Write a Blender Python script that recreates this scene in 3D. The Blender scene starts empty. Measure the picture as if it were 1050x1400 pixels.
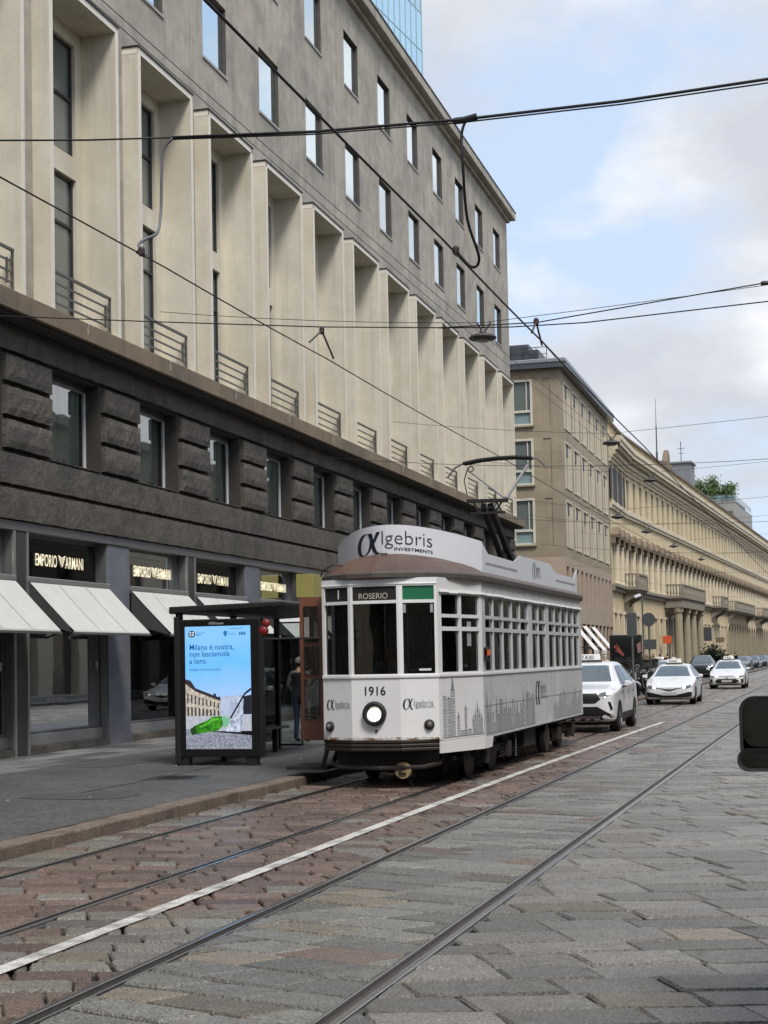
import bpy, bmesh, math, random
from mathutils import Vector, Matrix
from mathutils.bvhtree import BVHTree
R = math.radians
SC = bpy.context.scene
COL = SC.collection
random.seed(7)

# ------------------------------------------------------------------ camera
CAM_H, FPX, ROLL, PITCH, SHIFT = 1.83, 2104.0, .020, .05, 96.0
YAW = R(16.525)
def _axes():
    cp, sp = math.cos(PITCH), math.sin(PITCH)
    fw, up, rt = Vector((0, cp, sp)), Vector((0, -sp, cp)), Vector((1, 0, 0))
    c, s = math.cos(ROLL), math.sin(ROLL)
    rt2, up2 = c*rt - s*up, s*rt + c*up
    M = Matrix.Rotation(YAW, 3, 'Z')
    return M @ rt2, M @ up2, M @ fw
RT, UP, FW = _axes()
cam_d = bpy.data.cameras.new('camera')
cam = bpy.data.objects.new('camera', cam_d); COL.objects.link(cam)
cam.matrix_world = Matrix(((RT.x, UP.x, -FW.x, 0), (RT.y, UP.y, -FW.y, 0), (RT.z, UP.z, -FW.z, CAM_H), (0, 0, 0, 1)))
cam_d.sensor_fit = 'HORIZONTAL'; cam_d.sensor_width = 36
cam_d.lens = 36*FPX/1050; cam_d.shift_y = SHIFT/1050
cam_d.clip_start = .1; cam_d.clip_end = 4000
SC.camera = cam
def ray(px, py): return FW + RT*((px-525)/FPX) - UP*((py-796)/FPX)
def at_y(px, py, Y):
    r = ray(px, py); t = Y/r.y; return Vector((r.x*t, Y, CAM_H + r.z*t))
def at_z(px, py, z=0.):
    r = ray(px, py); t = (z-CAM_H)/r.z; return Vector((r.x*t, r.y*t, z))
def proj(P):
    d = Vector(P)-Vector((0, 0, CAM_H)); z = d.dot(FW)
    return 525+FPX*d.dot(RT)/z, 796-FPX*d.dot(UP)/z, z

# ------------------------------------------------------------------ world, sun, exposure
W = bpy.data.worlds.new('World'); SC.world = W; W.use_nodes = True
nt = W.node_tree; nt.nodes.clear()
N = nt.nodes.new; LK = nt.links.new
SUN_EL, SUN_AZ = R(54), R(140)          # azimuth from +Y towards +X
def node(t, **kw):
    n = N(t)
    for k, v in kw.items(): setattr(n, k, v)
    return n
out = N('ShaderNodeOutputWorld'); bg = N('ShaderNodeBackground'); bg.inputs['Strength'].default_value = .13
sky = node('ShaderNodeTexSky', sky_type='NISHITA', sun_disc=False)
sky.sun_elevation = SUN_EL; sky.sun_rotation = SUN_AZ; sky.altitude = 120; sky.air_density = 1.2; sky.dust_density = 2.2; sky.ozone_density = 1.5
tc = N('ShaderNodeTexCoord')
sep = N('ShaderNodeSeparateXYZ'); LK(tc.outputs['Generated'], sep.inputs[0])
zz = node('ShaderNodeMath', operation='MAXIMUM'); LK(sep.outputs['Z'], zz.inputs[0]); zz.inputs[1].default_value = 0.
za = node('ShaderNodeMath', operation='ADD'); LK(zz.outputs[0], za.inputs[0]); za.inputs[1].default_value = .38
dv = node('ShaderNodeVectorMath', operation='SCALE')
inv = node('ShaderNodeMath', operation='DIVIDE'); inv.inputs[0].default_value = 1.; LK(za.outputs[0], inv.inputs[1])
LK(tc.outputs['Generated'], dv.inputs[0]); LK(inv.outputs[0], dv.inputs['Scale'])
def wnoise(scale, detail, rough, off):
    mp = N('ShaderNodeMapping'); mp.inputs['Location'].default_value = off
    LK(dv.outputs[0], mp.inputs['Vector'])
    n = N('ShaderNodeTexNoise'); n.inputs['Scale'].default_value = scale; n.inputs['Detail'].default_value = detail; n.inputs['Roughness'].default_value = rough
    LK(mp.outputs[0], n.inputs['Vector']); return n.outputs['Fac']
def wramp(fac, stops):
    r = N('ShaderNodeValToRGB'); e = r.color_ramp.elements
    for i, (p, c) in enumerate(stops):
        el = e[i] if i < 2 else e.new(p)
        el.position = p; el.color = (c[0], c[1], c[2], 1)
    LK(fac, r.inputs[0]); return r.outputs[0]
def wmix(f, a, b):
    m = node('ShaderNodeMix', data_type='RGBA'); 
    if isinstance(f, (int, float)): m.inputs[0].default_value = f
    else: LK(f, m.inputs[0])
    for sck, v in ((m.inputs[6], a), (m.inputs[7], b)):
        if isinstance(v, tuple): sck.default_value = (*v, 1)
        else: LK(v, sck)
    return m.outputs[2]
CLOUD_OFF = (3.6, .2, 7.4)
veil = wmix(.78, sky.outputs[0], (3.25, 3.95, 5.05))                      # thin high overcast over blue
low = node('ShaderNodeMapRange'); LK(sep.outputs['Z'], low.inputs['Value'])  # cover thickens towards the horizon, as cumulus seen edge-on does
low.inputs['From Min'].default_value = .05; low.inputs['From Max'].default_value = .40; low.inputs['To Min'].default_value = .09; low.inputs['To Max'].default_value = -.035
cl = node('ShaderNodeMath', operation='ADD'); LK(wnoise(2.3, 10, .54, CLOUD_OFF), cl.inputs[0]); LK(low.outputs[0], cl.inputs[1])
mask = wramp(cl.outputs[0], [(.45, (0, 0, 0)), (.49, (.42, .42, .42)), (.56, (.95, .95, .95))])
shade = wramp(wnoise(3.4, 8, .5, (7.3, 2.2, 5.)), [(.40, (3.25, 3.4, 3.7)), (.50, (3.8, 3.92, 4.15)), (.59, (4.9, 4.95, 5.1))])
skyc = wmix(mask, veil, shade)
LK(skyc, bg.inputs['Color']); LK(bg.outputs[0], out.inputs['Surface'])

sun_d = bpy.data.lights.new('sun', 'SUN'); sun_d.energy = 2.0; sun_d.angle = R(16); sun_d.color = (1., .95, .88)
sun = bpy.data.objects.new('sun', sun_d); COL.objects.link(sun)
_sd = Vector((math.sin(SUN_AZ)*math.cos(SUN_EL), math.cos(SUN_AZ)*math.cos(SUN_EL), math.sin(SUN_EL)))
sun.rotation_euler = (-_sd).to_track_quat('-Z', 'Y').to_euler(); sun.location = (20, -20, 60)

SC.view_settings.view_transform = 'Standard'; SC.view_settings.look = 'None'
SC.view_settings.gamma = 1; SC.view_settings.use_curve_mapping = False
SC.view_settings.exposure = .66
SC.render.engine = 'CYCLES'
SC.cycles.max_bounces = 8; SC.cycles.transparent_max_bounces = 16; SC.cycles.caustics_reflective = False; SC.cycles.caustics_refractive = False
SC.cycles.use_denoising = True

# ------------------------------------------------------------------ materials
MATS = {}
def mat(name, col, rough=.7, var=.12, scale=1.5, bump=.0, bscale=30, metal=0., streak=0., tint=False, spec=.5, emit=None, estr=1., coat=0., blotch=None, grain=.35, panels=None):
    """procedural surface: two octaves of colour noise, optional rain streaks, fine relief"""
    if name in MATS: return MATS[name]
    m = bpy.data.materials.new(name); m.use_nodes = True
    t = m.node_tree; n = t.nodes; l = t.links; b = n['Principled BSDF']
    b.inputs['Roughness'].default_value = rough; b.inputs['Metallic'].default_value = metal
    b.inputs['Specular IOR Level'].default_value = spec
    if coat: b.inputs['Coat Weight'].default_value = coat; b.inputs['Coat Roughness'].default_value = .08
    geo = n.new('ShaderNodeNewGeometry')
    def noise(sc, detail, vec=None, rg=.6):
        q = n.new('ShaderNodeTexNoise'); q.inputs['Scale'].default_value = sc; q.inputs['Detail'].default_value = detail; q.inputs['Roughness'].default_value = rg
        l.new(vec if vec else geo.outputs['Position'], q.inputs['Vector']); return q.outputs['Fac']
    def mixc(f, a, c, mode='MIX'):
        q = n.new('ShaderNodeMix'); q.data_type = 'RGBA'; q.blend_type = mode
        if isinstance(f, float): q.inputs[0].default_value = f
        else: l.new(f, q.inputs[0])
        for sck, v in ((q.inputs[6], a), (q.inputs[7], c)):
            if isinstance(v, tuple): sck.default_value = (*v, 1)
            else: l.new(v, sck)
        return q.outputs[2]
    def ramp(f, a, c):
        q = n.new('ShaderNodeMapRange'); q.inputs['From Min'].default_value = a; q.inputs['From Max'].default_value = c; l.new(f, q.inputs['Value']); return q.outputs[0]
    lo = tuple(max(0, c*(1-var)) for c in col); hi = tuple(min(1, c*(1+var)) for c in col)
    c = mixc(ramp(noise(scale, 5), .3, .7), lo, hi)
    if var > 0:
        fine = ramp(noise(scale*14, 4), .3, .7)
        c = mixc(grain, c, mixc(fine, lo, hi))
    if grain > .45:                                               # mineral speckle
        spk = ramp(noise(scale*9, 3), .40, .60); c = mixc(1., c, mixc(spk, (.66, .65, .63), (1.28, 1.27, 1.25)), 'MULTIPLY')
    if blotch:
        c = mixc(ramp(noise(scale*.35, 6), .48, .68), c, blotch)
    if panels:                                                    # facing slabs: each its own shade, hairline joints
        pw_, ph_, pa_, mo_ = panels
        sx_ = n.new('ShaderNodeSeparateXYZ'); l.new(geo.outputs['Position'], sx_.inputs[0]); cx_ = n.new('ShaderNodeCombineXYZ'); l.new(sx_.outputs['Y'], cx_.inputs[0]); l.new(sx_.outputs['Z'], cx_.inputs[1])
        bk = n.new('ShaderNodeTexBrick'); bk.inputs['Scale'].default_value = 1; bk.inputs['Brick Width'].default_value = pw_; bk.inputs['Row Height'].default_value = ph_; bk.inputs['Mortar Size'].default_value = .006; bk.inputs['Bias'].default_value = 0
        bk.inputs['Color1'].default_value = (1-pa_, 1-pa_, 1-pa_, 1); bk.inputs['Color2'].default_value = (1+pa_, 1+pa_*.95, 1+pa_*.85, 1); bk.inputs['Mortar'].default_value = (mo_, mo_, mo_*.98, 1)
        l.new(cx_.outputs[0], bk.inputs['Vector']); c = mixc(1., c, bk.outputs['Color'], 'MULTIPLY')
    if streak:
        mp = n.new('ShaderNodeMapping'); mp.inputs['Scale'].default_value = (3.2, 3.2, .12); l.new(geo.outputs['Position'], mp.inputs['Vector'])
        sf = ramp(noise(1.3, 5, mp.outputs[0]), .50, .78)
        sm = n.new('ShaderNodeMath'); sm.operation = 'MULTIPLY'; l.new(sf, sm.inputs[0]); sm.inputs[1].default_value = streak
        c = mixc(sm.outputs[0], c, tuple(x*.45 for x in col))
    if tint:
        at = n.new('ShaderNodeAttribute'); at.attribute_name = 'tint'; c = mixc(1., c, at.outputs['Color'], 'MULTIPLY')
    l.new(c, b.inputs['Base Color'])
    if bump:
        bp = n.new('ShaderNodeBump'); bp.inputs['Strength'].default_value = bump; bp.inputs['Distance'].default_value = .02
        l.new(noise(bscale, 6), bp.inputs['Height']); l.new(bp.outputs[0], b.inputs['Normal'])
    if rough > .15 and var > 0:
        q = n.new('ShaderNodeMapRange'); q.inputs['To Min'].default_value = max(.02, rough-.12); q.inputs['To Max'].default_value = min(1, rough+.12)
        l.new(noise(scale*4, 4), q.inputs['Value']); l.new(q.outputs[0], b.inputs['Roughness'])
    if emit:
        b.inputs['Emission Color'].default_value = (*emit, 1); b.inputs['Emission Strength'].default_value = estr
    MATS[name] = m; return m
def glass(name, tintc=(.75, .82, .8), refl=.12, rough=.02, through=.8, gcol=(1, 1, 1), wave=.06):
    """window glass: see-through body with a fresnel reflection"""
    if name in MATS: return MATS[name]
    m = bpy.data.materials.new(name); m.use_nodes = True; t = m.node_tree; n = t.nodes; l = t.links; n.clear()
    o = n.new('ShaderNodeOutputMaterial'); tr = n.new('ShaderNodeBsdfTransparent'); tr.inputs[0].default_value = (*[c*through for c in tintc], 1)
    gl = n.new('ShaderNodeBsdfGlossy'); gl.inputs['Roughness'].default_value = rough; gl.inputs['Color'].default_value = (*gcol, 1)
    lw = n.new('ShaderNodeFresnel'); lw.inputs['IOR'].default_value = 1.5
    ad = n.new('ShaderNodeMath'); ad.operation = 'ADD'; ad.use_clamp = True; ad.inputs[1].default_value = refl; l.new(lw.outputs[0], ad.inputs[0])
    # slight waviness of old panes
    g = n.new('ShaderNodeNewGeometry'); ns = n.new('ShaderNodeTexNoise'); ns.inputs['Scale'].default_value = 1.1; l.new(g.outputs['Position'], ns.inputs['Vector'])
    bp = n.new('ShaderNodeBump'); bp.inputs['Strength'].default_value = wave; bp.inputs['Distance'].default_value = .05; l.new(ns.outputs[0], bp.inputs['Height']); l.new(bp.outputs[0], gl.inputs['Normal'])
    mx = n.new('ShaderNodeMixShader'); l.new(ad.outputs[0], mx.inputs[0]); l.new(tr.outputs[0], mx.inputs[1]); l.new(gl.outputs[0], mx.inputs[2])
    l.new(mx.outputs[0], o.inputs[0]); MATS[name] = m; return m
def glow(name, col, s=1.):
    if name in MATS: return MATS[name]
    m = bpy.data.materials.new(name); m.use_nodes = True; n = m.node_tree.nodes; l = m.node_tree.links; n.clear()
    o = n.new('ShaderNodeOutputMaterial'); e = n.new('ShaderNodeEmission'); e.inputs[0].default_value = (*col, 1); e.inputs[1].default_value = s
    l.new(e.outputs[0], o.inputs[0]); MATS[name] = m; return m

# ------------------------------------------------------------------ mesh helpers
class MB:
    def __init__(s): s.v = []; s.f = []; s.m = []; s.cur = 0
    def add(s, vs, fs):
        o = len(s.v); s.v += [tuple(p) for p in vs]; s.f += [tuple(i+o for i in f) for f in fs]; s.m += [s.cur]*len(fs); return s
    def box(s, x0, x1, y0, y1, z0, z1):
        return s.add([(x0,y0,z0),(x1,y0,z0),(x1,y1,z0),(x0,y1,z0),(x0,y0,z1),(x1,y0,z1),(x1,y1,z1),(x0,y1,z1)],
                     [(3,2,1,0),(4,5,6,7),(0,1,5,4),(1,2,6,5),(2,3,7,6),(3,0,4,7)])
    def poly(s, pts): return s.add(pts, [tuple(range(len(pts)))])
    def prism(s, pts, vec):
        n = len(pts); v = Vector(vec); q = [Vector(p) for p in pts]
        return s.add(q+[p+v for p in q], [tuple(reversed(range(n))), tuple(range(n, 2*n))]+[(i, (i+1) % n, n+(i+1) % n, n+i) for i in range(n)])
    def tube(s, pts, r, n=8, cap=True):
        pts = [Vector(p) for p in pts]; k = len(pts)
        rs = r if isinstance(r, (list, tuple)) else [r]*k
        vs = []; ref = None
        for i, p in enumerate(pts):
            d = (pts[min(i+1, k-1)]-pts[max(i-1, 0)])
            if d.length < 1e-9: d = Vector((0, 0, 1))
            d.normalize()
            if ref is None: ref = Vector((0, 0, 1)) if abs(d.z) < .9 else Vector((1, 0, 0))
            a = (ref - d*ref.dot(d)); a.normalize(); ref = a; b = d.cross(a)
            for j in range(n):
                t = 2*math.pi*j/n; vs.append(p+(a*math.cos(t)+b*math.sin(t))*rs[i])
        fs = [(i*n+j, i*n+(j+1) % n, (i+1)*n+(j+1) % n, (i+1)*n+j) for i in range(k-1) for j in range(n)]
        if cap: fs += [tuple(reversed(range(n))), tuple(range((k-1)*n, k*n))]
        return s.add(vs, fs)
    def bar(s, p, q, w, h=None):
        """square bar"""
        h = h or w; p, q = Vector(p), Vector(q); d = (q-p).normalized()
        ref = Vector((0, 0, 1)) if abs(d.z) < .9 else Vector((1, 0, 0))
        a = d.cross(ref).normalized()*w/2; b = d.cross(a).normalized()*h/2
        return s.add([p-a-b, p+a-b, p+a+b, p-a+b, q-a-b, q+a-b, q+a+b, q-a+b],
                     [(3,2,1,0),(4,5,6,7),(0,1,5,4),(1,2,6,5),(2,3,7,6),(3,0,4,7)])
    def lathe(s, prof, n=16, o=(0, 0, 0), axis='Z'):
        vs = []; o = Vector(o)
        for r, h in prof:
            for j in range(n):
                t = 2*math.pi*j/n; a, b = r*math.cos(t), r*math.sin(t)
                vs.append(o+Vector({'Z': (a, b, h), 'X': (h, a, b), 'Y': (b, h, a)}[axis]))
        k = len(prof)
        fs = [(i*n+j, i*n+(j+1) % n, (i+1)*n+(j+1) % n, (i+1)*n+j) for i in range(k-1) for j in range(n)]
        fs += [tuple(reversed(range(n))), tuple(range((k-1)*n, k*n))]
        return s.add(vs, fs)
    def wall(s, o, u, nrm, U, Z, holes, depth, z_axis=(0, 0, 1)):
        """wall rectangle u in U, z in Z seen from nrm side, with rectangular holes (u0,u1,z0,z1[,depth]) and reveals"""
        o, u, nrm, za = Vector(o), Vector(u), Vector(nrm), Vector(z_axis)
        P = lambda a, b, dd=0: o+u*a+za*b-nrm*dd
        us = sorted({U[0], U[1], *[min(max(h[i], U[0]), U[1]) for h in holes for i in (0, 1)]})
        zs = sorted({Z[0], Z[1], *[min(max(h[i], Z[0]), Z[1]) for h in holes for i in (2, 3)]})
        for a, b in zip(us, us[1:]):
            if b-a < 1e-6: continue
            run = None
            for c, d in zip(zs, zs[1:]):
                mu, mz = (a+b)/2, (c+d)/2
                inh = any(h[0] < mu < h[1] and h[2] < mz < h[3] for h in holes)
                if not inh: s.poly([P(a, c), P(b, c), P(b, d), P(a, d)])
        for h in holes:
            dd = h[4] if len(h) > 4 else depth
            a, b, c, d = h[:4]
            s.poly([P(a, c), P(a, d), P(a, d, dd), P(a, c, dd)]); s.poly([P(b, d), P(b, c), P(b, c, dd), P(b, d, dd)])
            s.poly([P(b, c), P(a, c), P(a, c, dd), P(b, c, dd)]); s.poly([P(a, d), P(b, d), P(b, d, dd), P(a, d, dd)])
        return s
    def mesh(s, name, mats, smooth=False):
        me = bpy.data.meshes.new(name); me.from_pydata(s.v, [], s.f)
        for mm in (mats if isinstance(mats, (list, tuple)) else [mats]): me.materials.append(mm)
        me.polygons.foreach_set('material_index', s.m)
        if smooth: me.polygons.foreach_set('use_smooth', [True]*len(me.polygons))
        me.update(); return me
    def build(s, name, mats, parent=None, loc=(0, 0, 0), rotz=0, smooth=False, bevel=0., sub=0, fix=True):
        me = s.mesh(name, mats, smooth)
        if fix:
            bm = bmesh.new(); bm.from_mesh(me); bmesh.ops.remove_doubles(bm, verts=bm.verts, dist=1e-5); bmesh.ops.recalc_face_normals(bm, faces=bm.faces); bm.to_mesh(me); bm.free()
        return obj(name, me, parent, loc, rotz, bevel, sub)
def obj(name, me, parent=None, loc=(0, 0, 0), rotz=0, bevel=0., sub=0):
    o = bpy.data.objects.new(name, me); COL.objects.link(o)
    if parent: o.parent = parent; CH.setdefault(parent.name, []).append(o)
    o.location = loc; o.rotation_euler = (0, 0, rotz)
    if sub:
        md = o.modifiers.new('sub', 'SUBSURF'); md.levels = sub; md.render_levels = sub
    if bevel:
        md = o.modifiers.new('bevel', 'BEVEL'); md.width = bevel; md.segments = 2; md.limit_method = 'ANGLE'; md.angle_limit = R(35)
    return o
def thing(name, label, cat, loc=(0, 0, 0), rotz=0, group=None):
    o = bpy.data.objects.new(name, None); COL.objects.link(o); o.empty_display_size = .2
    o.location = loc; o.rotation_euler = (0, 0, rotz); o['label'] = label; o['category'] = cat
    if group: o['group'] = group
    return o
def tag(o, label, cat, group=None):
    o['label'] = label; o['category'] = cat
    if group: o['group'] = group
    return o
def struct(o): o['kind'] = 'structure'; return o
CH = {}
def _rec(a, b):
    for ch in list(CH.get(a.name, [])):
        c = ch.copy(); COL.objects.link(c); c.parent = b; CH.setdefault(b.name, []).append(c); _rec(ch, c)
def inst(o, parent, loc=None, rotz=None):
    """copy of a part with its sub-parts, sharing mesh data"""
    c = o.copy(); COL.objects.link(c); c.parent = parent; CH.setdefault(parent.name, []).append(c)
    if loc is not None: c.location = loc
    if rotz is not None: c.rotation_euler = (0, 0, rotz)
    _rec(o, c); return c
def dup(root, loc, rotz, label=None, group=None):
    """copy of a whole thing with its parts and sub-parts"""
    r = root.copy(); COL.objects.link(r); r.location = loc; r.rotation_euler = (0, 0, rotz)
    if label: r['label'] = label
    if group: r['group'] = group
    _rec(root, r); return r
def join_mesh(me_list, name):
    bm = bmesh.new()
    for me in me_list: bm.from_mesh(me)
    r = bpy.data.meshes.new(name); bm.to_mesh(r); bm.free(); return r

# lettering: 2-D outlines of text, laid on a plane given by origin, right and up vectors
def text_obj(name, s, m, parent, o, right, up, size, xs=1., ext=.004, align='LEFT', shear=0., bold=0.):
    cu = bpy.data.curves.new(name, 'FONT'); cu.body = s; cu.size = 1; cu.align_x = align; cu.shear = shear; cu.offset = bold
    cu.resolution_u = 3
    tmp = bpy.data.objects.new(name+'_tmp', cu); COL.objects.link(tmp)
    bpy.context.view_layer.update()
    me = bpy.data.meshes.new_from_object(tmp.evaluated_get(bpy.context.evaluated_depsgraph_get()))
    bpy.data.objects.remove(tmp); bpy.data.curves.remove(cu)
    o, right, up = Vector(o), Vector(right).normalized(), Vector(up).normalized(); nr = right.cross(up)
    for v in me.vertices: v.co = o+right*(v.co.x*size*xs)+up*(v.co.y*size)+nr*ext
    me.materials.clear(); me.materials.append(m); me.name = name
    return obj(name, me, parent)
def alpha_glyph(mb, o, right, up, h, ext=.004):
    """bold-and-thin greek alpha as flat polygons, height h"""
    o, right, up = Vector(o), Vector(right).normalized(), Vector(up).normalized(); nr = right.cross(up)
    P = lambda x, y: o+right*(x*h)+up*(y*h)+nr*ext
    n = 28
    for i in range(n):
        a, b = 2*math.pi*i/n, 2*math.pi*(i+1)/n
        def po(t): return (.33+.33*math.cos(t)+.05*math.sin(t), .5+.5*math.sin(t))
        def pi_(t): return (.37+.19*math.cos(t)+.05*math.sin(t), .5+.455*math.sin(t))
        mb.poly([P(*po(a)), P(*po(b)), P(*pi_(b)), P(*pi_(a))])
    mb.poly([P(.80, 1.), P(.93, 1.), P(.70, .42), P(.60, .36)])
    st = [((.52, .98), (.64, .98)), ((.585, .7), (.70, .7)), ((.62, .4), (.745, .4)), ((.68, .14), (.80, .17)), ((.78, .0), (.87, .07)), ((.90, .0), (.93, .06)), ((.98, .13), (.985, .16))]
    for (a, b), (c, d) in zip(st, st[1:]): mb.poly([P(*a), P(*c), P(*d), P(*b)])
# ================================================================== ground, road, rails, pavement
RAILS = (-7.08, -5.60, -4.11, -2.57)
TRAM_X = -6.34
KERB_X = -7.68
PAVE_Z = .128
m_joint = mat('joint_grit', (.020, .018, .016), .9, .3, 6, .5, 60)
m_stone = mat('paving_granite', (.215, .203, .186), .27, .42, 7, 1., 50, tint=True, spec=.5, grain=.6)
m_asph = mat('pavement_asphalt', (.098, .095, .092), .62, .30, 1.6, .5, 90, blotch=(.066, .063, .06), grain=.5)
m_kerb = mat('kerb_granite', (.185, .145, .115), .75, .4, 6, .7, 50, blotch=(.10, .078, .06), grain=.5)
m_steel = mat('rail_steel', (.52, .51, .49), .24, .15, 8, 0, 30, metal=1.)
m_steel_dk = mat('rail_groove', (.06, .05, .045), .7, .2, 8)
m_white = mat('road_paint', (.58, .57, .54), .7, .25, 9, .3, 60, blotch=(.20, .19, .175), grain=.6)
m_slab = mat('pavement_slab', (.16, .155, .15), .5, .25, 3, .3, 60, tint=True)

mb = MB(); mb.poly([(-1500, -600, -.30), (1500, -600, -.30), (1500, 2500, -.30), (-1500, 2500, -.30)])
struct(mb.build('ground', mat('far_ground', (.16, .155, .15), .85, .2, .2)))
mb = MB(); mb.poly([(-7.7, -20, -.045), (3.4, -20, -.045), (3.4, 420, -.045), (-7.7, 420, -.045)])
road = struct(mb.build('road', m_joint))
# beyond the stones that can be told apart the setts are one sheet
def far_setts():
    m = bpy.data.materials.new('far_setts'); m.use_nodes = True; t = m.node_tree; n = t.nodes; l = t.links; b = n['Principled BSDF']
    g = n.new('ShaderNodeNewGeometry'); br = n.new('ShaderNodeTexBrick'); br.inputs['Scale'].default_value = 1
    br.inputs['Brick Width'].default_value = .6; br.inputs['Row Height'].default_value = .36; br.inputs['Mortar Size'].default_value = .012
    br.inputs['Color1'].default_value = (.26, .255, .245, 1); br.inputs['Color2'].default_value = (.21, .205, .195, 1); br.inputs['Mortar'].default_value = (.07, .065, .06, 1)
    l.new(g.outputs['Position'], br.inputs['Vector']); l.new(br.outputs['Color'], b.inputs['Base Color']); b.inputs['Roughness'].default_value = .5
    return m
mb = MB()
XS_ = [-7.66]+[r+d for r in RAILS for d in (-.09, .09)]+[3.3]
for a, b in zip(XS_[0::2], XS_[1::2]): mb.poly([(a, 112, 0), (b, 112, 0), (b, 420, 0), (a, 420, 0)])
mb.build('far_paving', far_setts(), road)

def clip_x(poly, x, keep_right):
    out_ = []
    for i, p in enumerate(poly):
        q = poly[(i+1) % len(poly)]
        pin, qin = (p[0] >= x) == keep_right, (q[0] >= x) == keep_right
        if pin: out_.append(p)
        if pin != qin:
            t = (x-p[0])/(q[0]-p[0]); out_.append((x, p[1]+t*(q[1]-p[1])))
    return out_
def area(p): return abs(sum(p[i][0]*p[(i+1) % len(p)][1]-p[(i+1) % len(p)][0]*p[i][1] for i in range(len(p))))/2
rg = random.Random(11)
def tint_for(zone, x, y):
    v = rg.uniform(.64, 1.22)
    if rg.random() < .10: v *= .8
    red = {0: .35, 1: .95, 2: .12 if y < 10.5 else .9, 3: .05, 4: .0}[zone]
    if zone in (1, 2) and y < 8.4: red = .9
    if zone == 1 and y < 12.5: red = .8
    if zone in (1, 2) and y > 30: red *= max(.25, 1-(y-30)/30)
    g = (.98, 1.0, .985) if zone == 3 else (1.0, .99, .965)
    r_ = (1.02, .76, .68)
    if rg.random() < red: c = tuple(v*.83*k for k in r_)
    elif rg.random() < (.22 if zone < 3 else .07): c = tuple(v*k for k in (1.08, .98, .84))
    else: c = tuple(v*k for k in g)
    return c
STONES = []
def pave(zone, xa, xb, y0, y1, rdeg, w, lmin, lmax, cdeg, joint):
    r = R(rdeg); e1 = (math.cos(r), math.sin(r)); e2 = (-math.sin(r), math.cos(r)); k = 1/math.tan(R(cdeg-rdeg))
    cs = [(x, y) for x in (xa, xb) for y in (y0, y1)]
    us = [x*e1[0]+y*e1[1] for x, y in cs]; vs = [x*e2[0]+y*e2[1] for x, y in cs]
    v = min(vs)-w; v1 = max(vs)
    while v < v1:
        ww = w*rg.uniform(.88, 1.12)
        # only the stretch of this row that crosses the strip
        um = ((xa+xb)/2 - v*e2[0])/e1[0]; span = (xb-xa)/2/abs(e1[0])+1.2
        u = um-span-rg.uniform(0, lmax)
        k0 = k*rg.uniform(.6, 1.15)
        while u < um+span:
            L_ = rg.uniform(lmin, lmax); k1 = k*rg.uniform(.7, 1.15)
            q = [(u, v), (u+L_, v), (u+L_+ww*k1, v+ww), (u+ww*k0, v+ww)]
            k0 = k1; u += L_
            p = [(a*e1[0]+b*e2[0]+rg.uniform(-.012, .012), a*e1[1]+b*e2[1]+rg.uniform(-.012, .012)) for a, b in q]
            cx, cy = sum(a for a, b in p)/4, sum(b for a, b in p)/4
            if not (y0 < cy < y1): continue
            f = 1-joint*rg.uniform(1.5, 2.9)/ww
            fl = 1-joint*rg.uniform(.6, 1.3)/L_
            # shrink along the two stone directions
            p = [(cx+e1[0]*s1_+e2[0]*s2_, cy+e1[1]*s1_+e2[1]*s2_) for s1_, s2_ in [(((a-cx)*e1[0]+(b-cy)*e1[1])*fl, ((a-cx)*e2[0]+(b-cy)*e2[1])*f) for a, b in p]]
            p = clip_x(p, xa, True)
            if len(p) < 3: continue
            p = clip_x(p, xb, False)
            if len(p) < 3 or area(p) < .010: continue
            STONES.append((zone, p, tint_for(zone, cx, cy)))
        v += ww
pave(0, -7.665, RAILS[0]-.075, 7, 112, 6, .30, .5, .8, -70, .016)
pave(1, RAILS[0]+.075, RAILS[1]-.075, 7, 112, 13, .29, .36, .58, -62, .016)
pave(2, RAILS[1]+.075, RAILS[2]-.10, 5.5, 112, 13, .31, .36, .60, -60, .020)
pave(3, RAILS[2]+.075, RAILS[3]-.075, 5.0, 112, -18, .35, .48, .76, 49, .015)
pave(4, RAILS[3]+.08, 3.3, 4.5, 112, 16.5, .385, .50, .86, -62, .015)
def stone_geo(p, h, tx, ty):
    n = len(p); cx, cy = sum(a for a, b in p)/n, sum(b for a, b in p)/n
    ins = .017
    vs = []
    for a, b in p:
        d = math.hypot(a-cx, b-cy) or 1; f = max(.3, 1-ins/d)
        z = h+(a-cx)*tx+(b-cy)*ty
        vs.append((cx+(a-cx)*f, cy+(b-cy)*f, z))
    # crown: a slightly raised middle of the worn top
    vs2 = [(a, b, h+(a-cx)*tx+(b-cy)*ty-.016) for a, b in p]
    vs3 = [(a, b, -.046) for a, b in p]
    fs = [tuple(range(n))] + [(n+i, n+(i+1) % n, (i+1) % n, i) for i in range(n)] + [(2*n+i, 2*n+(i+1) % n, n+(i+1) % n, n+i) for i in range(n)]
    return vs+vs2+vs3, fs
def ccw(p): return p if sum(p[i][0]*p[(i+1) % len(p)][1]-p[(i+1) % len(p)][0]*p[i][1] for i in range(len(p))) > 0 else p[::-1]
def tint_mesh(name, items, material):
    vs, fs, cols = [], [], []
    for v, f, c in items:
        o = len(vs); vs += v; fs += [tuple(i+o for i in q) for q in f]; cols += [c]*len(v)
    me = bpy.data.meshes.new(name); me.from_pydata(vs, [], fs); me.materials.append(material)
    at = me.color_attributes.new('tint', 'FLOAT_COLOR', 'POINT')
    at.data.foreach_set('color', [k for c in cols for k in (*c, 1.)]); me.update(); return me
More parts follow.
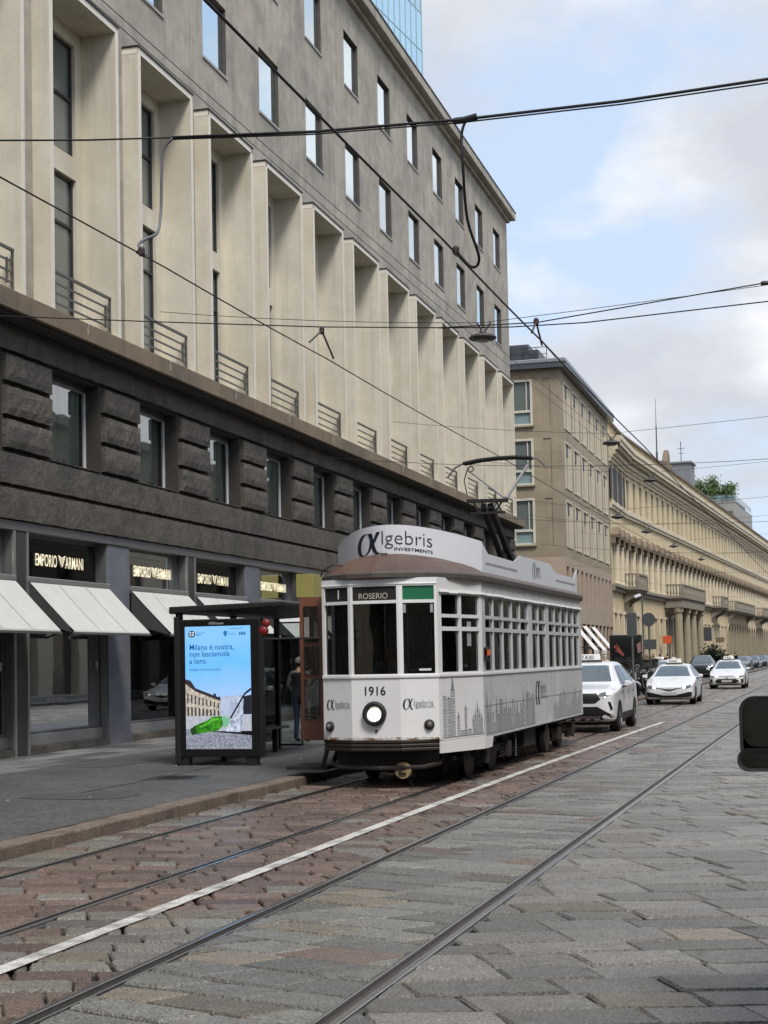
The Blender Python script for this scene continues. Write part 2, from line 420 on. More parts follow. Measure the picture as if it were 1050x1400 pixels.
def seen_size(p):
    cx, cy = sum(a for a, b in p)/len(p), sum(b for a, b in p)/len(p)
    x, y, z = proj((cx, cy, 0))
    if not (-25 < x < 1075 and y < 1425): return 0
    return area(p)/z**3
geo = []
for zone, p, c in STONES:
    p = ccw(p); geo.append((seen_size(p), *stone_geo(p, rg.uniform(-.005, .006), rg.uniform(-.016, .016), rg.uniform(-.016, .016)), c))
geo.sort(key=lambda g: -g[0])
for s_, v, f, c in geo[:300]:
    obj('paving_stone', tint_mesh('paving_stone', [(v, f, c)], m_stone), road)
rest = obj('paving_stones', tint_mesh('paving_stones', [g[1:] for g in geo[300:]], m_stone), road); rest['kind'] = 'stuff'

# grooved tram rails
names_ = ('grooved tram rail running closest to the kerb', 'grooved tram rail between the reddish setts and the white line', 'grooved tram rail between the white line and the diamond setts', 'wide grooved tram rail bordering the open grey setts')
for x, lb in zip(RAILS, names_):
    t = thing('tram_rail', lb, 'rail', (x, 0, 0), 0, 'rails of the two tram tracks')
    wide = 1.25 if x == RAILS[3] else 1.
    inner = 1 if x in (RAILS[0], RAILS[2]) else -1
    mb = MB(); a, b = sorted((-inner*.062*wide, -inner*.022)); mb.box(a, b, -8, 400, -.04, .004); mb.build('rail_head', m_steel, t, bevel=.006)
    mb = MB(); a, b = sorted((inner*.042*wide, inner*.060*wide)); mb.box(a, b, -8, 400, -.04, -.001); mb.build('rail_lip', m_steel, t, bevel=.004)
    mb = MB(); a, b = sorted((-inner*.022, inner*.042*wide)); mb.box(a, b, -8, 400, -.042, -.030); mb.build('rail_groove', m_steel_dk, t)
# mortar bed beside the rails
mb = MB()
for x in RAILS:
    mb.box(x-.12, x-.066, -8, 400, -.044, -.012); mb.box(x+.066, x+.10, -8, 400, -.044, -.014)
mb.build('mortar_bed', mat('rail_mortar', (.085, .08, .076), .8, .3, 6, .4, 60), road)

# painted line, following the stones
mb = MB(); n = 300; prev = None
for i in range(n+1):
    y = 6+(41.5-6)*i/n; x = -4.93+.03*math.sin(y*.3)*.4+max(0, y-24)*.016
    w = .068+rg.uniform(-.004, .004)
    a, b = (x-w, y, .0095), (x+w, y, .0095)
    if prev: mb.poly([prev[0], prev[1], b, a])
    prev = (a, b)
struct(mb.build('lane_line', m_white))

# left pavement with kerb
PZ = PAVE_Z
mb = MB(); mb.poly([(-60, -30, PZ-.004), (KERB_X-.30, -30, PZ-.004), (KERB_X-.30, 420, PZ-.004), (-60, 420, PZ-.004)])
pav = struct(mb.build('pavement', m_asph))
mb = MB(); mb.box(KERB_X-.30, KERB_X-.004, 0, .992, -.2, PZ)
k0 = None
for i in range(4, 110):
    m_ = MB(); dx = random.uniform(-.008, .008); dz = random.uniform(-.006, .004)
    m_.box(-.30+dx, -.004+dx, .004, .992, -.2, dz)
    m_.build('kerb_stone', m_kerb, pav, (KERB_X, i, PZ), 0, bevel=.018)
mb = MB(); mb.box(KERB_X-.30, KERB_X-.004, 110, 420, -.2, PZ); mb.build('kerb', m_kerb, pav)
# stone slabs against the shop fronts
A1 = R(-1.005); B1X = -14.5456
def b1(off, s, z=0.): return Vector((B1X+off*math.cos(A1)+s*math.sin(A1), -off*math.sin(A1)+s*math.cos(A1), z))
rs = random.Random(3)
for r_ in range(4):
    s = 19+rs.uniform(0, .8)
    while s < 47:
        L_ = rs.uniform(.9, 1.7); g = rs.choice((.55, .75, 1., 1.1, 1.25, .48))
        pts = [b1(.02+r_*.52, s), b1(.02+r_*.52, s+L_-.02), b1(.52+r_*.52, s+L_-.02), b1(.52+r_*.52, s)]
        z0 = PZ+.004
        v = [(p.x, p.y, z0) for p in pts]+[(p.x, p.y, PZ-.02) for p in pts]
        obj('paving_slab', tint_mesh('paving_slab', [(v, [(0, 3, 2, 1), (0, 1, 5, 4), (1, 2, 6, 5), (2, 3, 7, 6), (3, 0, 4, 7)], (g, g, g*.99))], m_slab), pav)
        s += L_
# right-hand pavement, out of frame
mb = MB(); mb.box(3.4, 9.6, -30, 420, -.2, PZ); struct(mb.build('pavement_right', m_asph, bevel=.02))
# iron utility cover in a patched square of asphalt
t = thing('utility_cover', 'dark iron utility cover in wet asphalt before the bus shelter', 'manhole cover', tuple(at_z(243, 1063, PZ)), R(8))
mb = MB(); mb.box(-.42, .42, -.42, .42, -.01, .001); mb.build('asphalt_patch', mat('wet_patch', (.035, .034, .033), .35, .3, 4), t)
mb = MB(); mb.box(-.27, .27, -.27, .27, -.01, .004)
for i in range(7): mb.box(-.24, .24, -.24+i*.075, -.205+i*.075, .004, .008)
mb.build('cover_plate', mat('cast_iron', (.05, .047, .045), .5, .3, 8, .3, 60, metal=.7), t)

# seams, repairs and gum on the asphalt
m_seam = mat('asphalt_seam', (.035, .034, .033), .6, .2, 3)
m_patch = mat('asphalt_repair', (.072, .07, .068), .7, .3, 2.5, .5, 90)
mb = MB()
pts = [b1(5.0+.05*math.sin(s*.7), s) for s in range(18, 60)]
for a, b_ in zip(pts, pts[1:]): mb.poly([(a.x, a.y, PZ), (a.x+.035, a.y, PZ), (b_.x+.035, b_.y, PZ), (b_.x, b_.y, PZ)])
mb.build('asphalt_seam', m_seam, pav, fix=False)
for x, y, w_, h in ((-9.6, 18.2, 1.5, .9), (-12.2, 24.5, 1.1, 2.4), (-8.9, 27.5, .8, 1.6)):
    mb = MB(); rr = random.Random(int(y*10)); n = 14
    mb.poly([(x+w_*math.copysign(abs(math.cos(a))**.5, math.cos(a))*rr.uniform(.47, .53), y+h*math.copysign(abs(math.sin(a))**.5, math.sin(a))*rr.uniform(.47, .53), PZ+.001) for a in [2*math.pi*k/n for k in range(n)]]); mb.build('asphalt_repair', m_patch, pav, fix=False)
mb = MB(); rr = random.Random(21)
for i in range(140):
    x, y, r_ = rr.uniform(-13.5, -8.1), rr.uniform(13, 36), rr.uniform(.012, .03); mb.poly([(x+r_*math.cos(k*1.05), y+r_*.9*math.sin(k*1.05), PZ+.0015) for k in range(6)])
q = mb.build('gum_spots', mat('gum', (.15, .145, .14), .7, .2, 5), pav, fix=False); q['kind'] = 'stuff'
mb = MB()
for i in range(16):
    x, y, r_ = rr.uniform(-12.5, -7.9), rr.uniform(13, 30), rr.uniform(.015, .03); a = rr.uniform(0, 3); mb.prism([(x+r_*math.cos(a+k), y+r_*math.sin(a+k), PZ+.002) for k in (0, 1.3, 2.8, 4.4)], (0, 0, .006))
q = mb.build('litter', mat('paper_litter', (.5, .48, .44), .8, .2, 5), pav); q['kind'] = 'stuff'
# ================================================================== near building with shops (local x = out to the street, y = along it)
m_conc = mat('grey_stone_facing', (.385, .35, .295), .85, .26, 2.2, .4, 26, streak=.45, blotch=(.275, .25, .215), panels=(2.09, 1.25, .09, .84))
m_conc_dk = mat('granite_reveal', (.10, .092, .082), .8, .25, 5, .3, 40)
m_lime = mat('cream_limestone', (.655, .61, .505), .7, .13, 1.3, .12, 40, streak=.40, blotch=(.57, .515, .40), panels=(1.05, 2.2, .035, .94))
m_lime_lit = mat('cream_limestone_lit', (.74, .69, .59), .7, .06, 1.5)  # bay stone made paler where the front edges catch the light
m_ledge = mat('stained_ledge', (.22, .165, .11), .85, .22, 1.6, .3, 40, streak=.5, blotch=(.14, .112, .085))
m_rust = mat('dark_rustic_stone', (.105, .092, .077), .85, .42, 3.5, 1., 22, streak=.3, blotch=(.058, .052, .045), grain=.5)
m_rustwall = mat('dark_stone_wall', (.045, .040, .036), .9, .2, 2, .4, 30)
m_blue = mat('blue_grey_stone', (.155, .165, .19), .6, .22, 1.6, .2, 40, blotch=(.11, .115, .13))
m_alu = mat('shopfront_metal', (.20, .20, .20), .42, .10, 3, 0, 30, metal=.6, spec=.5)
m_alu_lt = mat('satin_metal_trim', (.42, .42, .41), .35, .08, 3, metal=.7)
m_brown = mat('bronze_mullion', (.085, .078, .07), .45, .1, 3, metal=.5)
m_sill = mat('window_sill_stone', (.36, .35, .33), .7, .1, 3)
m_awn = mat('awning_canvas', (.57, .56, .525), .85, .07, 2.5, .15, 160, streak=.12)
m_awn_u = mat('awning_dark', (.05, .05, .05), .8, .1, 3)
m_wframe = mat('white_window_frame', (.70, .71, .72), .5, .05, 3)
m_dkframe = mat('dark_window_frame', (.028, .028, .030), .5, .1, 3)
m_rail = mat('railing_steel', (.10, .098, .092), .55, .2, 6)
m_curt = mat('curtain', (.72, .75, .70), .9, .06, 2)
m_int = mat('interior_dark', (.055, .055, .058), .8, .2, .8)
m_gold = mat('lit_letters', (.8, .72, .5), .4, .0, emit=(1., .88, .62), estr=.62)
g_sky = mat('coated_glass', (.70, .80, .84), .03, .0, metal=1.)
g_bay = mat('bay_glass', (.13, .155, .148), .05, .06, .8, spec=.9, coat=.6)
g_shop = glass('shop_glass', (.55, .60, .62), .0, .01, .55, (.8, .85, .9), .012)
g_mezz = glass('mezzanine_glass', (.80, .92, .88), .20, .02, .96, (1, 1, 1), .03)
g_sign = glass('sign_glass', (.5, .5, .5), .02, .01, .30, (.8, .82, .85), .01)

BL = thing('shop_building', 'tall grey stone building with cream window bays above dark rusticated shop floors', 'building', tuple(b1(0, 0)), -A1)
S0, S1 = 17.0, 77.1
P = 4.18
# upper wall
bays = [30.97+P*k for k in range(-3, 11)]
BW = 3.15
upA = [48.38+P*k for k in range(-7, 7)]
holes = [(s, s+1.66, 21.16, 23.03, .26) for s in upA]+[(s-.04, s+1.62, 17.37, 19.2, .26) for s in upA]+[(s+.05, s+BW-.05, 8.84, 15.53, .02) for s in bays]
mb = MB(); mb.wall((0, 0, 0), (0, 1, 0), (1, 0, 0), (S0, S1), (8.5, 24.2), holes, .26)
mb.poly([(0, S1, 0), (-16, S1, 0), (-16, S1, 24.2), (0, S1, 24.2)]); mb.poly([(0, S0, 0), (-16, S0, 0), (-16, S0, 24.2), (0, S0, 24.2)])
mb.poly([(-16, S0, 0), (-16, S1, 0), (-16, S1, 24.2), (-16, S0, 24.2)])
mb.build('upper_wall', m_conc, BL, fix=False)
# faint facing panels, a few proud by millimetres
mb = MB(); rp = random.Random(5)
# cornice and roof
mb = MB(); mb.box(-16, .16, S0, S1+.16, 24.2, 24.36); mb.box(-16, .42, S0, S1+.40, 24.36, 24.74); mb.build('cornice', m_conc, BL, bevel=.03)
mb = MB(); mb.box(-16, .45, S0, S1+.43, 24.742, 24.79); mb.build('roof_flashing', m_rail, BL)
# upper windows
mb = MB(); mb.box(-.10, .035, -.03, 1.69, -.07, -.001); w0 = None
fr = MB(); fr.box(-.125, -.108, 0, .04, 0, 1.87); fr.box(-.125, -.108, 1.62, 1.66, 0, 1.87); fr.box(-.125, -.108, .04, 1.62, 0, .04); fr.box(-.125, -.108, .04, 1.62, 1.83, 1.87)
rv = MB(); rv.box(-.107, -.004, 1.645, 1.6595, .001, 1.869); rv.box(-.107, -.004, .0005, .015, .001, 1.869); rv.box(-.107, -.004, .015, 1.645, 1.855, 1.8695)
pn = MB(); pn.poly([(-.115, .04, .04), (-.115, 1.62, .04), (-.115, 1.62, 1.83), (-.115, .04, 1.83)])
lin = MB(); lin.box(-.255, -.0, .003, .04, .003, 1.86); 
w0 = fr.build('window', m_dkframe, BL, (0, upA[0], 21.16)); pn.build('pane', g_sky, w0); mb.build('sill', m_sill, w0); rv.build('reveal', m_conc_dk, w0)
for i, s in enumerate(upA):
    if i: inst(w0, BL, (0, s, 21.16))
    inst(w0, BL, (0, s-.04, 17.35))
# cream bays
mb = MB(); F = .38; BK = -.43; T = .13
mb.box(BK, F, 0, T, 8.84, 15.52); mb.box(BK, F, BW-T, BW, 8.84, 15.52)
mb.poly([(BK, T, 15.515), (F, T, 15.515), (F, BW-T, 15.515), (BK, BW-T, 15.515)])
mb.poly([(BK, T, 8.845), (F, T, 8.845), (F, BW-T, 8.845), (BK, BW-T, 8.845)])
mb.wall((BK, 0, 0), (0, 1, 0), (1, 0, 0), (T, BW-T), (8.845, 15.515), [(T+.30, BW-T-.30, 12.73, 15.2), (T+.30, BW-T-.30, 8.9, 12.25)], .13)
bay0 = mb.build('window_bay', m_lime, BL, (0, bays[0], 0))
tr = MB()
tr.box(F, F+.012, -.005, T+.01, 8.84, 15.665); tr.box(F, F+.012, BW-T-.01, BW+.005, 8.84, 15.665); tr.box(BK+.1, F+.012, -.005, BW+.005, 15.522, 15.66)
tr.build('bay_frame', m_lime_lit, bay0)
fl = MB(); fl.box(-.0, F+.04, -.03, BW+.03, 15.668, 15.70); fl.build('flashing', m_dkframe, bay0)
def bay_window(z0, z1, tz):
    a, b = T+.30, BW-T-.30; x = BK-.13
    f_ = MB()
    for y0, y1 in ((a, a+.07), (b-.07, b), ((a+b)/2-.035, (a+b)/2+.035)): f_.box(x-.03, x+.05, y0, y1, z0, z1)
    for c0, c1 in ((z0, z0+.07), (z1-.06, z1), (tz-.03, tz+.03)): f_.box(x-.028, x+.048, a+.07, b-.07, c0, c1)
    o_ = f_.build('window', m_dkframe, bay0)
    p_ = MB(); p_.poly([(x, a, z0), (x, b, z0), (x, b, z1), (x, a, z1)]); p_.build('pane', g_bay, o_)
bay_window(12.73, 15.2, 14.0); bay_window(8.9, 12.25, 11.2)
rl = MB(); rl.box(.20, .24, T+.05, T+.09, 8.85, 9.66); rl.box(.20, .24, BW-T-.09, BW-T-.05, 8.85, 9.66); rl.box(.19, .25, T+.05, BW-T-.05, 9.66, 9.71)
rl.box(.20, .24, T+.32, T+.355, 9.02, 9.50)
rl.box(.20, .24, BW-T-.30, BW-T-.265, 9.02, 9.50)
rail0 = rl.build('balcony_railing', m_rail, BL, (0, bays[0], 0))
for z in (9.06, 9.26, 9.46):
    b_ = MB(); b_.box(.205, .235, T+.09, BW-T-.09, z-.018, z+.018); b_.build('bar', m_rail, rail0)
for s in bays[1:]:
    inst(bay0, BL, (0, s, 0)); inst(rail0, BL, (0, s, 0))
# ledge
for i in range(15):
    a = S0+i*4.04; b_ = min(a+4.03, S1+.55)
    mb = MB(); mb.box(-.05, .50, a, b_, 8.43, 8.80); mb.box(-.05, .42, a, b_, 8.802, 8.836); mb.build('ledge_block', m_ledge, BL, bevel=.012)
mb = MB(); mb.box(.0, .40, S0, S1+.4, 8.36, 8.428); mb.build('soffit_shade', m_rustwall, BL)  # dark colour stands in for the shadow under the ledge
sp = MB(); sp.box(.501, .515, 0, .035, -.10, .04); sp.tube([(.51, .018, .04), (.53, .018, .09), (.50, .018, .13)], .012, 6)
sp0 = None
for k in range(-3, 11):
    if sp0 is None: sp0 = sp.build('ledge_bracket', m_sill, BL, (0, 28.1+P*k, 8.66))
    else: inst(sp0, BL, (0, 28.1+P*k, 8.66))
# mezzanine wall, windows, rustic blocks
mz = [27.48+P*k for k in range(-2, 12)]
mb = MB(); mb.wall((-.03, 0, 0), (0, 1, 0), (1, 0, 0), (S0, S1), (4.55, 8.5), [(s, s+2.17, 5.93, 7.78, .36) for s in mz], .36); mb.build('mezzanine_wall', m_rustwall, BL, fix=False)
def mezz_window():
    x = -.36; f_ = MB()
    f_.box(x-.04, x+.03, 0, .06, .0, 1.85); f_.box(x-.04, x+.03, 2.11, 2.17, 0, 1.85); f_.box(x-.04, x+.045, .06, 2.11, 0, .09); f_.box(x-.038, x+.028, .06, 2.11, 1.70, 1.85)
    o_ = f_.build('window', m_wframe, BL, (0, mz[0], 5.93))
    p_ = MB(); p_.poly([(x, .06, .09), (x, 2.11, .09), (x, 2.11, 1.70), (x, .06, 1.70)]); p_.build('pane', g_mezz, o_)
    s_ = MB(); s_.box(-.34, .0, .0, 2.17, .0, .02); s_.build('sill', m_rust, o_)
    h_ = MB(); h_.box(x-.2, x+.06, .06, 2.11, 1.72, 1.849); h_.build('blind_box', m_alu, o_)
    return o_
w1 = mezz_window()
for s in mz[1:]: inst(w1, BL, (0, s, 5.93))
rc = random.Random(9)
for s in mz:
    mb = MB(); n_ = 22; w_ = rc.uniform(1.75, 2.03); x = -.43; y0 = .07
    for j in range(n_):
        a, b_ = y0+w_*j/n_, y0+w_*(j+1)/n_
        mb.poly([(x+.04*(j % 2), s+a, 6.02+rc.uniform(0, .12)), (x+.04*((j+1) % 2), s+b_, 6.02+rc.uniform(0, .12)), (x+.04*((j+1) % 2), s+b_, 7.7), (x+.04*(j % 2), s+a, 7.7)])
    mb.build('curtain', m_curt, BL, smooth=True)
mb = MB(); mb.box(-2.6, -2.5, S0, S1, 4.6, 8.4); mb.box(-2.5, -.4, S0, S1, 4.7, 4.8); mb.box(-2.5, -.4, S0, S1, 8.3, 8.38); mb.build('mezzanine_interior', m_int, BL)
def rough_block(y0, y1, z0, z1, d, name='stone_block', amp=.018, seed=0, rim_=.03):
    """hewn block: subdivided front with uneven relief, chamfered rim"""
    rr = random.Random(seed); mb = MB(); ny = max(4, int((y1-y0)/.13)); nz = max(4, int((z1-z0)/.11))
    g = {}
    for i in range(ny+1):
        for j in range(nz+1):
            e = i in (0, ny) or j in (0, nz)
            x = d-rim_ if e else d+rr.uniform(-amp, amp)
            jy, jz = (0, 0) if not e else (rr.uniform(-.008, .008), rr.uniform(-.008, .008))
            g[i, j] = len(mb.v); mb.v.append((x, y0+(y1-y0)*i/ny+jy, z0+(z1-z0)*j/nz+jz))
    for i in range(ny):
        for j in range(nz): mb.f.append((g[i, j], g[i+1, j], g[i+1, j+1], g[i, j+1])); mb.m.append(0)
    rim = [g[i, 0] for i in range(ny+1)]+[g[ny, j] for j in range(1, nz+1)]+[g[i, nz] for i in range(ny-1, -1, -1)]+[g[0, j] for j in range(nz-1, 0, -1)]
    bk = []
    for q in rim: bk.append(len(mb.v)); v = mb.v[q]; mb.v.append((-.06, v[1], v[2]))
    for i in range(len(rim)): k = (i+1) % len(rim); mb.f.append((rim[k], rim[i], bk[i], bk[k])); mb.m.append(0)
    return mb.build(name, m_rust, BL, fix=False)
sd = 0
for k, s in enumerate(mz):
    for z0, z1 in ((5.97, 6.50), (6.60, 7.14), (7.24, 7.74)):
        sd += 1
        if s+2.27 < S1-.3: rough_block(s+2.27, min(s+P-.09, S1), z0, z1, .10, amp=.011, seed=sd)
for z0, z1, d, L0 in ((5.29, 5.87, .05, 1.55), (4.62, 5.20, .09, 1.25), (7.84, 8.34, .06, 1.75)):
    s = S0+.3*L0
    while s < S1:
        L_ = L0*rc.uniform(.8, 1.2); sd += 1
        e = min(s+L_-.012, S1)
        if e-s > .2: rough_block(s, e, z0, z1, d, 'stone_block', .006, sd, .007)
        s += L_
# shop floor
cols_ = [29.95+8.36*k for k in range(-1, 6)]
mb = MB(); mb.box(-.30, .03, S0, S1, 4.42, 4.60); mb.build('fascia', m_alu, BL, bevel=.008)
mb = MB(); mb.box(-.45, .0, 0, 1.10, 0, 4.42); c0 = mb.build('column', m_blue, BL, (0, cols_[0], 0), bevel=.01)
pl = MB(); pl.box(-.45, .03, -.015, 1.115, 0, .34); pl.build('plinth', m_blue, c0)
mb = MB(); mb.box(-.28, -.02, 0, .52, 0, 4.42); mb.box(-.02, .01, .08, .44, 0, 4.42); c1_ = mb.build('mullion', m_brown, BL, (0, cols_[0]+4.33, 0), bevel=.006)
tr = MB(); tr.box(-.02, .02, -.03, .05, .12, 4.42); tr.box(-.02, .02, .47, .55, .12, 4.42); tr.build('trim', m_alu_lt, c1_)
opens = []
for k, c in enumerate(cols_):
    if k: inst(c0, BL, (0, c, 0)); inst(c1_, BL, (0, c+4.33, 0))
    opens += [(c+1.10, c+4.33), (c+4.85, c+8.36)]
opens = [(a, min(b_, S1-.6)) for a, b_ in opens if a < S1-2]
mb = MB(); mb.box(-.45, .0, S1-.6, S1, 0, 4.42); mb.build('end_pier', m_blue, BL)
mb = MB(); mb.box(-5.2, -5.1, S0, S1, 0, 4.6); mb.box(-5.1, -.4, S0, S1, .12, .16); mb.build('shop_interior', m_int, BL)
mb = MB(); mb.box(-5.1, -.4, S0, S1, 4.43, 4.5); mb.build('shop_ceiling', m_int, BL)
for i, (a, b_) in enumerate(opens):
    x = -.25
    f_ = MB()
    f_.box(x-.06, x+.05, a, a+.07, .5, 4.42); f_.box(x-.06, x+.05, b_-.07, b_, .5, 4.42); f_.box(x-.06, x+.05, a+.07, b_-.07, 4.36, 4.42)
    f_.box(x-.06, x+.06, a+.07, b_-.07, 3.42, 3.54); f_.box(x-.055, x+.045, a+.07, b_-.07, .5, .56)
    f_.box(x+.05, -.03, a, a+.02, .28, 4.42); f_.box(x+.05, -.03, b_-.02, b_, .28, 4.42)
    w = f_.build('shop_window', m_alu, BL, bevel=.006)
    q_ = MB(); q_.poly([(x, a+.07, .56), (x, b_-.07, .56), (x, b_-.07, 3.42), (x, a+.07, 3.42)]); q_.build('pane', g_shop, w)
    q_ = MB(); q_.poly([(x, a+.07, 3.54), (x, b_-.07, 3.54), (x, b_-.07, 4.36), (x, a+.07, 4.36)]); q_.build('sign_pane', g_sign, w)
    q_ = MB(); q_.box(x-.06, x+.10, a, b_, .27, .498); q_.build('base_rail', m_alu_lt, w, bevel=.006)
    q_ = MB(); q_.box(-.3, .01, a, b_, .0, .268); q_.build('plinth', m_rust, w)
    q_ = MB(); q_.box(x+.04, x+.075, b_-.20, b_-.165, 1.75, 1.92); q_.build('handle', m_wframe, w)
    if a < 46:
        t0 = a+.75
        text_obj('letters', 'EMPORIO', m_gold, w, (x+.012, t0, 3.83), (0, 1, 0), (0, 0, 1), .345, .62, .004, bold=.006)
        text_obj('letters', 'ARMANI', m_gold, w, (x+.012, t0+1.28, 3.83), (0, 1, 0), (0, 0, 1), .345, .63, .004, bold=.006)
        e_ = MB()
        for j in range(5):
            z = 4.06-j*.044; wl = .155-j*.026
            for sg in (-1, 1): e_.poly([(x+.016, t0+1.13+sg*.012, z-.045), (x+.016, t0+1.13+sg*wl, z), (x+.016, t0+1.13+sg*wl, z+.026), (x+.016, t0+1.13+sg*.012, z-.019)])
        e_.build('emblem', m_gold, w, fix=False)
        text_obj('small_letters', 'EMPORIO ARMANI', mat('vinyl_letters', (.55, .55, .52), .6, 0), w, (x+.012, a+1.15, 1.12), (0, 1, 0), (0, 0, 1), .12, .8, .003)
    if a < 52:
        y0, y1 = a+.02, b_-.02
        A = MB(); na, nb = 12, 6
        def cl_(i, j):
            u_, v_ = i/na, j/nb; sg_ = .012*math.sin(math.pi*v_)*(.6+.4*math.sin(math.pi*u_))+.002*math.sin(u_*9+k_*2)*math.sin(math.pi*v_)
            return (.03+.94*v_-sg_*.7, y0+(y1-y0)*u_, 3.47-.97*v_-sg_)
        k_ = a
        for i_ in range(na):
            for j_ in range(nb): A.poly([cl_(i_, j_), cl_(i_, j_+1), cl_(i_+1, j_+1), cl_(i_+1, j_)])
        A.poly([(.97, y0, 2.50), (.985, y0, 2.43), (.985, y1, 2.43), (.97, y1, 2.50)])
        aw = A.build('awning', m_awn, BL); md = aw.modifiers.new('th', 'SOLIDIFY'); md.thickness = .006
        for f_s in (.33, .67):
            sm_ = MB(); i0_ = f_s*na
            for j_ in range(nb):
                p_a, p_b = cl_(i0_, j_), cl_(i0_, j_+1); sm_.poly([(p_a[0]+.009, p_a[1]-.012, p_a[2]+.009), (p_b[0]+.009, p_b[1]-.012, p_b[2]+.009), (p_b[0]+.009, p_b[1]+.012, p_b[2]+.009), (p_a[0]+.009, p_a[1]+.012, p_a[2]+.009)])
            sm_.build('seam', m_awn, aw, fix=False)
        for n_ in (y0, y1): pass
        U = MB(); U.box(-.03, .06, y0-.02, y1+.02, 3.46, 3.56); U.build('awning_box', m_alu_lt, aw, bevel=.01)
        U = MB(); U.box(.95, .995, y0-.03, y1+.03, 2.425, 2.47); U.build('front_bar', m_alu, aw)
        for yy in (y0+.10, y1-.10):
            U = MB(); U.bar((.0, yy, 2.72), (.93, yy, 2.43), .035); U.bar((.0, yy, 2.60), (.0, yy, 3.4), .05); U.build('arm', m_awn_u, aw)
        U = MB()
        for yy in (y0, ):
            U.poly([(.02, yy+.012, 3.44), (.95, yy+.012, 2.46), (.02, yy+.012, 2.70)])
        U.build('underside_dark', m_awn_u, aw, fix=False)  # dark triangle for the underside at the near end
# lamps and figures in the display windows
for j in range(3):
    mb = MB(); mb.lathe([(.0, 0), (.045, .005), (.04, .05)], 12, (-.55, 29.0, 1.95+j*.30), 'X'); mb.build('display_lamp', glow('display_lamp', (1, .97, .9), 2.2), BL)
mb = MB(); mb.box(.02, .55, 42.4, 45.6, 3.68, 4.36); mb.build('olive_sign_box', mat('olive_sign', (.28, .25, .075), .55, .1, 2), BL, bevel=.015)

# ------------------------------------------------------------------ glass tower far behind its roof
def xdir(px, Y): return at_y(px, 500, Y).x
TA = R(6)
TW = thing('glass_tower', 'pale blue glass curtain wall tower rising behind the grey cornice', 'building', (at_y(577, 60, 150).x, 150, 0), -TA)
g_tw = mat('tower_glass', (.66, .86, .90), .06, .05, .3, metal=.9)
mb = MB(); mb.box(-22, -.12, -40, -.1, 0, 84); mb.build('core', g_tw, TW)
pn = MB(); pn.box(-.10, -.04, .03, 1.47, .03, 3.97); p0_ = None
for i in range(12):
    for j in range(9, 17):
        if p0_ is None: p0_ = pn.build('glass_panel', g_tw, TW, (0, -1.5*(i+1), 4.*j))
        else: inst(p0_, TW, (0, -1.5*(i+1), 4.*j))
mb = MB()
for i in range(13): mb.box(-.12, .03, -1.5*i-.025, -1.5*i+.025, 30, 84)
for j in range(8, 21): mb.box(-.12, -.0, -18, 0, 4.*j-.035, 4.*j+.035)
mb.build('mullions', mat('tower_mullion', (.42, .55, .58), .4, .05, metal=.6), TW)
# ================================================================== second building (same frontage line), s 93.4 .. 116.5
m_tan = mat('tan_stone', (.315, .26, .18), .8, .14, 1.2, .2, 30, streak=.25, blotch=(.25, .208, .15), panels=(1.6, .85, .07, .85))
m_tan2 = mat('pink_stone', (.40, .31, .235), .75, .08, .8, .1, 30)
m_tanlt = mat('light_tan_frame', (.52, .46, .35), .7, .06, 1.)
m_zinc = mat('zinc_roof', (.09, .095, .105), .45, .1, 1, metal=.4)
m_zinclt = mat('zinc_edge', (.30, .32, .35), .4, .05, 1, metal=.5)
m_spand = mat('spandrel_glass', (.22, .30, .31), .2, .05, 1)
m_roll = mat('dark_blind', (.06, .06, .065), .6, .1, 2)
m_trim = mat('window_trim', (.58, .55, .46), .6, .05, 1)
BT = thing('corner_building', 'brown stone corner building with tall slit windows and zinc roof edge', 'building', tuple(b1(0, 0)), -A1)
s0, s1 = 93.4, 116.6
wb = [94.8, 98.45, 102.05, 105.55, 109.2, 112.85]
rows_ = [(16.0, 19.0), (12.25, 15.25), (8.55, 11.55)]
holes = [(s, s+2.75, a, b_, .16) for s in wb for a, b_ in rows_]
mb = MB(); mb.wall((0, 0, 0), (0, 1, 0), (1, 0, 0), (s0, s1), (7.9, 19.55), holes, .16)
ew_h = [(1.70, 3.05, a+.0, b_+.0, .14) for a, b_ in ((16.1, 18.95), (12.35, 15.25), (8.70, 11.55))]+[(.60, 1.08, a, b_, .05) for a, b_ in rows_]
mb.wall((0, s0, 0), (-1, 0, 0), (0, -1, 0), (0, 15), (7.9, 19.55), ew_h, .1)
mb.poly([(0, s1, 0), (-15, s1, 0), (-15, s1, 19.5), (0, s1, 19.5)])
mb.build('wall', m_tan, BT, fix=False)
mb = MB()
mb.poly([(-.16, s0+.2, 8), (-.16, s1-.2, 8), (-.16, s1-.2, 19.3), (-.16, s0+.2, 19.3)])
for a, b_, c, d, dd in ew_h[3:]: mb.poly([(-a, s0+.05, c), (-b_, s0+.05, c), (-b_, s0+.05, d), (-a, s0+.05, d)])
mb.build('recess_wall', m_tan, BT, fix=False)
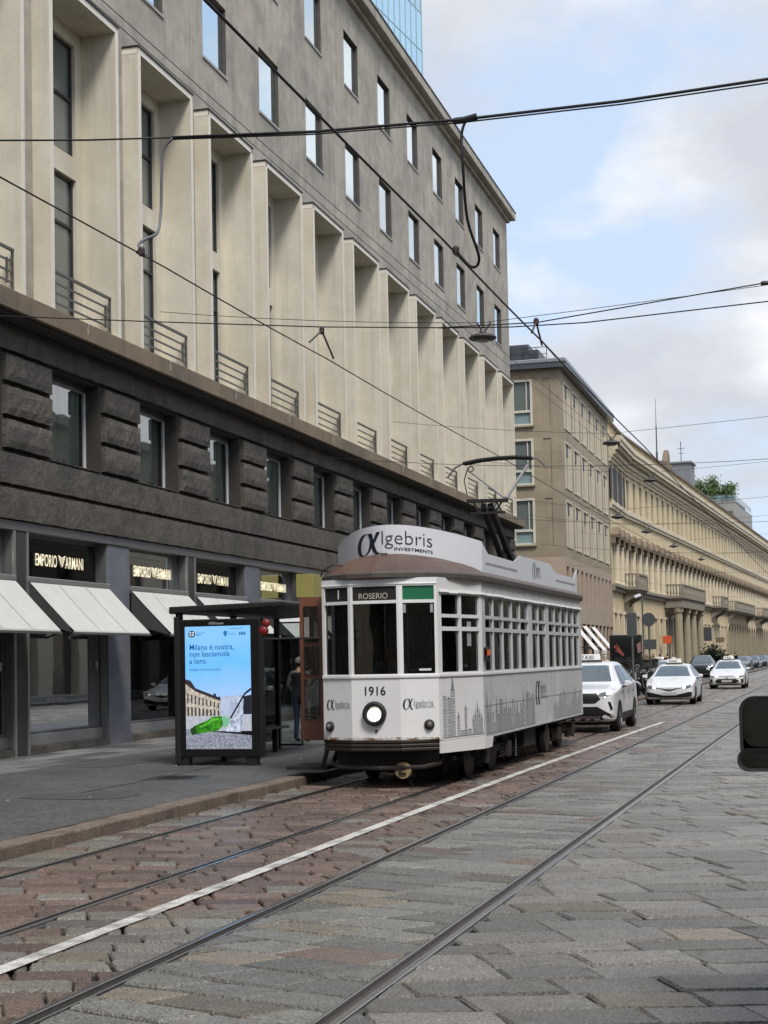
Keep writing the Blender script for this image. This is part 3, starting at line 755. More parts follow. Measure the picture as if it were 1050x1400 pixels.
# slit windows: light frame, two fixed panels, a recessed dark pane
fr = MB(); fr.box(-.16, .03, .0, .16, 0, 3.0); fr.box(-.16, .03, 2.59, 2.75, 0, 3.0); fr.box(-.16, .03, .16, 2.59, 2.86, 3.0); fr.box(-.16, .05, .16, 2.59, 0, .10)
fr.box(-.158, -.04, .16, .95, .10, 2.86); fr.box(-.158, -.04, 1.80, 2.59, .10, 2.86)
w2 = fr.build('window', m_tanlt, BT, (0, wb[0], rows_[0][0]), bevel=.012)
pn = MB(); pn.box(-.155, -.12, .95, 1.80, .1, 2.86); pn.build('pane', g_bay, w2)
hd = MB(); hd.box(-.15, -.06, .95, 1.80, 2.2, 2.86); hd.build('blind', m_roll, w2)
for s in wb:
    for a, b_ in rows_:
        if (s, a) != (wb[0], rows_[0][0]): inst(w2, BT, (0, s, a))
# end-wall windows
fr = MB(); fr.box(-.14, 0, -.05, .10, 0, 2.87); fr.box(-1.35, -1.21, -.05, .10, 0, 2.87); fr.box(-1.21, -.14, -.05, .10, 2.73, 2.87); fr.box(-1.21, -.14, -.05, .10, 0, .10); fr.box(-1.21, -.14, -.03, .08, .80, .95)
w3 = fr.build('end_window', m_trim, BT, (-1.70, s0, 16.1), bevel=.01)
pn = MB(); pn.poly([(-.14, .09, .95), (-1.21, .09, .95), (-1.21, .09, 2.73), (-.14, .09, 2.73)]); pn.build('pane', g_bay, w3)
pn = MB(); pn.poly([(-.14, .09, .10), (-1.21, .09, .10), (-1.21, .09, .80), (-.14, .09, .80)]); pn.build('spandrel', m_spand, w3)
pn = MB(); pn.box(-.42, -.36, .02, .09, .95, 2.73); pn.build('mullion', m_trim, w3)
sl = MB(); sl.box(-1.42, .07, -.16, .0, -.10, -.003); sl.build('sill', m_tan, w3)
for z in (12.4, 8.70): inst(w3, BT, (-1.70, s0, z))
# roof edge, terrace rail and plant room
mb = MB(); mb.box(-15, .45, s0-.45, s1+.3, 19.55, 19.85); mb.build('roof_edge', m_zinc, BT)
mb = MB(); mb.box(-15, .50, s0-.5, s1+.35, 19.853, 20.12); mb.build('roof_gutter', m_zinclt, BT, bevel=.05)
mb = MB(); mb.box(-7, -1.9, s0+.2, s0+7, 20.12, 21.2); mb.box(-2.0, -1.3, s0+.3, s0+4, 20.12, 20.85); mb.build('plant_room', m_zinc, BT)
mb = MB()
for x in (-.75, -1.4, -2.2, -3.0): mb.box(x-.02, x+.02, s0+.02, s0+.06, 20.1, 20.95)
mb.box(-3.4, -.73, s0+.02, s0+.06, 20.92, 20.96); mb.box(-3.4, -.73, s0+.02, s0+.06, 20.5, 20.53); mb.box(-.77, -.73, s0+.06, s0+5, 20.92, 20.96); mb.build('terrace_rail', m_dkframe, BT)
# mezzanine of the second building: pinkish stone with vertical slots
lows = [94.3+2.05*i for i in range(11)]
mb = MB(); mb.wall((.04, 0, 0), (0, 1, 0), (1, 0, 0), (s0-.04, s1), (0, 7.9), [(s, s+1.05, 5.2, 7.35, .3) for s in lows]+[(s, s+1.5, .1, 3.9, .3) for s in lows[::1]], .3)
mb.wall((.04, s0-.04, 0), (-1, 0, 0), (0, -1, 0), (0, 15), (0, 7.9), [], .3); mb.build('base_wall', m_tan2, BT, fix=False)
pn = MB(); pn.poly([(0, 0, 0), (0, 1.05, 0), (0, 1.05, 2.15), (0, 0, 2.15)]); p1_ = pn.build('slot_window', g_bay, BT, (-.2, lows[0], 5.2), fix=False)
fr = MB(); fr.box(.0, .10, .0, .07, 0, 2.15); fr.box(0, .10, .98, 1.05, 0, 2.15); fr.build('frame', m_brown, p1_)
pn = MB(); pn.poly([(0, 0, 0), (0, 1.5, 0), (0, 1.5, 3.8), (0, 0, 3.8)]); p2_ = pn.build('shop_window', g_bay, BT, (-.2, lows[0], .1), fix=False)
fr = MB(); fr.box(.0, .10, .0, .08, 0, 3.8); fr.box(0, .10, 1.42, 1.5, 0, 3.8); fr.box(0, .1, .08, 1.42, 2.9, 3.05); fr.build('frame', m_brown, p2_)
for s in lows[1:]: inst(p1_, BT, (-.2, s, 5.2)); inst(p2_, BT, (-.2, s, .1))
for s in (96.1, 100.2, 104.3):
    A = MB(); A.poly([(.06, s, 3.75), (1.35, s, 2.15), (1.35, s+2.0, 2.15), (.06, s+2.0, 3.75)]); A.poly([(1.35, s, 2.15), (1.35, s, 1.9), (1.35, s+2., 1.9), (1.35, s+2., 2.15)])
    aw = A.build('awning', mat('white_canvas', (.78, .77, .74), .8, .04, 2), BT, fix=False); md = aw.modifiers.new('th', 'SOLIDIFY'); md.thickness = .015
    U = MB(); U.bar((.06, s+.1, 2.4), (1.33, s+.1, 2.14), .04); U.bar((.06, s+1.9, 2.4), (1.33, s+1.9, 2.14), .04); U.build('arm', m_awn_u, aw)

# ================================================================== long ochre palazzo and its neighbour
A3 = R(2.418); PB = b1(0, 126.17)
m_och = mat('ochre_stucco', (.62, .51, .315), .85, .12, .5, .1, 20, streak=.25, blotch=(.52, .42, .255))
m_och2 = mat('pale_ochre_stucco', (.60, .50, .33), .85, .08, .5, .1, 20, streak=.1)
m_tr3 = mat('cream_trim', (.61, .535, .40), .8, .14, 1., .1, 20, streak=.3)
m_brn3 = mat('brown_sandstone', (.20, .155, .105), .85, .2, 1.2, .3, 20)
m_sh3 = mat('slate_shutter', (.055, .06, .075), .6, .1, 2)
m_bal = mat('grey_balcony_stone', (.25, .22, .175), .85, .15, 1.5, .2, 20)
m_rust3 = mat('ground_floor_stone', (.33, .28, .20), .85, .12, 1., .2, 20)
g_far = mat('far_window_glass', (.045, .043, .04), .15, .2, .5, spec=.6)
PITCH3 = 3.17
def window_top(parent, seg):
    f_ = MB(); f_.box(-.02, .035, -.16, 0, -.05, 2.70); f_.box(-.02, .035, 1.25, 1.41, -.05, 2.70); f_.box(-.02, .06, 0, 1.25, 2.55, 2.72); f_.box(-.02, .18, -.22, 1.47, -.18, -.05)
    f_.box(.06, .12, .46, .80, 2.50, 2.92)
    o_ = f_.build('window', m_tr3, parent)
    p_ = MB(); p_.poly([(-.11, 0, 0), (-.11, 1.25, 0), (-.11, 1.25, 2.55), (-.11, 0, 2.55)]); p_.build('pane', g_far, o_, fix=False)
    p_ = MB(); p_.box(-.105, -.085, .60, .65, 0, 2.55); p_.box(-.105, -.085, 0, 1.25, 1.77, 1.81); p_.build('sash', m_brown, o_)
    return o_
def window_mid(parent):
    f_ = MB(); f_.box(-.02, .04, -.18, 0, 0, 3.3); f_.box(-.02, .04, 1.35, 1.53, 0, 3.3); f_.box(-.02, .04, 0, 1.35, 3.12, 3.3)
    o_ = f_.build('window', m_tr3, parent)
    p_ = MB(); p_.poly([(-.11, 0, 0), (-.11, 1.35, 0), (-.11, 1.35, 3.12), (-.11, 0, 3.12)]); p_.build('pane', g_far, o_, fix=False)
    p_ = MB(); p_.box(-.105, -.085, .65, .70, 0, 3.12); p_.box(-.105, -.085, 0, 1.35, 2.12, 2.16); p_.build('sash', m_brown, o_)
    h_ = MB()
    h_.box(0, .55, -.42, 1.77, 3.42, 3.60)                       # pediment shelf on brackets
    h_.prism([(0, -.45, 3.602), (0, 1.80, 3.602), (0, .675, 4.25)], (.58, 0, 0))
    h_.box(0, .35, -.40, -.18, 2.95, 3.415); h_.box(0, .35, 1.53, 1.75, 2.95, 3.415)
    h_.build('pediment', m_brn3, o_)
    return o_
def half_column(parent):
    c = MB(); c.lathe([(.30, 7.2), (.30, 7.45), (.235, 7.5), (.235, 10.6), (.20, 11.35), (.30, 11.45), (.32, 11.7)], 12, (.06, 0, 0))
    return c.build('half_column', m_tr3, parent, smooth=False)
def facade(root, org, ang, n_, start, L_, wallm, ground='windows', shutters=False, mids=True):
    """one straight stretch of the palazzo front, parented to root; org/ang in world space"""
    inv_ = root.matrix_basis.inverted()
    loc = inv_ @ org; rz = -ang-root.rotation_euler.z
    base = thing_part(root, loc, rz)
    us = [start+PITCH3*i for i in range(n_)]
    holes = [(u, u+1.25, 13.72, 16.27, .12) for u in us]+[(u-.05, u+1.30, 7.35, 10.47, .12) for u in us]
    gz = (1.5, 5.0)
    if ground == 'windows': holes += [(u+.05, u+1.2, *gz, .24) for u in us]
    elif ground == 'arches': holes += [(u-.2, u+1.45, .2, 5.2, .35) for u in us]
    mb = MB(); mb.wall((0, 0, 0), (0, 1, 0), (1, 0, 0), (0, L_), (0, 17.0), holes, .24)
    wl = mb.build('wall', wallm, root, loc, rz, fix=False)
    mb = MB()
    mb.box(-.1, .28, 0, L_, 13.25, 13.5); mb.box(-.1, .18, 0, L_, 13.0, 13.245); mb.build('string_course', m_tr3, root, loc, rz)
    mb = MB(); mb.box(-.1, .42, 0, L_, 7.0, 7.22); mb.box(-.1, .25, 0, L_, 6.7, 6.995); mb.build('balcony_ledge', m_bal, root, loc, rz)
    mb = MB()
    for z, d in ((16.6, .18), (16.85, .32), (17.1, .52), (17.45, .72), (17.8, .92), (18.15, 1.02)): mb.box(-.3, d, -.02, L_+.02, z, z+.345)
    mb.build('cornice', m_tr3, root, loc, rz)
    nd = int(L_/.8)
    mb = MB()
    for i in range(nd): mb.box(.5, .86, .8*i+.2, .8*i+.5, 17.42, 17.79)
    q = mb.build('corbels', m_brn3, root, loc, rz); q['kind'] = 'stuff'
    mb = MB(); mb.box(-5, -.3, 0, L_, 18.5, 19.9); mb.build('attic_wall', wallm, root, loc, rz)
    mb = MB(); mb.poly([(-.1, 0, 19.9), (-.1, L_, 19.9), (-6, L_, 21.2), (-6, 0, 21.2)]); mb.box(-.4, -.05, 0, L_, 19.85, 20.02); mb.build('roof', mat('roof_tile_dark', (.13, .11, .10), .8, .2, 2), root, loc, rz)
    M3 = Matrix.Translation(loc) @ Matrix.Rotation(rz, 4, 'Z')
    for u in us:
        for key, fn, dz in (('top', window_top, 13.72), ('mid', window_mid, 7.35), ('col', half_column, 0)):
            if key == 'mid' and not mids: continue
            if key == 'col' and not mids: continue
            du = {'top': 0, 'mid': -.05, 'col': 1.25+(PITCH3-1.25)/2-.05}[key]
            pos = M3 @ Vector((0, u+du, dz))
            if key not in PROTO: PROTO[key] = fn(root, 0) if key == 'top' else fn(root); PROTO[key].location = pos; PROTO[key].rotation_euler = (0, 0, rz)
            else: inst(PROTO[key], root, pos, rz)
        if ground == 'windows':
            pos = M3 @ Vector((0, u+.05, gz[0]))
            if 'g' not in PROTO:
                f_ = MB(); f_.box(-.02, .1, -.15, 0, -.1, 3.6); f_.box(-.02, .1, 1.15, 1.3, -.1, 3.6); f_.box(-.02, .16, -.2, 1.35, 3.5, 3.75); f_.box(-.02, .16, -.2, 1.35, -.25, -.1)
                o_ = f_.build('window', m_tr3, root); o_.location = pos; o_.rotation_euler = (0, 0, rz)
                p_ = MB(); p_.poly([(-.22, 0, 0), (-.22, 1.15, 0), (-.22, 1.15, 3.5), (-.22, 0, 3.5)]); p_.build('pane', g_far, o_, fix=False)
                p_ = MB(); p_.box(-.19, -.14, .53, .62, 0, 3.5); p_.box(-.19, -.14, 0, 1.15, 2.3, 2.4); p_.build('sash', m_brown, o_)
                PROTO['g'] = o_
            else: inst(PROTO['g'], root, pos, rz)
        elif ground == 'arches':
            pos = M3 @ Vector((0, u-.2, .2))
            if 'a' not in PROTO:
                f_ = MB(); f_.box(-.02, .14, -.3, 0, 0, 4.2); f_.box(-.02, .14, 1.65, 1.95, 0, 4.2)
                for i in range(8):
                    a, b_ = math.pi*i/8, math.pi*(i+1)/8
                    f_.prism([(-.02, .825-.825*math.cos(a), 4.2+.825*math.sin(a)), (-.02, .825-.825*math.cos(b_), 4.2+.825*math.sin(b_)), (-.02, .825-1.12*math.cos(b_), 4.2+1.12*math.sin(b_)), (-.02, .825-1.12*math.cos(a), 4.2+1.12*math.sin(a))], (.16, 0, 0))
                o_ = f_.build('arch', m_rust3, root); o_.location = pos; o_.rotation_euler = (0, 0, rz)
                p_ = MB(); p_.poly([(-.33, 0, 0), (-.33, 1.65, 0), (-.33, 1.65, 5.0), (-.33, 0, 5.0)]); p_.build('door', g_far, o_, fix=False)
                PROTO['a'] = o_
            else: inst(PROTO['a'], root, pos, rz)
    return loc, rz, M3
def thing_part(root, loc, rz): return None
PROTO = {}
PZO = thing('long_palazzo', 'long yellow ochre palazzo with columned porch and rows of pedimented windows', 'building', tuple(PB), -A3)
bpy.context.view_layer.update()
# short stretch in line with the corner building, closed slate shutters
facade(PZO, b1(0, 116.7), A1, 3, .55, 9.5, m_och)
loc0 = PZO.matrix_basis.inverted() @ b1(0, 116.7); rz0 = -A1+A3
for i in range(6):
    mb = MB(); mb.box(.10, .17, 0, .62, 13.72, 16.27)
    for j in range(16): mb.box(.17, .185, .06, .56, 13.80+j*.15, 13.87+j*.15)
    u = .55+PITCH3*(i//2)+(-.72 if i % 2 == 0 else 1.36)
    p_ = Matrix.Translation(loc0) @ Matrix.Rotation(rz0, 4, 'Z') @ Vector((0, u, 0)); mb.build('shutter', m_sh3, PZO, p_, rz0)
LA = 70.6
facade(PZO, PB, A3, 22, 1.0, LA, m_och)
mb = MB(); mb.box(-16, -.6, -9, LA, 0, 18); mb.build('rear_block', m_och, PZO)
# mast, scroll ornament on the parapet
def u_at_px(px, off):
    M_ = Matrix.Translation(PB) @ Matrix.Rotation(-A3, 4, 'Z'); return min([i*.1 for i in range(0, 700)], key=lambda u: abs(proj(M_ @ Vector((off, u, 20)))[0]-px))
um, uo = u_at_px(899, -2.2), u_at_px(910, -.7)
mb = MB(); mb.lathe([(.11, 19.9), (.11, 22.5), (.07, 22.6), (.06, 25.2), (.035, 25.3), (.02, 28)], 8, (-2.2, um, 0)); mb.build('flag_mast', m_zinc, PZO)
mb = MB(); mb.box(-1.0, -.35, uo-2.4, uo+2.4, 19.9, 20.75); mb.prism([(-.4, uo-1.2, 20.75), (-.4, uo+1.1, 20.75), (-.4, uo+1.0, 21.6), (-.4, uo+.4, 22.0), (-.4, uo-.3, 21.7)], (-.5, 0, 0)); mb.lathe([(.0, 0), (.42, .05), (.42, .5), (0, .55)], 14, (-.95, uo+.5, 21.7), 'X'); mb.build('parapet_scroll', m_brn3, PZO, bevel=.05)
def s3(px, py=880):
    r = ray(px, py); n3 = Vector((math.cos(A3), -math.sin(A3), 0)); d3 = Vector((math.sin(A3), math.cos(A3), 0))
    t = (PB-Vector((0, 0, CAM_H))).dot(n3)/r.dot(n3); return (Vector((0, 0, CAM_H))+r*t-PB).dot(d3)
# balconies with balusters on consoles, and the columned porch
def balcony(u, L_, dep, z=7.25):
    mb = MB(); mb.box(0, dep, u, u+L_, z-.28, z); mb.box(0, dep-.12, u+.15, u+L_-.15, z-.45, z-.283); b_ = mb.build('balcony', m_bal, PZO, bevel=.03)
    mb = MB(); mb.box(dep-.26, dep-.06, u+.05, u+L_-.05, z+.92, z+1.06); mb.box(dep-.28, dep-.04, u, u+.3, z+.002, z+.918); mb.box(dep-.28, dep-.04, u+L_-.3, u+L_, z+.002, z+.918)
    mb.box(0, dep-.26, u+.05, u+.2, z+.92, z+1.06); mb.build('rail', m_bal, b_)
    mb = MB(); n_ = int((L_-.6)/.28)
    for i in range(n_): mb.lathe([(.05, 0), (.09, .25), (.05, .6), (.07, .91)], 6, (dep-.16, u+.42+i*.28, z))
    for i in range(int(dep/.28)): mb.lathe([(.05, 0), (.09, .25), (.05, .6), (.07, .91)], 6, (.1+i*.28, u+.12, z))
    q = mb.build('balusters', m_bal, b_); q['kind'] = 'stuff'
    for v in (u+.35, u+L_-.7):
        mb = MB(); mb.prism([(0, v, z-.45), (dep-.2, v, z-.45), (dep-.3, v, z-.75), (.25, v, z-1.25), (0, v, z-1.6)], (0, .35, 0)); mb.build('console', m_bal, b_)
balcony(-2.6, 4.6, 1.5)
ua, ub = s3(909), s3(942)
balcony(ua, ub-ua, 1.9, 7.25)
mb = MB(); mb.box(0, 1.75, ua+.2, ub-.2, 6.1, 6.8); mb.build('porch_entablature', m_bal, PZO, bevel=.03)
mb = MB(); mb.poly([(.02, ua+1.5, .2), (.02, ub-1.5, .2), (.02, ub-1.5, 5.6), (.02, ua+1.5, 5.6)]); mb.build('porch_recess_shade', g_far, PZO, fix=False)  # flat dark sheet stands in for the shaded recess behind the columns
for v in (ua+.7, ua+(ub-ua)*.36, ua+(ub-ua)*.64, ub-.7):
    mb = MB(); mb.lathe([(.50, .1), (.50, .45), (.40, .55), (.40, 2.2), (.34, 5.55), (.45, 5.7), (.48, 6.08)], 16, (1.25, v, 0)); mb.build('porch_column', m_rust3, PZO, smooth=False)
balcony(s3(973), 5.6, 1.5)
mb = MB(); mb.box(-.01, .06, 1, LA, .1, 1.35); mb.build('stone_base', m_bal, PZO)
def blade(px, x0, x1, z0, z1, nm, m_):
    u = s3(px); mb = MB(); mb.box(x0, x1, u, u+.10, z0, z1); mb.bar((0, u+.05, z1-.12), (x0+.02, u+.05, z1-.12), .05); mb.build(nm, m_, PZO, bevel=.01)
blade(901, .35, 1.15, 2.75, 3.45, 'orange_sign', mat('orange_sign', (.62, .10, .03), .6, .06, 2))
u = s3(955); mb = MB(); mb.box(.06, .14, u, u+2.6, 5.2, 5.8); mb.build('gilt_sign', mat('gilt_sign', (.25, .19, .06), .5, .2, 6), PZO)
blade(944, .3, 1.2, 2.9, 3.6, 'red_sign', mat('dull_red_sign', (.22, .05, .035), .6, .1, 2)); blade(955.5, .3, 1.4, 3.1, 4.6, 'dark_sign', m_zinc); blade(975, .3, 1.3, 3.0, 3.6, 'brown_sign', m_brn3)
# neighbour further on
PC = PB+Vector((math.sin(A3), math.cos(A3), 0))*70.6+Vector((math.cos(A3), -math.sin(A3), 0))*.03
PZ2 = thing('arcaded_palazzo', 'paler ochre palazzo with arched ground floor beyond the long palazzo', 'building', tuple(PC), -A3)
bpy.context.view_layer.update()
PROTO.clear()
facade(PZ2, PC, A3, 30, 1.0, 96, m_och2, ground='arches')
mb = MB(); mb.box(-16, -.6, .2, 96, 0, 18); mb.build('rear_block', m_och2, PZ2)
PZO_, PZO = PZO, PZ2
balcony(1.0, 24, 1.2); balcony(36, 10, 1.4)
PZO = PZO_
PD = PC+Vector((math.sin(A3), math.cos(A3), 0))*96.3+Vector((math.cos(A3), -math.sin(A3), 0))*-.3
PZ3 = thing('far_ochre_block', 'plain distant ochre block closing the street past the arcaded palazzo', 'building', tuple(PD), -A3-R(3))
bpy.context.view_layer.update(); PROTO.clear()
facade(PZ3, PD, A3+R(3), 30, 1.0, 96, m_och)
# ------------------------------------------------------------------ roof terrace block with planting, set back behind the palazzo
Pt = at_y(1012, 700, 205); Pt.z = 0
TBY = 285; TBZ = at_y(1005, 676, TBY).z-1.1
TB = thing('terrace_block', 'grey roof terrace block with glass parapet behind the palazzo cornice', 'building', (at_y(1006, 700, TBY).x, TBY, TBZ-20.5), -A3)
m_tb = mat('grey_render', (.30, .29, .27), .7, .1, 1)
mb = MB(); mb.box(-12, 0, 0, 30, 8, 20.2); mb.box(-12, .1, -.1, 16.1, 20.2, 20.5); mb.build('wall', m_tb, TB)
mb = MB(); mb.box(-6, .1, -.12, -.04, 20.5, 21.6); mb.build('end_parapet', m_spand, TB)
mb = MB()
for i in range(14):
    mb = MB(); mb.box(.02, .06, .2+i*2, 2.1+i*2, 20.5, 21.5); mb.build('glass_parapet', m_spand, TB)
mb = MB()
for i in range(12): mb.box(-11.5+i*1.0, -11.45+i*1.0, -.2, -.14, 20.5, 21.7)
mb.box(-11.5, -.2, -.2, -.14, 21.65, 21.72); mb.box(-11.5, -.2, -.2, -.14, 21.05, 21.1); mb.build('terrace_rail', m_zinc, TB)
mb = MB()
for i in range(5):
    mb = MB(); mb.box(-1.9-i*1.9, -.6-i*1.9, -.5, -.02, 17.4+.5*(i % 2), 18.6+.5*(i % 2)); mb.build('air_conditioner', m_zinc, TB)
Ct = at_y(930, 640, 190)
CB = thing('lift_block', 'small grey rooftop lift block with aerial behind the parapet', 'building', (Ct.x, 190, 0), -A3)
mb = MB(); mb.box(-2.2, 1.2, 0, 4, 10, Ct.z+.6); mb.box(-2.4, 1.4, -.2, 4.2, Ct.z+.6, Ct.z+.8); mb.build('wall', mat('blue_grey_render', (.20, .21, .23), .7, .1, 1), CB)
mb = MB(); mb.tube([(0, 1, Ct.z+.8), (0, 1, Ct.z+3.4)], .05, 6); mb.box(-.5, .5, .97, 1.03, Ct.z+2.5, Ct.z+2.55); mb.box(-.35, .35, .97, 1.03, Ct.z+1.9, Ct.z+1.95); mb.build('aerial', m_zinc, CB)
m_leaf = mat('terrace_leaf', (.085, .135, .035), .6, .4, 1.2)
m_twig = mat('twig', (.10, .07, .045), .8, .2, 2)
def bush(name, label, cat, loc, rad, h, nleaf, seed, m_=None, leaf=.22, group=None):
    rr = random.Random(seed); t = thing(name, label, cat, loc, 0, group)
    mb = MB()
    tips = []
    for i in range(9):
        a = rr.uniform(0, 6.28); e = rr.uniform(.35, 1.); tip = Vector((math.cos(a)*rad*e, math.sin(a)*rad*e, h*rr.uniform(.5, 1.)))
        mb.tube([(0, 0, 0), tip*.5+Vector((0, 0, h*.1)), tip], [.045, .03, .01], 5); tips.append(tip)
    mb.build('stem', m_twig, t)
    lf = MB()
    for i in range(nleaf):
        tip = rr.choice(tips); f = rr.uniform(.35, 1.12)
        c = tip*f+Vector((rr.gauss(0, rad*.22), rr.gauss(0, rad*.22), rr.gauss(0, h*.11)))
        if c.z < .05: c.z = .05
        d = Vector((rr.gauss(0, 1), rr.gauss(0, 1), rr.gauss(.3, .8))).normalized(); s_ = d.cross(Vector((rr.gauss(0, 1), rr.gauss(0, 1), rr.gauss(0, 1)))).normalized()
        L_ = leaf*rr.uniform(.6, 1.3)
        lf.poly([c, c+d*L_*.5+s_*L_*.28, c+d*L_, c+d*L_*.5-s_*L_*.28])
    lf.build('foliage', m_ or m_leaf, t, fix=False); return t
tb = Vector(TB.location); lbs = ('spreading leafy bush at the inner end of the roof terrace', 'second leafy bush along the roof terrace rail', 'leafy bush in the middle of the roof terrace rail', 'tallest leafy bush on the roof terrace', 'leafy bush next to the corner bush of the roof terrace', 'leafy bush at the glass parapet corner of the roof terrace')
for i in range(6):
    q = tb+Vector((-11.4+i*2.0, .9+.5*(i % 2), 20.5))
    bush('terrace_bush', lbs[i], 'bush', tuple(q), 1.9, 3.9+.7*math.sin(i*2.1), 1300, 40+i, leaf=.42, group='roof terrace bushes')
# ------------------------------------------------------------------ houses across the street: they close the canyon and show in the shop glass
OP = thing('opposite_building', 'warm grey stone building across the street mirrored in the shop glass', 'building', (9.6, -40, 0), 0)
m_op = mat('opposite_stone', (.34, .29, .21), .85, .1, .6)
mb = MB(); mb.wall((0, 0, 0), (0, 1, 0), (-1, 0, 0), (0, 290), (0, 15.4), [(3+5*i, 5+5*i, z, z+2.4, .3) for i in range(57) for z in (5.6, 9.8)]+[(2.4+5*i, 5.6+5*i, .2, 4.0, .5) for i in range(57)], .3)
mb.poly([(0, 0, 15.4), (0, 290, 15.4), (14, 290, 15.4), (14, 0, 15.4)]); mb.poly([(0, 0, 0), (14, 0, 0), (14, 0, 15.4), (0, 0, 15.4)]); mb.poly([(0, 290, 0), (14, 290, 0), (14, 290, 15.4), (0, 290, 15.4)])
mb.build('wall', m_op, OP, fix=False)
mb = MB(); mb.box(-.5, 14, 0, 290, 15.4, 15.9); mb.build('cornice', m_op, OP)
pn = MB(); pn.poly([(0, 0, 0), (0, 2, 0), (0, 2, 2.4), (0, 0, 2.4)]); p0_ = None
ps = MB(); ps.poly([(0, 0, 0), (0, 3.2, 0), (0, 3.2, 3.8), (0, 0, 3.8)]); p1_ = None
for i in range(57):
    for z in (5.6, 9.8):
        if p0_ is None: p0_ = pn.build('window', g_far, OP, (.28, 3+5*i, z), fix=False)
        else: inst(p0_, OP, (.28, 3+5*i, z))
    if p1_ is None: p1_ = ps.build('shop_window', g_far, OP, (.48, 2.4+5*i, .2), fix=False)
    else: inst(p1_, OP, (.48, 2.4+5*i, .2))
dup(OP, (-14.62, 16.4, 0), math.pi, 'warm grey stone building adjoining the shops, mirrored in the tram windscreen')
dup(OP, (-60, -150, 0), -math.pi/2, 'unseen stone block added across the street behind the viewpoint to dim reflections')  # added out of view to darken windscreen reflections and ambient light
# ================================================================== the tram
m_tw = mat('tram_white_paint', (.80, .80, .80), .38, .05, 1.2, .04, 9, streak=.10, spec=.5, blotch=(.74, .735, .73))
m_tw2 = mat('tram_side_wrap', (.60, .61, .625), .36, .10, 2.5, .10, 6, streak=.35, blotch=(.68, .685, .69))
m_tbr = mat('tram_brown_roof', (.095, .052, .035), .42, .22, 1.6, .1, 14, spec=.5, blotch=(.13, .075, .05))
m_teave = mat('tram_eave', (.085, .072, .064), .6, .25, 3, .2, 30)
m_ban = mat('tram_banner', (.70, .725, .77), .5, .04, 1.)
m_ink = mat('print_navy', (.010, .013, .030), .5, 0)
m_inkg = mat('print_grey', (.25, .26, .29), .5, 0)
m_inkl = mat('print_light_grey', (.33, .34, .365), .5, 0)
m_blk = mat('tram_underframe', (.014, .013, .012), .75, .3, 4, .3, 30)
m_bump = mat('tram_bumper', (.026, .019, .016), .5, .25, 4)
m_whl = mat('tram_wheel', (.040, .035, .031), .55, .3, 6, .2, 40, metal=.5)
m_wood = mat('varnished_wood', (.16, .058, .028), .40, .25, 3, .1, 20)
m_wood2 = mat('bench_wood', (.30, .19, .10), .5, .15, 4)
m_tin = mat('tram_lining', (.10, .065, .042), .6, .15, 2)
m_ceil = mat('tram_ceiling', (.16, .14, .115), .6, .05, 2)
m_green = mat('green_panel', (.006, .14, .060), .5, .05, 2)
m_red = mat('red_plastic', (.20, .014, .016), .4, .1, 3)
m_rubber = mat('black_rubber', (.015, .015, .016), .6, .1, 4)
g_tram = glass('tram_glass', (.62, .62, .58), .05, .01, .36)

TR = thing('vintage_tram', 'white vintage tram with brown roof, curved advertising banner and raised pantograph at the stop', 'tram', (TRAM_X, 21.0, 0), 0)
HW = 1.18
pl_r = [(.36, -.14), (.86, .08), (HW, 1.5), (HW, 10.6), (.86, 12.0), (.36, 12.2)]
ring = pl_r+[(-x, y) for x, y in reversed(pl_r)]            # counter-clockwise from the front right
GL = []
side_cols = [(1.72, 2.28), (2.33, 2.98), (3.03, 3.67), (3.72, 4.34), (4.39, 5.06), (5.40, 5.97), (6.02, 6.66), (6.98, 7.60), (7.65, 8.28), (8.33, 8.98), (9.03, 9.66), (9.71, 10.32)]
def panel(name, p, q, holes, zb, material, zt=2.98):
    p, q = Vector((*p, 0)), Vector((*q, 0)); L_ = (q-p).length; u = (q-p)/L_; nr = Vector((u.y, -u.x, 0))
    mb = MB(); mb.wall(p, u, nr, (0, L_), (zb, zt), holes, .05)
    mb.build(name, material, TR, fix=False)
    for a, b_, c, d in holes: GL.append((p, u, nr, a, b_, c, d))
    return p, u, nr, L_
rows3 = [(1.63, 2.22), (2.28, 2.41), (2.46, 2.74)]
FR = {}
FR['c'] = panel('front_panel', (-.36, -.14), (.36, -.14), [(.035, .685, 1.62, 2.62), (.035, .685, 2.665, 2.865)], .69, m_tw)
FR['r'] = panel('front_corner', (.36, -.14), (.86, .08), [(.055, .505, 1.62, 2.62), (.055, .505, 2.665, 2.865)], .69, m_tw)
FR['l'] = panel('front_corner', (-.86, .08), (-.36, -.14), [(.05, .50, 1.62, 2.62), (.05, .50, 2.665, 2.865)], .69, m_tw)
FR['t'] = panel('vestibule_side', (.86, .08), (HW, 1.5), [(a, b_, c, d) for a, b_ in ((.13, .70), (.77, 1.36)) for c, d in rows3], .67, m_tw)
FR['s'] = panel('side_panel', (HW, 1.5), (HW, 10.6), [(a-1.5, b_-1.5, c, d) for a, b_ in side_cols for c, d in rows3], .62, m_tw2)
panel('rear_vestibule', (HW, 10.6), (.86, 12.0), [(a, b_, 1.63, 2.74) for a, b_ in ((.13, .70), (.77, 1.3))], .67, m_tw)
panel('rear_corner', (.86, 12.0), (.36, 12.2), [(.06, .47, 1.62, 2.86)], .69, m_tw)
panel('rear_panel', (.36, 12.2), (-.36, 12.2), [(.04, .68, 1.62, 2.86)], .69, m_tw)
panel('rear_corner', (-.36, 12.2), (-.86, 12.0), [(.06, .47, 1.62, 2.86)], .69, m_tw)
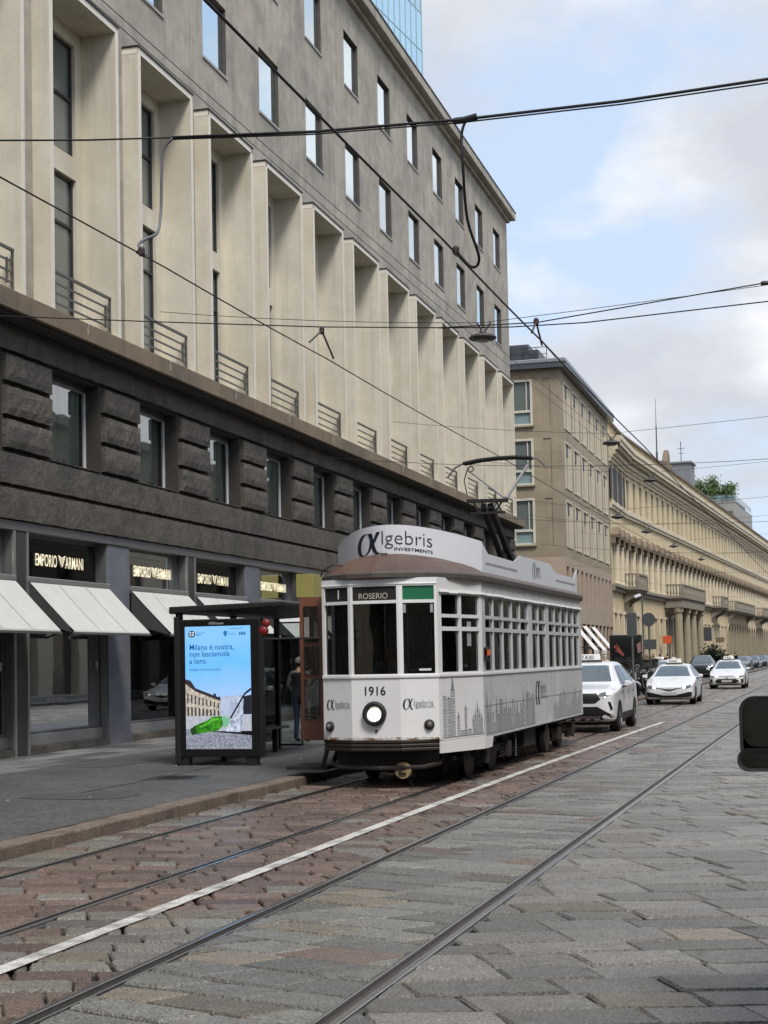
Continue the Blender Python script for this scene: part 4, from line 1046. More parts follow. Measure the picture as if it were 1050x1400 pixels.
panel('rear_vestibule', (-.86, 12.0), (-HW, 10.6), [(.13, 1.3, 1.63, 2.74)], .67, m_tw)
panel('side_panel', (-HW, 10.6), (-HW, 1.5), [(10.6-b_, 10.6-a, 1.63, 2.74) for a, b_ in side_cols], .62, m_tw2)
mb = MB(); mb.wall((-HW, 1.5, 0), Vector((.32, -1.42, 0)).normalized(), Vector((-1.42, -.32, 0)).normalized(), (0, 1.4556), (.67, 2.98), [(.12, 1.33, .68, 2.80)], .05); mb.build('door_frame', m_tw, TR, fix=False)
for p, u, nr, a, b_, c, d in GL:
    if (c, d) == (2.665, 2.865): continue
    mb = MB(); o_ = p-nr*.03; P3 = lambda x, z: o_+u*x+Vector((0, 0, z))
    mb.poly([P3(a, c), P3(b_, c), P3(b_, d), P3(a, d)]); mb.build('window_pane', g_tram, TR, fix=False)
def on(key, a, z, out_=.004):
    p, u, nr, L_ = FR[key]; return p+u*a+nr*out_+Vector((0, 0, z))
# destination box, green panel and the small dark one
for key, mt, nm in (('c', m_blk, 'destination_box'), ('r', m_green, 'green_panel'), ('l', m_blk, 'route_box')):
    L_ = FR[key][3]; a, b_ = (.035, .685) if key == 'c' else (.055, .505)
    mb = MB(); mb.poly([on(key, a, 2.665, -.02), on(key, b_, 2.665, -.02), on(key, b_, 2.865, -.02), on(key, a, 2.865, -.02)])
    o_ = mb.build(nm, mt, TR, fix=False)
    if key == 'c': text_obj('destination_letters', 'ROSERIO', mat('roller_blind_print', (.55, .52, .42), .7, 0), o_, on('c', .12, 2.69, -.012), FR['c'][1], (0, 0, 1), .118, .92, .002)
    if key == 'l': mm = MB(); mm.poly([on('l', .30, 2.70, -.014), on('l', .325, 2.70, -.014), on('l', .325, 2.83, -.014), on('l', .30, 2.83, -.014)]); mm.build('route_number', m_tw, o_, fix=False)
# mouldings round the windows
mb = MB()
for key, a, b_ in (('c', -.005, .725), ('r', 0, .55), ('l', 0, .55), ('t', 0, 1.456), ('s', 0, 9.1)):
    for z0, z1, o_ in ((1.565, 1.605, .018), (2.885, 2.905, .010)):
        if key in 's t' and z0 > 2: continue
        pts = [on(key, a, z0, o_), on(key, b_, z0, o_), on(key, b_, z1, o_), on(key, a, z1, o_)]; mb.prism(pts, -FR[key][2]*(o_+.005))
mb.build('waist_moulding', m_tw, TR, bevel=.004)
mb = MB()
rw = random.Random(2)
for key, a, b_, n_ in (('t', .05, 1.456, 10), ('s', .0, 9.1, 44)):
    for i in range(n_):
        x0, x1 = a+(b_-a)*i/n_, a+(b_-a)*(i+1)/n_; d = rw.uniform(-.006, .006)
        mb.prism([on(key, x0, 2.765+d, .035), on(key, x1, 2.765+d, .035), on(key, x1, 2.80+d, .02), on(key, x0, 2.80+d, .02)], -FR[key][2]*.03)
mb.build('drip_strip', mat('drip_strip', (.72, .72, .70), .5, .1, 6), TR)
# skirt under the vestibule, rivets and seams
mb = MB(); p_, u_, n_, L_ = FR['t']
mb.prism([on('t', .02, .49, .005), on('t', L_, .47, .005), on('t', L_, .665, .005), on('t', .02, .665, .005)], -n_*.02)
mb.prism([on('s', 0, .47, .005), on('s', .50, .47, .005), on('s', .60, .62, .005), on('s', 0, .64, .005)], -FR['s'][2]*.02)
mb.build('skirt', m_tw, TR)
mb = MB()
for y in (2.0, 4.55, 7.1): mb.box(HW+.001, HW+.006, y, y+.012, .63, 1.56)
mb.box(HW+.001, HW+.005, 1.5, 10.5, 1.10, 1.108)
mb.build('panel_seam', m_inkl, TR)
# roof: brown dome at the front, dark eaves along the sides
half = [(0, -.24), (.40, -.18), (.72, .04), (.97, .42), (1.13, .95), (1.235, 1.55), (1.235, 10.6), (1.1, 11.4), (.8, 12.05), (.4, 12.28), (0, 12.32)]
outl = half+[(-x, y) for x, y in reversed(half[1:-1])]
def offs(d):
    c = []
    n_ = len(outl)
    for i in range(n_):
        a, b_, e = Vector(outl[i-1]), Vector(outl[i]), Vector(outl[(i+1) % n_])
        t = (e-a).normalized(); nn = Vector((t.y, -t.x)); c.append(b_+nn*d)
    return c
mb = MB(); levels = [(-.03, 2.97, 1), (.0, 2.985, 1), (.0, 3.045, 1), (-.03, 3.075, 0), (-.11, 3.14, 0), (-.26, 3.23, 0), (-.46, 3.31, 0), (-.70, 3.36, 0)]
rings = []
for d, z, mi in levels:
    rings.append((len(mb.v), mi)); mb.v += [(p.x, p.y, z) for p in offs(d)]
n_ = len(outl)
for (a, mi), (b_, _) in zip(rings, rings[1:]):
    for i in range(n_): mb.f.append((a+i, a+(i+1) % n_, b_+(i+1) % n_, b_+i)); mb.m.append(mi)
mb.f.append(tuple(rings[-1][0]+i for i in range(n_))); mb.m.append(0)
mb.build('roof', [m_tbr, m_teave], TR, smooth=False, bevel=.0)
mb = MB(); mb.poly([(p.x*.97, p.y, 2.965) for p in offs(-.04)]); mb.build('ceiling', m_ceil, TR, fix=False)
# grab rail and lamp on the dome
mb = MB(); mb.tube([(-1.05, .62, 3.08), (-1.0, .55, 3.16), (-.72, .25, 3.22), (-.55, .15, 3.19)], .012, 6); mb.build('grab_rail', m_teave, TR)
mb = MB(); mb.box(-.03, .05, .33, .43, 3.27, 3.37); mb.lathe([(.0, 0), (.035, .01), (.03, .04)], 10, (.01, .32, 3.34), 'Y'); mb.build('dome_lamp', m_teave, TR, bevel=.01)
# curved banner
BX = 1.15
def ban(x): return Vector((x, .55+1.2*(x/BX)**2, 0)), 3.125+.20*(1-(x/BX)**2), 3.585+.21*(1-(x/BX)**2)
mb = MB(); n_ = 32; fr_, bk_ = [], []
for i in range(n_+1):
    x = -BX+2*BX*i/n_; p, zb, zt = ban(x); fr_.append((p.x, p.y, zb, zt))
for a, b_ in zip(fr_, fr_[1:]): mb.poly([(a[0], a[1], a[2]), (b_[0], b_[1], b_[2]), (b_[0], b_[1], b_[3]), (a[0], a[1], a[3])])
bn = mb.build('front_banner', m_ban, TR); md = bn.modifiers.new('th', 'SOLIDIFY'); md.thickness = .012; md.offset = -1
# lettering bent onto the banner
_tab = [(0., -BX)]; _p = ban(-BX)[0]
for i in range(1, 401):
    x = -BX+2*BX*i/400; q = ban(x)[0]; _tab.append((_tab[-1][0]+(q-_p).length, x)); _p = q
def x_of(s_):
    for (a, xa), (b_, xb) in zip(_tab, _tab[1:]):
        if a <= s_ <= b_: return xa+(xb-xa)*(s_-a)/(b_-a)
    return BX
def s_of(x): return min(_tab, key=lambda t: abs(t[1]-x))[0]
def bend(o_, s0_, zoff):
    for v in o_.data.vertices:
        x = x_of(s0_+v.co.x); p, zb, zt = ban(x); t = (ban(x+.01)[0]-ban(x-.01)[0]).normalized(); nr = Vector((t.y, -t.x, 0))
        q = p+nr*.006; v.co = Vector((q.x, q.y, zb+zoff+v.co.y))
def x_at_px(px):
    best = min(range(401), key=lambda i: abs(proj(Vector((TRAM_X, 21, 3.45))+ban(-BX+2*BX*i/400)[0])[0]-px)); return -BX+2*BX*best/400
def fit(o_, s0_, s1_, zoff):
    xs_ = [v.co.x for v in o_.data.vertices]; a_, b2 = min(xs_), max(xs_)
    for v in o_.data.vertices: v.co.x = (v.co.x-a_)/(b2-a_)*(s1_-s0_)
    bend(o_, s0_, zoff)
SP = lambda px: s_of(x_at_px(px))
gx = MB(); alpha_glyph(gx, (0, 0, 0), (1, 0, 0), (0, 1, 0), .33, 0); ga = gx.build('logo_alpha', m_ink, bn, fix=False); fit(ga, SP(489.5), SP(523), .045)
gt = text_obj('logo_letters', 'lgebris', m_ink, bn, (0, 0, 0), (1, 0, 0), (0, 1, 0), .295, 1., 0, bold=-.013); fit(gt, SP(522.5), SP(590.5), .185)
gt = text_obj('logo_letters', 'INVESTMENTS', m_ink, bn, (0, 0, 0), (1, 0, 0), (0, 1, 0), .062, 1., 0, bold=.012); fit(gt, SP(539), SP(591), .095)
# side banners with cut-outs
prof = [(1.74, 3.11), (1.74, 3.585), (2.19, 3.42), (4.12, 3.41), (4.68, 3.54), (7.47, 3.55), (8.07, 3.40), (10.04, 3.40), (10.51, 3.59), (10.44, 3.12)]
for sg in (1, -1):
    mb = MB(); mb.prism([(sg*1.145, y, z) for y, z in prof], (-sg*.012, 0, 0)); sb = mb.build('side_banner', m_ban, TR)
    if sg == 1:
        gx = MB(); alpha_glyph(gx, (1.147, 5.72, 3.205), (0, 1, 0), (0, 0, 1), .29, .002); gx.build('logo_alpha', m_inkg, sb, fix=False)
        text_obj('logo_letters', 'lgebris', m_inkg, sb, (1.147, 6.02, 3.30), (0, 1, 0), (0, 0, 1), .26, .62, .002)
        text_obj('logo_letters', 'INVESTMENTS', m_inkg, sb, (1.147, 6.08, 3.235), (0, 1, 0), (0, 0, 1), .07, .9, .002)
        mb = MB(); rr = random.Random(4)
        for a, b_ in ((2.0, 4.3), (8.0, 10.2)):
            y = a
            while y < b_:
                w_ = rr.uniform(.05, .16); mb.poly([(1.1485, y, 3.25), (1.1485, y+w_, 3.25), (1.1485, y+w_, 3.285), (1.1485, y, 3.285)]); y += w_+.025
        mb.build('faint_print', m_inkl, sb, fix=False)
# body lettering: number and logos
def txt(s_, key, a, z, size, xs=1., mt=m_ink, bold=0., nm='letters'):
    return text_obj(nm, s_, mt, TR, on(key, a, z, .003), FR[key][1], (0, 0, 1), size, xs, .002, bold=bold)
txt('1916', 'c', .165, 1.325, .175, .98, bold=.012, nm='fleet_number')
for key, a, w_, c in (('r', .03, .46, m_ink), ('l', .07, .40, m_ink)):
    gx = MB(); h_ = .155 if key == 'r' else .15; z = 1.115
    p, u, nr, _ = FR[key]; alpha_glyph(gx, on(key, a, z, 0), u, (0, 0, 1), h_, .004); gx.build('logo_alpha', c, TR, fix=False)
    txt('lgebris', key, a+.155, z+.045, .135, .80, m_inkg, nm='logo_letters'); txt('INVESTMENTS', key, a+.215, z+.018, .034, 1.1, m_inkg, .0, 'logo_letters')
gx = MB(); alpha_glyph(gx, (HW+.004, 5.55, .98), (0, 1, 0), (0, 0, 1), .42, .002); gx.build('logo_alpha', m_ink, TR, fix=False)
text_obj('logo_letters', 'lgebris', m_inkg, TR, (HW+.005, 5.98, 1.17), (0, 1, 0), (0, 0, 1), .31, .68, .002); text_obj('logo_letters', 'INVESTMENTS', m_inkg, TR, (HW+.005, 6.08, 1.08), (0, 1, 0), (0, 0, 1), .085, 1., .002)
# skyline print: line-drawn landmarks along the lower panels
def skyline(key, a0, a1, zb, seed, hmax, mt, nm, items=None):
    rr = random.Random(seed); mb = MB(); o_ = .0035
    def rc_(a, b_, c, d, lift=0): mb.poly([on(key, a, c, o_+lift), on(key, b_, c, o_+lift), on(key, b_, d, o_+lift), on(key, a, d, o_+lift)])
    def tower(a, w_, h, spire=0):
        n_ = max(3, int(w_/.022))
        for i in range(n_+1): x = a+w_*i/n_; rc_(x, x+.006, zb, zb+h)
        z = zb+.03
        while z < zb+h: rc_(a, a+w_, z, z+.006, .0004); z += rr.uniform(.026, .05)
        rc_(a-.008, a+w_+.008, zb+h, zb+h+.01)
        if spire:
            mb.poly([on(key, a+w_*.12, zb+h+.012, o_), on(key, a+w_*.88, zb+h+.012, o_), on(key, a+w_*.5, zb+h+spire, o_)])
    a = a0
    if items:
        for it in items: tower(*it)
    else:
        while a < a1:
            w_ = rr.uniform(.05, .17); h = hmax*rr.uniform(.22, .8); 
            tower(a, w_, h, rr.choice((0, 0, .06, .14, .22))*hmax/.5 if h < .7*hmax else rr.choice((0, .1)))
            a += w_+rr.uniform(.012, .07)
    rc_(a0, a1, zb-.006, zb+.008)
    return mb.build(nm, mt, TR, fix=False)
skyline('t', .10, 1.44, .70, 1, .5, m_inkg, 'skyline_print', [(.12, .10, .58), (.25, .10, .54, .04), (.36, .13, .66, .26), (.56, .08, .26, .1), (.67, .22, .07), (.80, .07, .38, .07), (.92, .09, .08), (1.06, .05, .2, .12), (1.13, .05, .26, .14), (1.20, .06, .34, .16), (1.28, .05, .26, .14), (1.35, .05, .2, .12)])
skyline('s', .15, 3.3, .67, 5, .62, m_inkg, 'skyline_print'); skyline('s', 3.3, 3.95, .67, 8, .7, m_inkg, 'skyline_print'); skyline('s', 5.8, 8.9, .67, 9, .62, m_inkl, 'skyline_print')
mb = MB(); rr = random.Random(6)                                  # scuffs torn through the wrap
for i in range(70):
    a, z = rr.uniform(.1, 4.6), rr.uniform(.75, 1.5); w_, h = rr.uniform(.006, .03), rr.uniform(.02, .14)
    mb.poly([on('s', a, z, .0045), on('s', a+w_, z-.01, .0045), on('s', a+w_*1.4, z+h, .0045), on('s', a+w_*.3, z+h*.8, .0045)])
mb.build('scuff', mat('scuff', (.62, .63, .64), .6, 0), TR, fix=False)
# headlight, side lamps
mb = MB(); mb.lathe([(.0, .03), (.10, .03), (.115, -.06), (.165, -.055), (.175, -.01), (.168, .03)], 28, (-.02, -.155, 1.065), 'Y'); hl = mb.build('headlight', m_rubber, TR, smooth=True)
mb = MB(); mb.lathe([(.0, -.055), (.06, -.05), (.10, -.03)], 24, (-.02, -.158, 1.045), 'Y'); mb.build('lens', mat('headlight_lens', (.8, .8, .72), .1, 0, emit=(1., .97, .80), estr=1.3), hl, smooth=True)
for key, a, z in (('r', .40, .90), ('l', .13, .88)):
    p, u, nr, _ = FR[key]; c = on(key, a, z, 0)
    mb = MB(); mb.tube([c-nr*.01, c+nr*.03, c+nr*.055], [.075, .072, .045], 18); lp = mb.build('side_lamp', m_rubber, TR, smooth=False)
    mb = MB(); mb.tube([c+nr*.05, c+nr*.068, c+nr*.078], [.045, .035, .012], 14); mb.build('lens', mat('lamp_lens', (.14, .13, .12), .12, .05), lp, smooth=True)
mb = MB(); mb.lathe([(.0, -.02), (.018, -.015), (.02, .02)], 10, (.0, -.145, .82), 'Y'); mb.build('bolt', m_rubber, TR)
# ribbed bumper across the front
fo = [(-.88, .12), (-.37, -.17), (.37, -.17), (.88, .12)]
for i in range(3):
    mb = MB(); z0 = .535+i*.055
    pts = [Vector((x, y, z0)) for x, y in fo]; 
    inn = [Vector((x*.96, y+.10, z0)) for x, y in reversed(fo)]
    mb.prism(pts+inn, (0, 0, .047)); mb.build('bumper_rib', m_bump, TR, bevel=.012)
mb = MB(); mb.prism([Vector((x*.98, y+.04, .53)) for x, y in fo]+[Vector((x*.9, y+.3, .53)) for x, y in reversed(fo)], (0, 0, .16)); mb.build('buffer_beam', m_blk, TR)
mb = MB(); mb.tube([(-.80, .5, .50), (-.80, .25, .34), (-.62, .06, .30), (0, -.04, .29), (.62, .06, .30), (.80, .25, .34), (.80, .5, .50)], .035, 8); mb.build('lifeguard', m_bump, TR)
mb = MB(); mb.box(-.7, .7, .18, .7, .30, .53); mb.build('front_apron', m_blk, TR)
mb = MB(); mb.lathe([(.0, -.02), (.115, -.02), (.12, .0), (.12, .05), (.05, .06), (.05, .4)], 20, (.33, .02, .255), 'Y'); cp = mb.build('coupler', mat('coupler_brass', (.30, .23, .12), .6, .35, 9, .4, 50), TR)
mb = MB(); mb.box(.28, .38, -.025, -.005, .20, .23); mb.box(.28, .31, -.025, -.005, .23, .29); mb.box(.28, .38, -.025, -.005, .29, .315); mb.build('coupler_slot', m_blk, cp)
# under-floor, bogies and wheels
mb = MB(); mb.box(-.78, .78, .35, 1.9, .50, .70); mb.box(-1.05, 1.05, 1.9, 10.4, .56, .70); mb.box(-.78, .78, 10.4, 11.7, .50, .70); mb.box(-.8, .8, 4.5, 7.4, .18, .56); mb.box(.55, 1.05, 5.1, 6.1, .28, .56); mb.box(-.6, .6, 1.2, 1.75, .14, .5); mb.box(-.6, .6, 10.2, 11.2, .16, .5); mb.build('underframe_shade_boxes', m_blk, TR)  # underframe, plus low black boxes added to keep the space below dark
for cy in (2.85, 9.05):
    mb = MB()
    for sx in (-1, 1): mb.box(sx*.97-.05, sx*.97+.05, cy-1.2, cy+1.2, .34, .46)
    mb.box(-.9, .9, cy-.2, cy+.2, .30, .50); bg_ = mb.build('bogie', m_blk, TR)
    for wy in (-.8, .8):
        for sx in (-1, 1):
            mb = MB(); mb.lathe([(.12, -.07), (.24, -.07), (.30, -.05), (.335, -.05), (.335, .02), (.36, .025), (.36, .06), (.1, .06)], 24, (sx*.745, cy+wy, .34), 'X'); mb.build('wheel', m_whl, bg_)
            mb = MB(); mb.box(sx*1.02-.09, sx*1.02+.09, cy+wy-.13, cy+wy+.13, .22, .48); mb.build('axle_box', m_whl, bg_, bevel=.03)
            for dy in (-.25, .25):
                mb = MB()
                pts = [(sx*1.0+.05*math.cos(t*.8), cy+wy+dy+.05*math.sin(t*.8), .20+t*.0075) for t in range(36)]
                mb.tube(pts, .012, 5); mb.build('spring', m_whl, bg_)
mb = MB()
for sx in (.99,):
    for cy in (7.0,): mb.lathe([(.0, -.02), (.23, -.02), (.25, .0), (.25, .10), (0, .12)], 20, (sx, cy, .34), 'X')
mb.build('air_tank', m_whl, TR)
mb = MB()
for i in range(11): mb.lathe([(.012, 0), (.022, .01), (.012, .02)], 6, (1.04, 4.4, .18+i*.034))
mb.build('chain', m_steel, TR)
# interior
mb = MB(); mb.prism([(x*.93, .1+y*.985, .70) for x, y in ring], (0, 0, .04)); mb.build('floor', m_tin, TR)
mb = MB()
for sx in (-1, 1): mb.box(sx*1.115-.01, sx*1.115+.01, 1.6, 10.5, .74, 1.58)
mb.box(-.9, .9, 1.60, 1.64, .74, 1.5); mb.box(-.85, .85, 10.55, 10.6, .74, 2.9); mb.build('lining', m_tin, TR)
for y in (2.4, 3.9, 5.9, 7.4, 8.9):
    mb = MB(); 
    for j in range(6): mb.box(-1.02, -.99+.0, y-.45, y+.45, 1.30+j*.105, 1.365+j*.105)
    mb.box(-1.04, -1.02, y-.40, y-.34, 1.1, 1.95); mb.box(-1.04, -1.02, y+.34, y+.40, 1.1, 1.95); mb.box(-1.05, -.55, y-.48, y+.48, 1.13, 1.17); mb.box(-.62, -.57, y-.4, y-.34, .74, 1.13); mb.box(-.62, -.57, y+.34, y+.4, .74, 1.13)
    mb.build('bench', m_wood2, TR)
    mb = MB(); mb.box(.55, 1.05, y-.48, y+.48, 1.13, 1.17)
    for j in range(6): mb.box(1.04, 1.065, y-.45, y+.45, 1.42+j*.10, 1.472+j*.10)
    mb.build('bench', mat('pale_slat_stripe', (.62, .58, .50), .5, .08, 4), TR)  # slats coloured far paler than the opposite benches
for y in (1.9, 3.2, 5.2, 6.8, 8.4, 10.0):
    for sx in (-.45, .45): mb = MB(); mb.tube([(sx, y, .74), (sx, y, 2.95)], .016, 6); mb.build('grab_pole', m_steel, TR)
# open folding doors, step, mirror and signal lamp
for k, (x0, y0, x1, y1) in enumerate(((-1.27, 1.28, -1.60, 1.20), (-1.20, 1.34, -1.52, 1.46))):
    p, q = Vector((x0, y0, 0)), Vector((x1, y1, 0)); u = (q-p); L_ = u.length; u = u/L_; nr = Vector((u.y, -u.x, 0))
    mb = MB(); mb.wall(p, u, nr, (0, L_), (.62, 2.80), [(.06, L_-.06, 1.62, 2.05), (.06, L_-.06, 2.11, 2.66), (.06, L_-.06, .95, 1.55)], .03)
    mb.wall(p-nr*.035, u, -nr, (0, L_), (.62, 2.80), [(.06, L_-.06, 1.62, 2.05), (.06, L_-.06, 2.11, 2.66), (.06, L_-.06, .95, 1.55)], -.03)
    dr = mb.build('door_leaf', m_wood, TR, fix=False)
    for a, b_ in ((1.62, 2.05), (2.11, 2.66), (.95, 1.55)):
        mb = MB(); o_ = p-nr*.018; mb.poly([o_+u*.06+Vector((0, 0, a)), o_+u*(L_-.06)+Vector((0, 0, a)), o_+u*(L_-.06)+Vector((0, 0, b_)), o_+u*.06+Vector((0, 0, b_))]); mb.build('pane', g_tram, dr, fix=False)
mb = MB(); mb.box(-1.62, -1.0, .55, 1.35, .22, .27); mb.bar((-1.1, .7, .25), (-1.0, .7, .60), .05); mb.bar((-1.1, 1.2, .25), (-1.0, 1.2, .60), .05); mb.build('step', m_blk, TR)
mb = MB(); mb.tube([(-.90, .16, 2.16), (-1.3, .10, 2.16), (-1.72, .05, 2.16), (-1.77, .05, 2.22)], .014, 6); mr = mb.build('mirror_arm', m_rubber, TR)
mb = MB(); mb.lathe([(.0, -.03), (.06, -.025), (.075, .0), (.07, .04), (0, .055)], 20, (-1.76, .05, 2.28), 'Y'); mb.lathe([(.0, -.025), (.05, -.02), (.062, .0), (.06, .03), (0, .04)], 16, (-1.72, .05, 2.39), 'Y'); mb.build('mirror_shell', m_red, mr, smooth=True)
mb = MB(); mb.box(HW+.0, HW+.07, 1.56, 1.66, 1.78, 1.98); sl = mb.build('side_signal', m_rubber, TR, bevel=.015)
mb = MB(); mb.lathe([(.0, .0), (.045, .01), (.05, -.05)], 14, (HW+.06, 1.61, 1.90), 'Y'); mb.build('lens', mat('amber_lens', (.55, .11, .03), .25, .05), sl)
mb = MB(); mb.tube([(-.95, .05, 1.52), (-1.0, .03, 1.40), (-.99, .02, 1.18)], .02, 6); mb.build('grab_handle', m_rubber, TR)
mb = MB(); mb.box(.47, .77, -.0, .05, 1.66, 1.69); mb.build('dash_tray', m_tw, TR)
mb = MB()
for a in (.05, .44): 
    mb.prism([on('r', a+.01, 2.48, -.01), on('r', a+.05, 2.48, -.01), on('r', a+.05, 2.60, -.01), on('r', a+.01, 2.60, -.01)], -FR['r'][2]*.01)
mb.prism([on('t', 1.0, 2.0, -.025), on('t', 1.13, 2.0, -.025), on('t', 1.13, 2.36, -.025), on('t', 1.0, 2.36, -.025)], -FR['t'][2]*.004)
mb.build('paper_notice', m_inkl, TR)
# pantograph: base frame, leaning lower arm, cross-head, V upper arms, carbon bow
mb = MB(); mb.box(-.45, .45, 8.2, 9.9, 3.36, 3.42); mb.box(-.4, -.3, 8.2, 9.9, 3.42, 3.5); mb.box(.3, .4, 8.2, 9.9, 3.42, 3.5); pg = mb.build('pantograph', m_blk, TR)
mb = MB(); mb.bar((-.06, 9.35, 3.45), (-.16, 7.65, 4.72), .085, .10); mb.bar((.13, 9.45, 3.45), (-.02, 7.65, 4.72), .10, .12); mb.build('lower_arm', m_blk, pg)
mb = MB(); mb.bar((-.46, 7.62, 4.82), (.34, 7.62, 4.80), .07); mb.bar((-.40, 7.62, 4.58), (.28, 7.62, 4.58), .045)
for a, b_ in ((-.34, -.22), (-.14, -.22), (.24, .08), (.10, .22)): mb.bar((a, 7.62, 4.81), (b_, 7.62, 4.58), .03)
mb.build('cross_head', m_blk, pg)
ZC = 5.66
mb = MB(); mb.tube([(.26, 7.65, 4.86), (-.62, 8.35, ZC-.14)], .018, 6); mb.tube([(.30, 7.65, 4.84), (.62, 8.35, ZC-.08)], .028, 8); mb.build('upper_arm', m_alu_lt, pg)
mb = MB(); mb.tube([(-.54+.05*math.cos(t*.5), 8.35, ZC-.13+.05*math.sin(t*.5)) for t in range(14)], .012, 5); mb.tube([(-.6, 8.35, ZC-.1), (-.68, 8.34, ZC-.35), (-.55, 8.0, 5.0)], .012, 5); mb.build('cable', m_blk, pg)
mb = MB(); pts = [(-.68, ZC-.02), (-.35, ZC+.03), (0, ZC+.05), (.35, ZC+.05), (.68, ZC+.02)]
for (a, za_), (b_, zb_) in zip(pts, pts[1:]): mb.box(a, b_, 8.30, 8.42, min(za_, zb_)-.035, max(za_, zb_)+.03)
bow = MB()
for dy in (8.30, 8.42): bow.tube([(x, dy, z) for x, z in pts], .036, 8)
bow.build('collector_bow', m_blk, pg)
mb = MB()
for dy in (8.30,):
    mb.tube([(-.68, dy, ZC-.02), (-.85, dy, ZC-.10), (-1.0, dy, ZC-.28)], .018, 6); mb.tube([(.68, dy, ZC+.02), (.82, dy, ZC-.02), (.98, dy, ZC-.20)], .018, 6)
mb.build('bow_horn', m_alu, pg)
mb = MB(); mb.box(-.8, .2, 4.3, 5.2, 3.36, 3.5); mb.box(-.7, .7, 10.1, 10.4, 3.3, 3.45); mb.build('resistor_box', m_blk, TR)

# rust and road dirt along the bottom edge of the front, rivet lines on the side
def rusty():
    m = bpy.data.materials.new('rust_edge'); m.use_nodes = True; n = m.node_tree.nodes; l = m.node_tree.links; b_ = n['Principled BSDF']; b_.inputs['Roughness'].default_value = .7
    g = n.new('ShaderNodeNewGeometry'); ns = n.new('ShaderNodeTexNoise'); ns.inputs['Scale'].default_value = 9; ns.inputs['Detail'].default_value = 6; l.new(g.outputs['Position'], ns.inputs['Vector'])
    r = n.new('ShaderNodeValToRGB'); e = r.color_ramp.elements; e[0].position = .42; e[0].color = (.62, .60, .54, 1); e[1].position = .62; e[1].color = (.20, .095, .04, 1); l.new(ns.outputs[0], r.inputs[0]); l.new(r.outputs[0], b_.inputs['Base Color']); return m
m_rst = rusty(); mb = MB()
for key, L_ in (('c', .72), ('r', .546), ('l', .546)):
    n_ = 9
    for i in range(n_):
        a, b_ = L_*i/n_, L_*(i+1)/n_; h0, h1 = rw.uniform(.012, .045), rw.uniform(.012, .045)
        mb.poly([on(key, a, .692, .003), on(key, b_, .692, .003), on(key, b_, .692+h1, .003), on(key, a, .692+h0, .003)])
mb.build('rust_edge', m_rst, TR, fix=False)
mb = MB()
for i in range(76):
    for z in (.66, 1.535): mb.lathe([(.009, 0), (.006, .005), (0, .006)], 6, (HW, 1.56+i*.12, z), 'X')
for i in range(8):
    for y in (2.0, 4.55, 7.1):
        for dy in (-.04, .05): mb.lathe([(.009, 0), (.006, .005), (0, .006)], 6, (HW, y+dy, .70+i*.11), 'X')
q = mb.build('rivets', m_tw2, TR, fix=False); q['kind'] = 'stuff'
# ================================================================== vehicles
m_cw = mat('car_white_paint', (.76, .765, .775), .25, .03, 1., coat=.7, spec=.5)
m_cdk = mat('car_dark_paint', (.012, .014, .022), .25, .05, 1., coat=.7)
m_cgr = mat('car_grey_paint', (.10, .11, .125), .3, .05, 1., coat=.7)
m_cgl = mat('car_glass_sky_tint', (.065, .09, .105), .05, .12, 2., spec=.9, coat=.5)  # paler bluish base stands in for sky mirrored in the windscreens
m_cgl2 = mat('car_side_glass', (.012, .014, .016), .12, .1, 2., spec=.35)
m_cblk = mat('car_black_trim', (.010, .010, .011), .5, .1, 4)
m_tyre = mat('tyre', (.012, .012, .012), .8, .15, 6)
m_rim = mat('alloy_rim', (.28, .28, .29), .3, .05, 4, metal=.9)
m_chr = mat('chrome_strip', (.55, .55, .56), .15, 0, metal=1.)
m_hl = mat('headlamp_glass', (.09, .095, .10), .1, .1, 9, spec=.8, coat=.6)
m_hlon = glow('headlamp_on', (1., .98, .92), 3.2)
m_plate = mat('number_plate', (.55, .56, .58), .5, .08, 30)
m_taxi = mat('taxi_sign', (.72, .72, .70), .5, 0, emit=(1, 1, .95), estr=.12)
def car_body(name, st, m, parent, sub=2):
    """lofted body from stations (y, ztop, wtop, zbelt, wbelt, wmax, zsill)"""
    mb = MB(); ringn = None
    for y, zt, wt, zb, wb_, wm, zs in st:
        h = [(0, zt), (wt*.62, zt-.004), (wt*.93, zt-.022), (wt, zt-.05), (wb_, zb), (wb_+.006, zb-.03), (wm, zs+(zb-zs)*.55), (wm, zs+(zb-zs)*.25), (wm-.03, zs+.03), (wm-.12, zs), (0, zs)]
        full = h+[(-x, z) for x, z in reversed(h[1:-1])]; ringn = len(full)
        mb.v += [(x, y, z) for x, z in full]
    k = len(st)
    for i in range(k-1):
        for j in range(ringn): mb.f.append((i*ringn+j, i*ringn+(j+1) % ringn, (i+1)*ringn+(j+1) % ringn, (i+1)*ringn+j)); mb.m.append(0)
    mb.f += [tuple(range(ringn)), tuple(reversed(range((k-1)*ringn, k*ringn)))]; mb.m += [0, 0]
    o = mb.build(name, m, parent, smooth=True, sub=sub)
    bpy.context.view_layer.update()
    dg = bpy.context.evaluated_depsgraph_get(); ev = o.evaluated_get(dg); me = ev.to_mesh()
    bvh = BVHTree.FromPolygons([v.co.copy() for v in me.vertices], [tuple(p.vertices) for p in me.polygons]); ev.to_mesh_clear()
    return o, bvh
